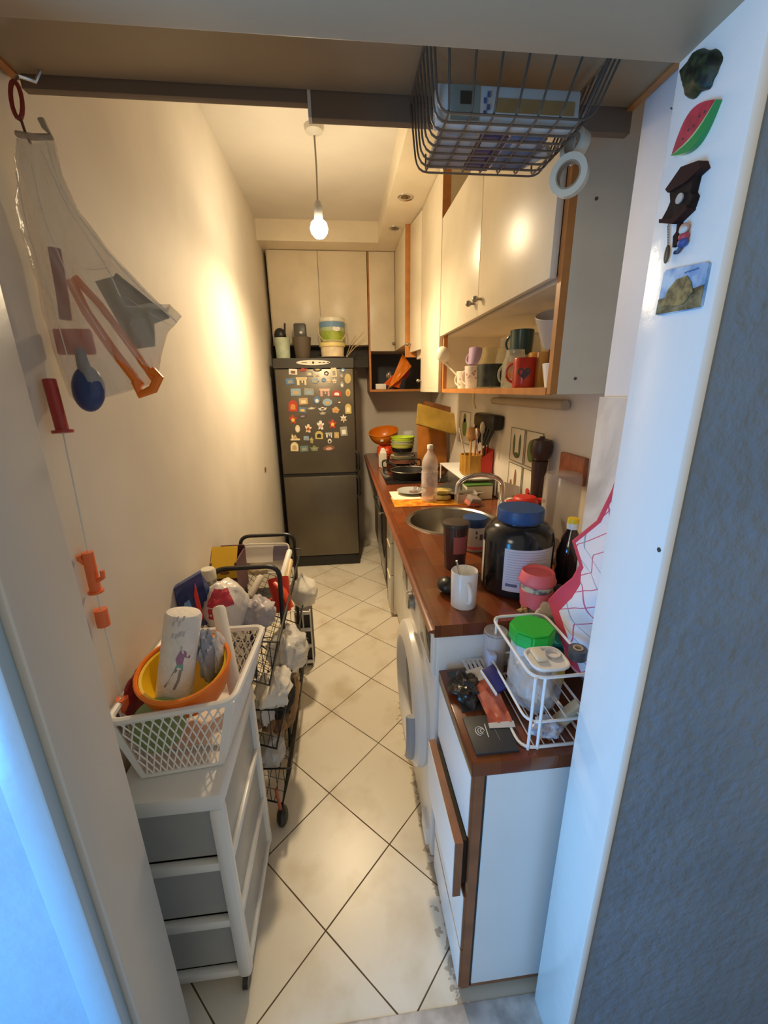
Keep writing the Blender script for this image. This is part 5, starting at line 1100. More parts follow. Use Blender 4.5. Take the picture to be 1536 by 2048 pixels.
# ================================================================ souvenir magnets on the fridge door
FY = 3.252
cm = {}
def col(n, c): cm[n] = M('magnet_' + n, c, 0.45); return cm[n]
col('cream', (0.72, 0.62, 0.40)); col('white', (0.75, 0.72, 0.64)); col('tan', (0.50, 0.36, 0.18)); col('red', (0.45, 0.05, 0.03)); col('blue', (0.10, 0.20, 0.38)); col('sky', (0.25, 0.38, 0.50)); col('grey', (0.30, 0.30, 0.26)); col('green', (0.20, 0.22, 0.10)); col('brown', (0.20, 0.10, 0.05)); col('yellow', (0.75, 0.50, 0.08)); col('black', (0.03, 0.03, 0.03)); col('purple', (0.10, 0.06, 0.09)); col('orange', (0.60, 0.25, 0.06)); col('pink', (0.6, 0.35, 0.3)); col('gold', (0.52, 0.42, 0.14)); col('teal', (0.12, 0.20, 0.20))
def shape(kind, w, h):
    if kind == 'rect': return [(-w / 2, -h / 2), (w / 2, -h / 2), (w / 2, h / 2), (-w / 2, h / 2)]
    if kind == 'oval': return [(w / 2 * math.cos(2 * PI * k / 20), h / 2 * math.sin(2 * PI * k / 20)) for k in range(20)]
    if kind == 'arch': return [(-w / 2, -h / 2), (w / 2, -h / 2)] + [(w / 2 * math.cos(PI * k / 10), h * 0.0 + h / 2 * math.sin(PI * k / 10)) for k in range(11)]
    if kind == 'gate': return [(-w * .42, -h / 2), (-w * .2, -h / 2), (-w * .2, h * .12), (w * .0, h * .12), (w * .0, -h * .2), (w * .12, -h * .2), (w * .12, h * .12), (w * .26, h * .12), (w * .26, -h / 2), (w * .42, -h / 2), (w * .42, h * .2), (w / 2, h * .28), (w * .5, h / 2), (-w * .5, h / 2), (-w * .5, h * .28), (-w * .42, h * .2)]
    if kind == 'star': return [((w / 2 if k % 2 == 0 else w * 0.24) * math.cos(PI / 2 + PI * k / 6), (h / 2 if k % 2 == 0 else h * 0.24) * math.sin(PI / 2 + PI * k / 6)) for k in range(12)]
    if kind == 'blob': return [(w / 2 * (0.8 + 0.2 * math.sin(3.1 * k + w * 300)) * math.cos(2 * PI * k / 14), h / 2 * (0.8 + 0.2 * math.cos(2.3 * k + h * 300)) * math.sin(2 * PI * k / 14)) for k in range(14)]
    if kind == 'boat': return [(-w / 2, h * .3), (-w * .3, -h / 2), (w * .3, -h / 2), (w / 2, h * .3), (w * .3, h * .1), (0, h * .5), (-w * .3, h * .1)]
    if kind == 'figure': return [(-w * .35, -h / 2), (-w * .05, -h * .35), (w * .1, -h / 2), (w * .35, -h * .45), (w * .25, -h * .1), (w / 2, h * .05), (w * .45, h * .2), (w * .2, h * .15), (w * .2, h * .4), (0, h / 2), (-w * .2, h * .4), (-w * .2, h * .2), (-w / 2, h * .3), (-w * .45, h * .05), (-w * .25, -h * .1)]
    if kind == 'tower': return [(-w / 2, -h / 2), (w / 2, -h / 2), (w / 2, -h * .28), (w * .2, -h * .22), (w * .12, h * .1), (0, h * .35), (-w * .1, h * .1), (-w * .22, h * .2), (-w * .3, h * .5), (-w * .38, h * .1), (-w * .35, -h * .22), (-w / 2, -h * .28)]
    if kind == 'tag': return [(-w / 2, -h / 2), (w / 2, -h / 2), (w / 2, h * .25), (w * .2, h / 2), (-w * .2, h / 2), (-w / 2, h * .25)]
MG = [(-0.343, 1.585, 0.060, 0.040, 'rect', 'white', 'brown', 'white framed picture magnet at the top left of the fridge door'), (-0.269, 1.600, 0.066, 0.026, 'boat', 'red', 'brown', 'dark red boat-shaped magnet in the top row on the fridge'), (-0.161, 1.600, 0.066, 0.026, 'oval', 'black', 'gold', 'black oval lettered magnet in the top row on the fridge'), (-0.221, 1.571, 0.050, 0.036, 'tag', 'grey', 'cream', 'grey shirt-shaped magnet below the dark red boat magnet'), (-0.165, 1.561, 0.034, 0.036, 'star', 'white', 'tan', 'little white shell magnet below the black oval magnet'), (-0.097, 1.573, 0.044, 0.038, 'blob', 'black', 'white', 'black cut-out magnet with a white crescent near the tall picture'), (-0.040, 1.578, 0.040, 0.066, 'rect', 'cream', 'grey', 'tall cream framed picture magnet in the top row'), (0.027, 1.594, 0.048, 0.034, 'blob', 'blue', 'white', 'dark blue cap-shaped magnet at the top right of the fridge door'), (0.016, 1.553, 0.034, 0.038, 'blob', 'grey', 'pink', 'small grey figure magnet below the dark blue cap'), (0.062, 1.532, 0.048, 0.072, 'oval', 'gold', 'tan', 'golden oval magnet at the right edge near the top'), (-0.370, 1.517, 0.062, 0.044, 'rect', 'blue', 'grey', 'dim blue landscape magnet at the left in the second row'), (-0.285, 1.517, 0.082, 0.056, 'gate', 'cream', 'tan', 'cream gateway-shaped magnet in the second row'), (-0.185, 1.518, 0.070, 0.044, 'blob', 'sky', 'tan', 'blue and sand dolphin-coast magnet in the second row'), (-0.119, 1.525, 0.032, 0.030, 'oval', 'blue', 'sky', 'small round blue magnet right of the blue and sand one'), (-0.080, 1.515, 0.032, 0.034, 'figure', 'cream', 'tan', 'cream horse-like magnet, left one of two in the second row'), (-0.038, 1.515, 0.034, 0.034, 'figure', 'white', 'orange', 'cream horse-like magnet, right one of two in the second row'), (0.017, 1.489, 0.036, 0.058, 'blob', 'grey', 'white', 'grey and white crinkled magnet left of the golden oval'), (-0.333, 1.439, 0.074, 0.052, 'rect', 'sky', 'tan', 'mountain landscape magnet at the left in the third row'), (-0.234, 1.440, 0.072, 0.052, 'rect', 'grey', 'sky', 'plain grey-green picture magnet in the third row'), (-0.116, 1.434, 0.082, 0.058, 'gate', 'pink', 'cream', 'salmon gateway-shaped magnet in the third row'), (-0.026, 1.425, 0.064, 0.042, 'tag', 'red', 'white', 'red and white magnet right of the salmon gateway'), (0.060, 1.430, 0.036, 0.056, 'oval', 'gold', 'orange', 'amber teardrop magnet at the right edge in the third row'), (-0.281, 1.372, 0.066, 0.048, 'rect', 'tan', 'cream', 'tan map-like rectangular magnet in the fourth row'), (-0.179, 1.378, 0.048, 0.056, 'oval', 'blue', 'white', 'bright blue and white oval magnet in the fourth row'), (-0.100, 1.361, 0.074, 0.056, 'oval', 'sky', 'tan', 'wide blue and beige oval beach magnet in the fourth row'), (-0.362, 1.338, 0.066, 0.082, 'tag', 'red', 'orange', 'big red lantern-shaped magnet at the left edge'), (-0.292, 1.308, 0.056, 0.038, 'rect', 'blue', 'yellow', 'small blue framed sunset magnet right of the red lantern'), (-0.224, 1.320, 0.074, 0.022, 'boat', 'grey', 'cream', 'thin grey-cream bird-shaped magnet in the fifth row'), (-0.140, 1.315, 0.070, 0.026, 'boat', 'white', 'black', 'white boat-shaped magnet in the middle of the fifth row'), (-0.141, 1.282, 0.056, 0.026, 'boat', 'grey', 'gold', 'grey-gold antler-shaped magnet below the white boat'), (-0.040, 1.302, 0.066, 0.058, 'blob', 'tan', 'orange', 'tan round shell magnet in the fifth row'), (0.057, 1.310, 0.048, 0.074, 'tag', 'gold', 'cream', 'golden jagged magnet at the right edge in the fifth row'), (-0.009, 1.360, 0.040, 0.022, 'blob', 'brown', 'white', 'small brown and white magnet right of the beach oval'), (-0.370, 1.239, 0.060, 0.068, 'figure', 'red', 'yellow', 'red figure magnet with a yellow star at the left edge'), (-0.295, 1.262, 0.070, 0.030, 'boat', 'purple', 'grey', 'dark purple wing-shaped magnet in the sixth row'), (0.018, 1.237, 0.056, 0.068, 'star', 'white', 'tan', 'white flower-like figure magnet at the right in the sixth row'), (-0.162, 1.191, 0.056, 0.072, 'figure', 'white', 'pink', 'white jumping figure magnet in the middle of the door'), (-0.069, 1.199, 0.062, 0.068, 'figure', 'red', 'yellow', 'red figure magnet with a yellow star right of the white jumper'), (-0.258, 1.168, 0.052, 0.066, 'figure', 'cream', 'red', 'cream and red jumping figure magnet left of the white jumper'), (-0.340, 1.166, 0.036, 0.058, 'oval', 'cream', 'white', 'cream skull-like oval magnet at the left'), (-0.364, 1.104, 0.072, 0.052, 'tower', 'cream', 'tan', 'cream castle-shaped magnet at the left in the eighth row'), (-0.178, 1.114, 0.060, 0.060, 'tag', 'gold', 'black', 'golden house-shaped magnet in the eighth row'), (-0.101, 1.112, 0.052, 0.036, 'gate', 'white', 'black', 'thin white gate-shaped magnet in the eighth row'), (-0.042, 1.110, 0.036, 0.046, 'rect', 'tan', 'gold', 'small tan block magnet right of the thin white gate'), (0.016, 1.139, 0.054, 0.070, 'rect', 'grey', 'white', 'plain grey rectangular magnet at the right in the eighth row'), (-0.279, 1.092, 0.040, 0.032, 'rect', 'sky', 'grey', 'small grey-blue picture magnet below the jumping figures'), (-0.238, 1.075, 0.030, 0.046, 'figure', 'gold', 'grey', 'small golden animal magnet right of the grey-blue picture'), (-0.098, 1.065, 0.030, 0.036, 'oval', 'white', 'black', 'small white badge magnet below the thin white gate'), (-0.374, 1.029, 0.060, 0.070, 'arch', 'cream', 'tan', 'cream dome-shaped magnet at the bottom left'), (-0.300, 1.011, 0.064, 0.046, 'rect', 'teal', 'grey', 'dark teal lettered magnet in the bottom row'), (-0.221, 1.013, 0.074, 0.046, 'boat', 'green', 'grey', 'olive bridge-shaped magnet in the bottom row'), (-0.107, 1.010, 0.094, 0.044, 'oval', 'brown', 'pink', 'wide brown-pink oval magnet at the bottom right')]
for k, (x, z, w, h, kind, c1, c2, lab) in enumerate(MG):
    t = T('fridge_magnet', lab, 'magnet', (x, FY, z), (0, math.radians(random.uniform(-5, 5)) if kind not in ('gate',) else 0, 0), 'souvenir magnets on the fridge')
    b = B(); P = shape(kind, w, h); b.prism([(px, -0.005, pz) for px, pz in P], (0, 0.0045, 0)); b.obj('plate', cm[c1], t, local=True)
    b = B(); kd = kind if kind in ('rect', 'oval', 'tag', 'arch') else 'blob'
    Q = shape(kd, w * 0.55, h * 0.5); dz = -h * 0.08 if kind != 'gate' else h * 0.3
    if kind == 'gate': Q = shape('rect', w * 0.8, h * 0.12)
    b.prism([(px, -0.0068, pz + dz) for px, pz in Q], (0, 0.0018, 0)); b.obj('relief', cm[c2], t, local=True)
# small rectangular plug plate on the left wall
S(bx(XL, 2.77, 0.925, XL + 0.004, 2.81, 0.955, bv=0.001), 'wall_plate', M('plate_brown', (0.2, 0.12, 0.06), 0.5), 'tiny brown plate on the left wall before the fridge', 'wall plate')
# ================================================================ low unit by the doorway: wire rack and clutter
LZ = ZT + 0.0004
t = T('wire_rack', 'white two-tier wire rack on the low drawer unit', 'rack', (0.46, 0.73, LZ))
ww = M('white_coated_wire', (0.80, 0.81, 0.82), 0.3)
RX0, RX1, RY0, RY1 = 0.338, 0.478, 0.622, 0.845
for z, r, nm_ in ((LZ + 0.004, 0.0034, 'bottom_ring'), (0.806, 0.0028, 'middle_ring'), (0.912, 0.0034, 'top_ring')):
    x0 = RX0 + (0.008 if z > 0.8 else 0)
    P = rpath([(x0, RY0, z), (RX1, RY0, z), (RX1, RY1, z), (x0, RY1, z)], 0.03, 5, True)
    B().tube(P, r, 7, closed=True).obj(nm_, ww, t)
for xx in (0.352, 0.372, 0.462): B().cyl((xx, RY0, LZ), (xx, RY0, 0.912), 0.0032, seg=8).obj('post', ww, t)
for xx in (0.36, 0.462): B().cyl((xx, RY1, LZ), (xx, RY1, 0.912), 0.0032, seg=8).obj('post', ww, t)
for k in range(5):
    xx = 0.366 + 0.0225 * k; B().cyl((xx, RY0, LZ + 0.005), (xx, RY1, LZ + 0.005), 0.0016, seg=6).obj('floor_wire', ww, t)
for k in range(3):
    xx = 0.40 + 0.03 * k; B().cyl((xx, RY0, 0.806), (xx, RY1, 0.806), 0.0014, seg=6).obj('shelf_wire', ww, t)
# jar with the green lid
t = T('snack_jar', 'white jar with a big bright green lid at the back of the wire rack', 'jar', (0.44, 0.80, LZ + 0.008))
m8 = [(0.05 * math.cos(PI / 8 + PI * k / 4), 0.05 * math.sin(PI / 8 + PI * k / 4)) for k in range(8)]
b = B(); b.prism([(0.414 + x * 0.86, 0.772 + y * 0.86, 0.760) for x, y in m8], (0, 0, 0.135)); b.obj('jar', clear('white_clear_jar', (0.72, 0.70, 0.66), 0.8, 0.15), t)
b = B(); b.prism([(0.414 + x * 1.02, 0.772 + y * 1.02, 0.893) for x, y in m8], (0, 0, 0.036)); b.bm.normal_update(); bmesh.ops.bevel(b.bm, geom=b.bm.edges[:], offset=0.004, segments=2, affect='EDGES'); b.obj('lid', grn, t)
b = B().lathe([(0, 0), (0.016, 0), (0.016, 0.001), (0, 0.001)], (0.404, 0.728, 0.868), (-0.1, -1, 0), 20, sy=0.55); b.obj('dark_logo', M('dark_logo', (0.03, 0.04, 0.03), 0.5), t)
t = T('dosing_tray', 'white moulded plastic tray lying on top of the wire rack', 'tray', (0.395, 0.665, 0.916))
P = rpath([(0.358, 0.632, 0.916), (0.432, 0.632, 0.916), (0.432, 0.700, 0.916), (0.358, 0.700, 0.916)], 0.024, 5, True)
b = B(); b.prism([(p.x, p.y, 0.9155) for p in P], (0, 0, 0.004)); b.obj('base', wpl, t)
B().tube([(p.x, p.y, 0.921) for p in P], 0.0035, 6, closed=True).obj('rim', wpl, t)
bx(0.37, 0.655, 0.92, 0.394, 0.692, 0.930, bv=0.004).obj('raised_block', M('tray_cream', (0.74, 0.70, 0.58), 0.4), t)
B().lathe([(0.013, 0.004), (0.016, 0.010), (0.0145, 0.010), (0.0115, 0.004)], (0.413, 0.676, 0.916), seg=24).obj('round_well', M('well_grey', (0.66, 0.66, 0.68), 0.35), t)
# teal thing
t = T('teal_box', 'teal open-fronted plastic box behind the green-lidded jar', 'box', (0.468, 0.822, LZ + 0.02), (math.radians(8), math.radians(16), 0.1))
b = B().box(-0.03, -0.02, 0.055, 0.03, 0.02, 0.062); b.box(-0.03, -0.02, 0.10, 0.03, 0.02, 0.108); b.box(-0.03, -0.02, 0.062, -0.023, 0.02, 0.10); b.box(0.023, -0.02, 0.062, 0.03, 0.02, 0.10); b.obj('frame', teal, t, local=True)
B().box(-0.023, 0.01, 0.062, 0.023, 0.018, 0.10).obj('dark_inside', M('teal_dark', (0.01, 0.04, 0.045), 0.4), t, local=True)
B().box(-0.018, -0.012, 0.0, 0.018, 0.012, 0.055).obj('stand', M('teal_dark', (0.01, 0.04, 0.045), 0.4), t, local=True)
b = bag(B(), (0.535, 0.925, WZ + 0.035), (0.05, 0.03, 0.035), n=14, amp=0.3, seed=51.0); S(b, 'black_pouch', M('navy_black_cloth', (0.012, 0.016, 0.03), 0.6), 'navy-black soft pouch behind the teal box at the worktop end', 'pouch')
b = bag(B(), (0.475, 0.906, WZ + 0.012), (0.03, 0.014, 0.012), n=14, amp=0.4, seed=52.0); S(b, 'snack_packet', M('patterned_packet', (0.55, 0.30, 0.08), 0.5, col2=(0.05, 0.03, 0.02), vscale=80), 'small orange and black patterned packet at the foot of the pink cup', 'packet')
b = bag(B(), (0.505, 0.862, 0.90), (0.033, 0.02, 0.03), n=14, amp=0.3, seed=53.0); S(b, 'paper_scrap', M('beige_paper', (0.62, 0.50, 0.38), 0.7), 'crumpled beige paper between the green lid and the towel', 'paper')
# things left of the rack
t = T('flat_box', 'flat black box with a white curly emblem at the front of the low unit', 'box', (0.30, 0.68, LZ))
t_fb = t
bx(0.242, 0.618, LZ, 0.333, 0.715, LZ + 0.006, bv=0.001).obj('box', M('charcoal_card', (0.035, 0.035, 0.038), 0.5), t)
b = B()
for k, (dx, r) in enumerate(((0, 0.012), (0.002, 0.008), (0.004, 0.004))):
    b.tube([(0.268 + dx + r * 0.8 * math.cos(a), 0.672 + r * math.sin(a), LZ + 0.0066) for a in [0.6 * k + 2 * PI * q / 18 for q in range(14)]], 0.0009, 4)
b.tube([(0.281, 0.655, LZ + 0.0066), (0.284, 0.69, LZ + 0.0066)], 0.001, 4)
q = b.obj('white_emblem', M('emblem_white', (0.75, 0.74, 0.72), 0.5), t)
b = B()
b.tube([(0.302, 0.645, LZ + 0.0066), (0.300, 0.70, LZ + 0.0066)], 0.0006, 4); b.obj('crease_line', M('crease_grey', (0.2, 0.2, 0.21), 0.5), t)
b = bag(B(), (0.272, 0.79, LZ + 0.02), (0.032, 0.045, 0.024), n=18, amp=0.45, seed=61.0); S(b, 'rubber_gloves', M('black_rubber', (0.018, 0.016, 0.015), 0.3, col2=(0.06, 0.05, 0.04), vscale=30), 'crumpled black rubber gloves on the low unit beside its edge', 'gloves')
b = B(); panel_sheet(b, [(0.247, 0.735, LZ + 0.003), (0.335, 0.735, LZ + 0.003), (0.335, 0.87, LZ + 0.004), (0.247, 0.87, LZ + 0.004)], 0.003, 10, 10, 0.004, 8); S(b, 'dark_wrapper', M('dark_grey_film', (0.05, 0.05, 0.048), 0.25), 'dark grey plastic wrapper under the black gloves', 'wrapper')
t = T('spice_packet', 'red spice packet with clear edges leaning by the wire rack', 'packet', (0.312, 0.70, LZ))
b = B(); panel_sheet(b, [(0.296, 0.685, LZ + 0.01), (0.345, 0.682, LZ + 0.012), (0.336, 0.79, LZ + 0.045), (0.287, 0.79, LZ + 0.03)], 0.008, 12, 12, 0.006, 2); b.obj('contents', M('paprika_red', (0.42, 0.07, 0.035), 0.25, col2=(0.55, 0.16, 0.10), vscale=30), t)
b = B(); panel_sheet(b, [(0.291, 0.676, LZ + 0.008), (0.347, 0.673, LZ + 0.008), (0.347, 0.684, LZ + 0.014), (0.291, 0.686, LZ + 0.012)], 0.003, 6, 3, 0.001); b.obj('near_seal', M('clear_seal', (0.7, 0.66, 0.6), 0.3), t)
b = B(); panel_sheet(b, [(0.284, 0.79, LZ + 0.03), (0.325, 0.79, LZ + 0.044), (0.322, 0.825, LZ + 0.05), (0.28, 0.825, LZ + 0.038)], 0.003, 6, 6, 0.002); b.obj('far_seal', M('clear_seal', (0.7, 0.66, 0.6), 0.3), t)
t = T('navy_packet', 'small navy blue packet with a white edge beside the red spice packet', 'packet', (0.334, 0.77, LZ + 0.05), (math.radians(20), math.radians(-18), 0.2))
B().box(-0.014, -0.03, 0, 0.018, 0.032, 0.01, bv=0.001).obj('packet', M('navy_card', (0.03, 0.03, 0.16), 0.4), t, local=True)
B().box(-0.0185, -0.033, 0, -0.0145, 0.032, 0.0115, bv=0.0005).obj('white_edge', paper, t, local=True)
t = T('slotted_turner', 'white slotted plastic turner lying at the back of the low unit', 'turner', (0.32, 0.85, LZ + 0.01))
b = B()
for k in range(5): b.box(0.288 + 0.0115 * k, 0.835, LZ + 0.03, 0.295 + 0.0115 * k, 0.872, LZ + 0.033)
b.box(0.287, 0.828, LZ + 0.0295, 0.342, 0.836, LZ + 0.034); b.box(0.287, 0.871, LZ + 0.0295, 0.342, 0.876, LZ + 0.034); b.obj('blade', M('turner_white', (0.68, 0.70, 0.74), 0.4), t)
B().tube([(0.29, 0.83, LZ + 0.018), (0.315, 0.815, LZ + 0.014), (0.365, 0.805, LZ + 0.012)], 0.006, 8, flat=0.6).obj('handle', M('turner_white', (0.68, 0.70, 0.74), 0.4), t)
b = bag(B(), (0.315, 0.855, LZ + 0.014), (0.025, 0.02, 0.012), n=12, amp=0.3, seed=63.0); S(b, 'grey_rag', M('grey_rag', (0.12, 0.11, 0.11), 0.8), 'dark grey rag under the slotted turner', 'rag')
t = T('clear_tub', 'small clear plastic tub standing against the worktop step', 'tub', (0.37, 0.865, LZ))
B().lathe(cup_prof(0.026, 0.03, 0.12), (0.365, 0.858, LZ), seg=24).obj('tub', clear('tub_clear', (0.75, 0.68, 0.66), 0.45, 0.12), t)
B().lathe([(0, 0), (0.028, 0), (0.03, 0.004), (0.028, 0.006), (0, 0.004)], (0.366, 0.858, LZ + 0.121), seg=24).obj('lid', clear('tub_lid', (0.6, 0.56, 0.55), 0.6, 0.12), t)
S(bx(0.338, 0.815, LZ + 0.001, 0.355, 0.845, LZ + 0.085, bv=0.002), 'pill_box', M('pale_blue_card', (0.50, 0.54, 0.72), 0.5), 'narrow pale blue carton in front of the clear tub', 'carton')
# inside the rack
bagm = M('clear_crinkled_bag', (0.72, 0.68, 0.66), 0.15, alpha=0.42, bump=0.8, bscale=30)
b = bag(B(), (0.408, 0.735, 0.815), (0.055, 0.07, 0.068), n=20, amp=0.18, seed=71.0); S(b, 'plastic_bag', bagm, 'clear crinkled bag of food filling the wire rack', 'bag')
b = bag(B(), (0.415, 0.74, 0.80), (0.032, 0.05, 0.04), n=14, amp=0.25, seed=72.0); S(b, 'food_portion', M('pale_food', (0.66, 0.50, 0.42), 0.6, col2=(0.7, 0.58, 0.3), vscale=20), 'pinkish-yellow food inside the clear crinkled bag', 'food')
t = T('rusk_slab', 'long tan rusk-like stick leaning in the wire rack', 'stick', (0.438, 0.648, 0.785), (0, math.radians(-42), 0))
B().box(-0.042, -0.011, -0.011, 0.045, 0.011, 0.011, bv=0.003).obj('stick', M('rusk_tan', (0.46, 0.38, 0.26), 0.7, var=0.15, vscale=30), t, local=True)
b = bag(B(), (0.402, 0.642, 0.768), (0.030, 0.014, 0.023), n=16, amp=0.5, seed=73.0); S(b, 'foil_wrapper', M('blue_white_foil', (0.70, 0.70, 0.75), 0.3, col2=(0.30, 0.32, 0.42), vscale=60), 'scrunched blue-white wrapper at the front of the wire rack', 'wrapper')
S(bx(0.445, 0.715, 0.81, 0.472, 0.725, 0.87, bv=0.001), 'yellow_carton', M('ochre_card', (0.62, 0.38, 0.06), 0.5), 'ochre carton behind the tan stick in the wire rack', 'carton')
t = T('tape_reel', 'dark reel with a pale core on the right of the wire rack', 'reel', (0.462, 0.668, 0.915))
B().lathe([(0.010, 0), (0.018, 0), (0.018, 0.022), (0.010, 0.022), (0.010, 0)], (0.462, 0.668, 0.916), seg=24).obj('reel', M('reel_dark', (0.08, 0.08, 0.09), 0.4), t)
B().lathe([(0.007, -0.001), (0.0098, -0.001), (0.0098, 0.023), (0.007, 0.023), (0.007, -0.001)], (0.462, 0.668, 0.917), seg=24).obj('core', M('core_tan', (0.5, 0.42, 0.3), 0.6), t)
# ================================================================ dish towel on the pier
RW = [(1.350, 0.762, 0.572, 0.745, 0.572), (1.24, 0.782, 0.566, 0.66, 0.570), (1.165, 0.803, 0.556, 0.615, 0.568), (1.10, 0.850, 0.532, 0.60, 0.562), (1.06, 0.800, 0.525, 0.598, 0.558), (1.03, 0.800, 0.512, 0.598, 0.556), (0.985, 0.828, 0.496, 0.598, 0.552), (0.945, 0.850, 0.488, 0.598, 0.55), (0.905, 0.80, 0.488, 0.60, 0.548), (0.87, 0.765, 0.492, 0.605, 0.546), (0.845, 0.748, 0.494, 0.61, 0.545)]
def row(v):
    q = v * (len(RW) - 1); i = min(int(q), len(RW) - 2); f = q - i; f = f * f * (3 - 2 * f) * 0.4 + f * 0.6
    return [a + (c - a) * f for a, c in zip(RW[i], RW[i + 1])]
def tow(u, v):
    z, yl, xl, yr, xr = row(v)
    fold = math.sin(u * 9 + v * 3) * 0.010 * min(1, v * 2.5) * (0.3 + u)
    return Vector((min(0.574, xl + (xr - xl) * u + fold), yl + (yr - yl) * u, z - 0.012 * math.sin(u * PI) * v))
nu, nv = 60, 110
b = B(); b.surf(tow, nu, nv); uvl = b.bm.loops.layers.uv.new('cloth')
b.bm.faces.ensure_lookup_table()
for i in range(nu):
    for j in range(nv):
        v0 = (j + 0.5) / nv
        for lp_, (du, dv) in zip(b.bm.faces[i * nv + j].loops, ((0, 0), (1, 0), (1, 1), (0, 1))):
            u, v = (i + du) / nu, (j + dv) / nv
            z_, yl_, xl_, yr_, xr_ = row(v)
            lp_[uvl].uv = (u * max(0.02, yl_ - yr_), v * 0.55)
def towel_mat():
    m = bpy.data.materials.new('checked_towel_cloth'); nt, p = nodes_of(m); N = nt.nodes; L = nt.links
    uvn = N.new('ShaderNodeUVMap'); uvn.uv_map = 'cloth'; sp = N.new('ShaderNodeSeparateXYZ'); L.new(uvn.outputs[0], sp.inputs[0])
    def mt(op, a, b=None, c=None):
        n = N.new('ShaderNodeMath'); n.operation = op
        for k, q in enumerate((a, b, c)):
            if q is None: continue
            if isinstance(q, (int, float)): n.inputs[k].default_value = q
            else: L.new(q, n.inputs[k])
        return n.outputs[0]
    U, V = sp.outputs[0], sp.outputs[1]
    A = mt('ADD', mt('MULTIPLY', U, 0.80), mt('MULTIPLY', V, 0.60)); C = mt('SUBTRACT', mt('MULTIPLY', V, 0.80), mt('MULTIPLY', U, 0.60))
    def line(q, per, w, off): return mt('LESS_THAN', mt('ABSOLUTE', mt('SUBTRACT', mt('FRACT', mt('ADD', mt('DIVIDE', q, per), off)), 0.5)), w)
    def rng(q, lo, hi): return mt('MULTIPLY', mt('GREATER_THAN', q, lo), mt('LESS_THAN', q, hi))
    col = N.new('ShaderNodeMix'); col.data_type = 'RGBA'; col.inputs[6].default_value = (0.74, 0.73, 0.80, 1)
    def layer(prev, mask, c):
        x = N.new('ShaderNodeMix'); x.data_type = 'RGBA'
        if prev is None: x.inputs[6].default_value = (0.76, 0.75, 0.82, 1)
        else: L.new(prev, x.inputs[6])
        x.inputs[7].default_value = (*c, 1); L.new(mask, x.inputs[0]); return x.outputs[2]
    o = layer(None, line(A, 0.048, 0.030, 0.10), (0.60, 0.12, 0.22))
    o = layer(o, line(C, 0.048, 0.030, 0.30), (0.25, 0.36, 0.48))
    o = layer(o, line(C, 0.144, 0.011, 0.10), (0.60, 0.12, 0.22))
    edge = mt('ADD', 0.013, mt('MINIMUM', mt('MAXIMUM', mt('MULTIPLY', mt('SUBTRACT', V, 0.24), 0.4), 0.0), 0.032))
    b1 = mt('MULTIPLY', mt('LESS_THAN', U, edge), mt('LESS_THAN', V, 0.535))
    b2 = mt('LESS_THAN', V, 0.075)
    o = layer(o, mt('GREATER_THAN', V, 0.525), (0.66, 0.30, 0.38))
    o = layer(o, mt('MAXIMUM', b1, b2), (0.58, 0.06, 0.11))
    L.new(o, p.inputs['Base Color']); p.inputs['Roughness'].default_value = 0.85
    return m
t = T('dish_towel', 'white checked dish towel with a crimson border hanging on the pier', 'towel', (0.55, 0.72, 1.35))
q = b.obj('cloth', towel_mat(), t, ang=70)
md = q.modifiers.new('thickness', 'SOLIDIFY'); md.thickness = 0.002
b = B().tube([(0.5815, 0.753, 1.362), (0.566, 0.753, 1.360), (0.560, 0.753, 1.345), (0.566, 0.753, 1.338)], 0.0025, 6); S(b, 'wall_hook', chrome, 'small chrome hook on the pier holding the towel', 'hook')
# ================================================================ wire basket hooked under the overhead cupboard
t = T('hanging_wire_basket', 'brown wire basket hooked under the overhead cupboard', 'basket', (0.30, 0.82, ZB))
wm = M('brown_coated_wire', (0.16, 0.12, 0.09), 0.35, metal=0.3)
HX0, HX1, HY0, HY1, HT, HB = 0.150, 0.432, 0.715, 0.925, 1.948, 1.848
tx0, tx1 = HX0, HX1 + 0.015; bx0, bx1 = HX0 + 0.014, HX1 - 0.022
fy0, fy1 = HY0 + 0.03, HY1 - 0.005
P = [(tx0, HY0, HT), (tx1, HY0, HT), (tx1, HY1 - 0.01, HT), (tx0, HY1 - 0.01, HT)]
B().tube(rpath(P, 0.02, 4, True), 0.003, 6, closed=True).obj('rim', wm, t)
n = 9
for k in range(n):
    y = fy0 + (fy1 - fy0) * k / (n - 1); yt = HY0 + 0.008 + (HY1 - 0.02 - HY0) * k / (n - 1)
    B().tube(rpath([(tx0, yt, HT), (bx0, y, HB), (bx1, y, HB), (tx1, yt, HT)], 0.022, 4), 0.0019, 5).obj('hoop_wire', wm, t)
for k in range(7):
    u = (k + 0.5) / 7; xt = tx0 + (tx1 - tx0) * u; xb = bx0 + (bx1 - bx0) * u
    B().tube(rpath([(xt, HY0, HT), (xb, fy0, HB), (xb, fy1, HB), (xb, HY1 - 0.002, HB + 0.03)], 0.012, 3), 0.0019, 5).obj('long_wire', wm, t)
for xx in (0.20, 0.385): B().tube([(xx, HY0, HT), (xx, HY0 + 0.003, ZB - 0.004), (xx, HY0 + 0.05, ZB - 0.004)], 0.003, 6).obj('hook_arm', wm, t)
t = T('medicine_box', 'white and brown box lying at the front of the hanging wire basket', 'box', (0.29, 0.79, HB + 0.003))
bx(0.168, 0.772, HB + 0.004, 0.402, 0.800, HB + 0.052, bv=0.003).obj('carton', M('carton_pale', (0.66, 0.68, 0.66), 0.5), t)
bx(0.262, 0.7705, HB + 0.018, 0.392, 0.7715, HB + 0.036).obj('brown_band', M('carton_tan', (0.40, 0.25, 0.10), 0.5), t)
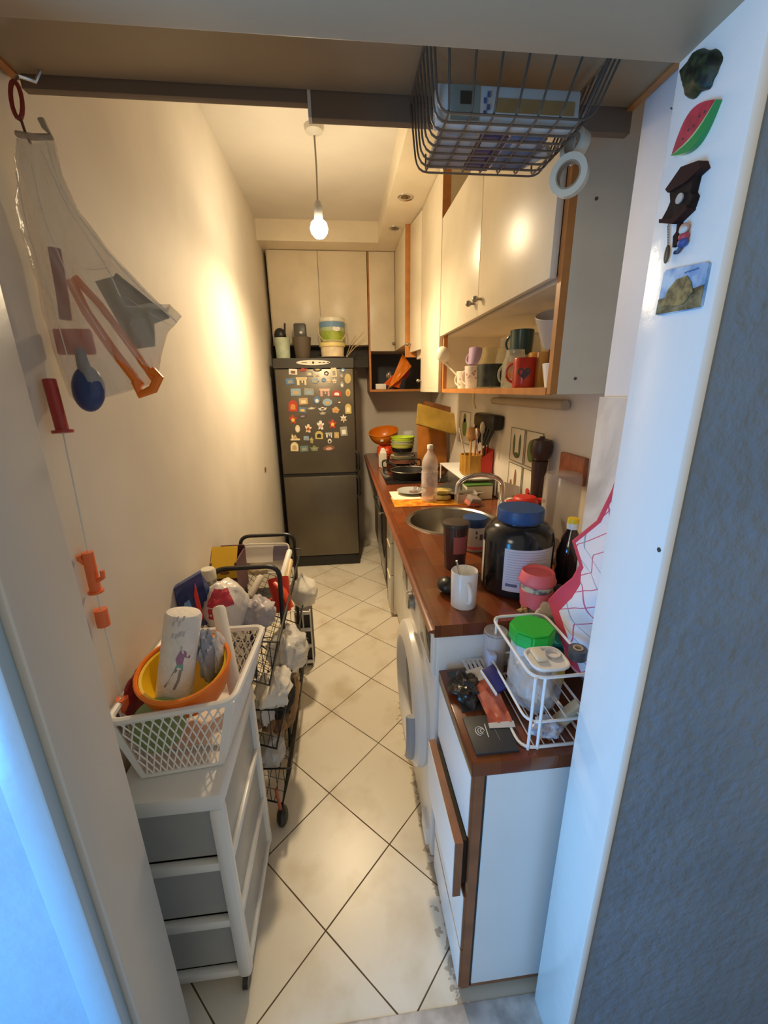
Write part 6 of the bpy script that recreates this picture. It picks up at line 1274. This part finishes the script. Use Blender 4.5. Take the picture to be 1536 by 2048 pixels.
bx(0.190, 0.7705, HB + 0.006, 0.236, 0.7715, HB + 0.05).obj('grey_green_panel', M('carton_greygreen', (0.30, 0.33, 0.28), 0.5), t)
bx(0.205, 0.7695, HB + 0.026, 0.226, 0.7705, HB + 0.042).obj('dark_patch', M('carton_dark', (0.07, 0.06, 0.04), 0.5), t)
for k in range(4): bx(0.2425 + 0.0055 * (k % 2), 0.7695, HB + 0.012 + 0.008 * k, 0.247 + 0.0055 * (k % 2), 0.7705, HB + 0.019 + 0.008 * k).obj('blue_print', M('carton_blue', (0.10, 0.14, 0.35), 0.5), t)
for k, (x0, x1, y0, y1, c, lab) in enumerate(((0.180, 0.247, 0.806, 0.912, (0.42, 0.40, 0.40), 'grey printed booklet on the bottom of the hanging basket'), (0.25, 0.30, 0.806, 0.915, (0.10, 0.08, 0.17), 'dark purple booklet in the middle of the hanging basket'), (0.304, 0.368, 0.806, 0.908, (0.16, 0.20, 0.30), 'blue-grey booklet right of the purple one in the hanging basket'))):
    t = T('booklet', lab, 'booklet', ((x0 + x1) / 2, y0, HB + 0.003), group='booklets in the hanging basket')
    bx(x0, y0, HB + 0.0035, x1, y1, HB + 0.010).obj('pages', M('booklet_%d' % k, c, 0.35), t)
    bx(x0 + 0.008, y0 + 0.01, HB + 0.0026, x1 - 0.008, y0 + 0.03, HB + 0.0034).obj('printed_panel', M('booklet_panel', (0.5, 0.5, 0.5), 0.4), t)
b = B().cyl((0.366, 0.90, HB + 0.012), (0.395, 0.86, HB + 0.016), 0.009, seg=14); S(b, 'ointment_tube', M('pale_tube_plastic', (0.6, 0.56, 0.5), 0.4), 'pale little tube at the far right of the hanging basket', 'tube')
tpm = M('tape_yellowed', (0.72, 0.66, 0.52), 0.25, alpha=0.9)
for (c, d, r, lab) in (((0.425, 0.83, 1.812), (-0.65, -0.7, -0.1), 0.032, 'larger roll of clear tape hanging below the wire basket'), ((0.438, 0.845, 1.864), (-0.9, -0.35, 0.2), 0.025, 'smaller roll of clear tape hanging above the larger roll')):
    t = T('tape_roll', lab, 'tape', c, group='tape rolls on the wire basket')
    B().lathe([(r * 0.66, -0.009), (r, -0.009), (r, 0.009), (r * 0.66, 0.009), (r * 0.66, -0.009)], c, d, 36).obj('tape', tpm, t)
    B().lathe([(r * 0.58, -0.0095), (r * 0.655, -0.0095), (r * 0.655, 0.0095), (r * 0.58, 0.0095), (r * 0.58, -0.0095)], c, d, 36).obj('core', M('tape_core', (0.30, 0.24, 0.16), 0.5), t)
b = B().tube([(0.447, 0.87, 1.945), (0.448, 0.862, 1.91), (0.44, 0.85, 1.887), (0.434, 0.845, 1.84), (0.428, 0.835, 1.83)], 0.0015, 5); S(b, 'string_loop', M('string_white', (0.7, 0.65, 0.55), 0.7), 'thin string loop tying the tape rolls to the wire basket', 'string')
# ================================================================ hook, clear bag with beach toys and pull cord
t = T('bag_hook', 'metal hook with a red carabiner at the left end of the overhead cupboard', 'hook', (-0.49, 0.86, 1.94))
B().tube([(-0.470, 0.905, ZB - 0.001), (-0.478, 0.90, 1.944), (-0.495, 0.885, 1.942), (-0.497, 0.875, 1.930), (-0.490, 0.87, 1.922)], 0.0028, 6).obj('hook', chrome, t)
P = [(-0.492 + 0.008 * math.cos(a), 0.862 + 0.004 * math.sin(a), 1.898 + 0.026 * math.sin(a)) for a in [2 * PI * k / 16 for k in range(16)]]
B().tube(P, 0.0035, 6, closed=True).obj('carabiner', M('carabiner_red', (0.30, 0.04, 0.03), 0.35), t)
B().tube([(-0.49, 0.858, 1.874), (-0.486, 0.855, 1.855), (-0.480, 0.852, 1.838)], 0.0022, 6).obj('cord_loop', M('cord_dark', (0.15, 0.06, 0.05), 0.6), t)
BR = [(1.848, -0.505, -0.445), (1.80, -0.515, -0.445), (1.75, -0.52, -0.432), (1.68, -0.523, -0.385), (1.62, -0.523, -0.335), (1.568, -0.523, -0.287), (1.54, -0.523, -0.315), (1.50, -0.52, -0.335), (1.465, -0.515, -0.345), (1.448, -0.50, -0.36)]
def bagf(u, v):
    from mathutils import noise
    q = v * (len(BR) - 1); i = min(int(q), len(BR) - 2); f = q - i
    z, xl, xr = [a + (c - a) * f for a, c in zip(BR[i], BR[i + 1])]
    a = 2 * PI * u; cx = (xl + xr) / 2; hw = (xr - xl) / 2
    d = 0.012 + 0.026 * math.sin(PI * min(1, v * 0.95 + 0.03))
    p = Vector((cx + hw * math.cos(a), 0.86 + d * math.sin(a), z + 0.018 * math.cos(a) * (1 if v > 0.5 else 0)))
    k = noise.noise(Vector((p.x * 40, p.z * 7, u * 6))) * 0.012 + noise.noise(Vector((p.x * 90, p.z * 26, 4))) * 0.006 + 0.004 * math.sin(p.x * 160 + p.z * 40)
    p.y += k * (1 if math.sin(a) < 0 else 0.3); p.x = max(-0.526, p.x)
    return p
b = B(); b.surf(bagf, 96, 70, cu=True)
t = T('clear_bag', 'clear plastic bag of beach toys hanging from the hook at the left', 'bag', (-0.47, 0.86, 1.85))
b.obj('bag', M('clear_bag_film', (0.78, 0.72, 0.64), 0.16, alpha=0.38, spec=0.8, bump=0.4, bscale=30), t, ang=70)
B().tube([(-0.50, 0.858, 1.852), (-0.475, 0.852, 1.846), (-0.448, 0.858, 1.850), (-0.455, 0.856, 1.862), (-0.458, 0.855, 1.872)], 0.005, 8).obj('gathered_top', M('bag_gather', (0.45, 0.38, 0.30), 0.3, alpha=0.8), t)
cr = M('bag_highlight', (0.88, 0.85, 0.80), 0.12, alpha=0.55, spec=1.0)  # pale tubes laid on the bag as painted highlights of its folds
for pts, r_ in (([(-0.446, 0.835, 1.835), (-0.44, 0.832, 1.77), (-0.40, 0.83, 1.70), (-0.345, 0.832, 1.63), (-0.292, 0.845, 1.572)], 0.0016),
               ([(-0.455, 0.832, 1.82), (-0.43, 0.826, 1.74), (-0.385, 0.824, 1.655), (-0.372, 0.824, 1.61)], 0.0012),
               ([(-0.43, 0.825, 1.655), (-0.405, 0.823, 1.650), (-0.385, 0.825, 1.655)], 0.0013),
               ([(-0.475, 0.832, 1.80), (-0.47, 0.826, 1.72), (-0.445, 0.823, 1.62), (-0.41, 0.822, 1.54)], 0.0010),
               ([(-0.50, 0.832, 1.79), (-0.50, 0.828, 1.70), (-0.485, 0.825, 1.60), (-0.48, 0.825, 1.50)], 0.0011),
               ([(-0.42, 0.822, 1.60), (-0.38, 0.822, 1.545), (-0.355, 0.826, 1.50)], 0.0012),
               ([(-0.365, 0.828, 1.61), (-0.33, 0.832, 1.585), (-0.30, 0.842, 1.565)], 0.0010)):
    B().tube(rpath(pts, 0.03, 4), r_, 5, flat=0.5).obj('highlight_streak', cr, t)
t = T('toy_rake', 'long orange toy rake inside the hanging clear bag', 'toy', (-0.40, 0.85, 1.45))
B().tube([(-0.462, 0.850, 1.640), (-0.445, 0.848, 1.588), (-0.415, 0.847, 1.530), (-0.375, 0.846, 1.462)], 0.0085, 8).obj('left_rail', ora, t)
B().tube([(-0.455, 0.852, 1.645), (-0.420, 0.850, 1.600), (-0.385, 0.848, 1.540), (-0.348, 0.847, 1.472)], 0.0065, 8).obj('right_rail', ora, t)
B().tube([(-0.382, 0.845, 1.470), (-0.376, 0.842, 1.447), (-0.352, 0.842, 1.456), (-0.338, 0.843, 1.478), (-0.350, 0.845, 1.490)], 0.0085, 8).obj('head', ora, t)
t = T('toy_spade', 'dark red toy spade inside the hanging clear bag', 'toy', (-0.49, 0.865, 1.53))
B().tube([(-0.489, 0.872, 1.695), (-0.492, 0.871, 1.62), (-0.495, 0.87, 1.58)], 0.010, 8).obj('shaft', M('maroon_plastic', (0.28, 0.05, 0.03), 0.4), t)
bx(-0.522, 0.866, 1.520, -0.455, 0.876, 1.565, bv=0.004).obj('blade', M('vermilion_plastic', (0.50, 0.05, 0.015), 0.4), t)
t = T('toy_sail', 'grey-green flat plastic triangle inside the right of the clear bag', 'toy', (-0.36, 0.875, 1.53))
b = B(); b.prism([(-0.435, 0.876, 1.645), (-0.395, 0.876, 1.655), (-0.315, 0.876, 1.585), (-0.345, 0.876, 1.575), (-0.35, 0.876, 1.535), (-0.39, 0.876, 1.53)], (0, 0.004, 0)); b.obj('sheet', M('grey_green_plastic', (0.25, 0.26, 0.19), 0.4), t)
B().tube([(-0.395, 0.872, 1.655), (-0.315, 0.872, 1.585)], 0.004, 6).obj('dark_edge', M('slate_edge', (0.10, 0.12, 0.11), 0.4), t)
t = T('toy_scoop', 'blue egg-shaped toy spoon at the bottom of the clear bag', 'toy', (-0.47, 0.845, 1.41))
B().ell((-0.468, 0.845, 1.458), 0.028, 0.020, 0.042, seg=24, rot=Euler((0, math.radians(10), 0))).obj('bowl', M('navy_toy', (0.035, 0.06, 0.18), 0.3), t)
B().tube([(-0.470, 0.85, 1.49), (-0.473, 0.852, 1.53)], [0.012, 0.008], 8).obj('handle', M('navy_toy', (0.035, 0.06, 0.18), 0.3), t)
t = T('pull_toy', 'red tube with a long white cord and orange plastic pulls hanging by the wall', 'pull cord', (-0.508, 0.80, 1.38))
B().tube([(-0.512, 0.812, 1.475), (-0.504, 0.803, 1.385)], 0.0105, 12).obj('tube', M('crimson_tube', (0.40, 0.04, 0.03), 0.35), t)
B().cyl((-0.504, 0.803, 1.387), (-0.5036, 0.8025, 1.382), 0.017, seg=20).obj('flange', M('crimson_tube', (0.40, 0.04, 0.03), 0.35), t)
B().tube([(-0.504, 0.803, 1.384), (-0.508, 0.800, 1.20), (-0.512, 0.800, 1.0), (-0.512, 0.80, 0.80)], 0.0016, 6).obj('cord', M('cord_white', (0.75, 0.73, 0.68), 0.6), t)
b = B().cyl((-0.512, 0.80, 1.062), (-0.5105, 0.80, 1.150), 0.0105, seg=14)
b.tube([(-0.500, 0.796, 1.09), (-0.488, 0.793, 1.097), (-0.487, 0.793, 1.112)], 0.0045, 7); b.tube([(-0.518, 0.796, 1.128), (-0.524, 0.793, 1.138), (-0.523, 0.793, 1.146)], 0.0045, 7)
b.lathe([(0.0105, 0), (0.0145, 0), (0.0145, 0.004), (0.0105, 0.004)], (-0.512, 0.80, 1.062), seg=18); b.obj('grip', M('salmon_orange', (0.85, 0.18, 0.05), 0.4), t)
B().cyl((-0.5125, 0.80, 0.985), (-0.512, 0.80, 1.023), 0.0125, seg=16).obj('bead', M('salmon_orange', (0.85, 0.18, 0.05), 0.4), t)
B().cyl((-0.5125, 0.80, 0.765), (-0.512, 0.80, 0.80), 0.013, seg=8).obj('end_weight', M('salmon_orange', (0.85, 0.18, 0.05), 0.4), t)
# ================================================================ souvenirs on the right door jamb
JXM = DR - 0.012
def jpl(pts, x0, x1):
    b = B(); b.prism([(x0, y, z) for y, z in pts], (x1 - x0, 0, 0)); return b
t = T('jamb_magnet', 'dark mossy stone-like magnet, topmost on the right door jamb', 'magnet', (JXM, 0.52, 1.775))
pts = [(0.548, 1.765), (0.528, 1.752), (0.512, 1.760), (0.494, 1.782), (0.490, 1.800), (0.506, 1.806), (0.520, 1.803), (0.538, 1.788)]
b = B().surf(lambda u, v: Vector((JXM - 0.001 - 0.012 * math.sqrt(max(0, 1 - v * v)), 0.519 + v * 0.029 * math.cos(2 * PI * u) * (1 + 0.12 * math.sin(6 * PI * u)), 1.779 + v * 0.026 * math.sin(2 * PI * u + 0.5) * (1 + 0.1 * math.cos(10 * PI * u)))), 32, 8, cu=True)
b.jitter(0.0025, 120, 3); b.obj('stone', M('mossy_black', (0.006, 0.007, 0.005), 0.5, spec=0.3, col2=(0.03, 0.045, 0.02), vscale=90), t)
t = T('jamb_magnet', 'watermelon slice magnet on the right door jamb', 'magnet', (JXM, 0.51, 1.72))
A = Vector((0.470, 1.740)); Cc = Vector((0.550, 1.706))
def slice_pts(r0, bulge0, bulge1, n=14):
    d = (Cc - A); L = d.length; d.normalize(); nn = Vector((d.y, -d.x))
    if nn.y > 0: nn = -nn
    up_ = [A + d * L * k / n - nn * bulge0 * math.sin(PI * k / n) for k in range(n + 1)]
    lo_ = [A + d * L * k / n + nn * bulge1 * math.sin(PI * k / n) for k in range(n + 1)]
    return up_, lo_
u_, l_ = slice_pts(0, 0.032, 0.012)
jpl([(p.x, p.y) for p in u_ + l_[::-1][1:-1]], JXM - 0.0005, JXM - 0.010).obj('red_flesh', M('melon_red', (0.42, 0.03, 0.05), 0.4, var=0.2, vscale=60), t)
u2, l2 = slice_pts(0, -0.010, 0.028)
jpl([(p.x, p.y) for p in u2 + l2[::-1][1:-1]], JXM - 0.0005, JXM - 0.011).obj('green_rind', M('melon_green', (0.02, 0.24, 0.06), 0.3), t)
u3, l3 = slice_pts(0, -0.0095, 0.013)
jpl([(p.x, p.y) for p in u3 + l3[::-1][1:-1]], JXM - 0.0005, JXM - 0.0116).obj('pale_rind', M('melon_pale', (0.35, 0.45, 0.2), 0.4), t)
for k in range(5):
    q = A.lerp(Cc, 0.25 + 0.12 * k); B().ell((JXM - 0.0102, q.x, q.y + 0.004 + 0.003 * (k % 2)), 0.001, 0.0014, 0.002, seg=8).obj('seed', dark_m, t)
t = T('jamb_magnet', 'brown cuckoo clock magnet with chain and little figure on the door jamb', 'magnet', (JXM, 0.51, 1.66))
wb_ = M('clock_brown', (0.018, 0.010, 0.008), 0.75, spec=0.15, var=0.3, vscale=70); wr = M('clock_redbrown', (0.035, 0.013, 0.010), 0.75, spec=0.15)
jpl([(0.536, 1.682), (0.513, 1.698), (0.484, 1.692), (0.478, 1.682), (0.500, 1.676), (0.530, 1.676)], JXM - 0.0005, JXM - 0.014).obj('roof', wr, t)
jpl([(0.530, 1.676), (0.500, 1.676), (0.490, 1.680), (0.492, 1.662), (0.487, 1.656), (0.490, 1.645), (0.506, 1.636), (0.520, 1.636), (0.530, 1.644), (0.538, 1.647), (0.530, 1.656), (0.526, 1.664)], JXM - 0.0005, JXM - 0.011).obj('case', wb_, t)
B().lathe([(0, 0), (0.006, 0), (0.006, 0.002), (0, 0.002)], (JXM - 0.011, 0.508, 1.661), (-1, 0, 0), 16).obj('dial', M('dial_pale', (0.4, 0.36, 0.33), 0.4), t)
jpl([(0.539, 1.648), (0.515, 1.641), (0.492, 1.648), (0.490, 1.642), (0.512, 1.633), (0.538, 1.643)], JXM - 0.0005, JXM - 0.014).obj('ledge', wr, t)
for k in range(8): B().tube([(JXM - 0.004, 0.531 + 0.0012 * math.cos(a) - 0.0008 * k, 1.6375 - 0.0034 * k + 0.0022 * math.sin(a)) for a in [2 * PI * q / 10 for q in range(10)]], 0.0006, 4, closed=True).obj('chain_link', M('chain_dark', (0.10, 0.09, 0.08), 0.35, metal=0.6), t)
B().ell((JXM - 0.005, 0.5235, 1.6005), 0.0035, 0.0038, 0.012, seg=12).obj('cone_weight', M('cone_bronze', (0.12, 0.10, 0.07), 0.4, metal=0.4), t)
jpl([(0.513, 1.634), (0.508, 1.634), (0.508, 1.622), (0.506, 1.608), (0.514, 1.606), (0.5165, 1.620), (0.512, 1.624)], JXM - 0.0005, JXM - 0.006).obj('pendulum', wb_, t)
g = B().ell((JXM - 0.006, 0.4975, 1.6235), 0.006, 0.006, 0.0065, seg=12).obj('figure_head', M('figure_skin', (0.55, 0.30, 0.24), 0.5), t)
B().ell((JXM - 0.009, 0.4955, 1.6210), 0.004, 0.0065, 0.005, seg=10).obj('figure_beard', M('figure_white', (0.55, 0.54, 0.5), 0.7), t)
B().ell((JXM - 0.006, 0.4965, 1.6135), 0.006, 0.007, 0.006, seg=12).obj('figure_jacket', M('figure_red', (0.40, 0.04, 0.06), 0.5), t)
B().ell((JXM - 0.006, 0.4965, 1.6065), 0.0055, 0.0075, 0.006, seg=12).obj('figure_trousers', M('figure_blue', (0.04, 0.07, 0.24), 0.5), t)
B().tube([(JXM - 0.005, 0.499, 1.602), (JXM - 0.006, 0.503, 1.597), (JXM - 0.006, 0.507, 1.598)], 0.0028, 6).obj('figure_boot', M('figure_dark', (0.02, 0.025, 0.06), 0.5), t)
t = T('jamb_magnet', 'square photo magnet of a rock castle, lowest on the right door jamb', 'magnet', (JXM, 0.49, 1.556))
def jq(u, v): # u across from the kitchen side, v upward
    a = Vector((0.528, 1.533)).lerp(Vector((0.457, 1.530)), u); c = Vector((0.526, 1.586)).lerp(Vector((0.457, 1.578)), u)
    q = a.lerp(c, v); return (q.x, q.y)
P = [jq(0.04, 0), jq(0.96, 0), jq(1, 0.05), jq(1, 0.95), jq(0.96, 1), jq(0.05, 1), jq(0, 0.94), jq(0, 0.05)]
jpl(P, JXM - 0.0005, JXM - 0.004).obj('plate', M('photo_sky', (0.10, 0.26, 0.50), 0.45, col2=(0.45, 0.58, 0.68), vscale=40), t)
jpl([jq(0.0, 0.02), jq(1, 0.02), jq(1, 0.52), jq(0.75, 0.46), jq(0.4, 0.42), jq(0, 0.36)], JXM - 0.0041, JXM - 0.0046).obj('ground', M('photo_ground', (0.05, 0.045, 0.02), 0.6, col2=(0.22, 0.19, 0.10), vscale=90), t)
jpl([jq(0.10, 0.18), jq(0.62, 0.14), jq(0.80, 0.40), jq(0.72, 0.62), jq(0.60, 0.78), jq(0.38, 0.74), jq(0.22, 0.55)], JXM - 0.0047, JXM - 0.0055).obj('rock', M('photo_rock', (0.09, 0.07, 0.035), 0.6, col2=(0.30, 0.22, 0.08), vscale=110), t)
b = B()
for k in range(7): b.box(JXM - 0.0047, 0.470 + 0.003 * k, 1.5735 + 0.0006 * (k % 2), JXM - 0.0041, 0.4718 + 0.003 * k, 1.5752)
b.obj('small_lettering', M('photo_navy', (0.05, 0.10, 0.22), 0.4), t)
for o_ in list(COL.objects):
    if o_.name.startswith('jamb_magnet'): o_.location.y *= 1.02; o_.location.z = 1.45 + (o_.location.z - 1.45) * 1.03
for n_, k_, dy_, dz_ in (('jamb_magnet', 0.95, 0.004, -0.006), ('jamb_magnet.001', 0.70, 0.003, -0.004), ('jamb_magnet.002', 0.88, 0.002, -0.008), ('jamb_magnet.003', 0.97, 0.0, 0.0)):
    o_ = bpy.data.objects[n_]; o_.scale = (k_, k_, k_); o_.location.y += dy_; o_.location.z += dz_
# nail hole and marks on the painted jamb
hole = B().cyl((JXM - 0.0004, 0.463, 1.24), (JXM + 0.001, 0.463, 1.24), 0.0035, seg=8); ST(hole, 'trim_9', dark_m)
# hanging cable stub between the board and the jamb
S(B().tube([(0.578, 0.80, 1.90), (0.575, 0.77, 1.875), (0.5775, 0.74, 1.85)], 0.0012, 5), 'thin_wire', M('wire_dark', (0.12, 0.09, 0.08), 0.6), 'thin dark wire on the pier below the overhead cupboard', 'wire')
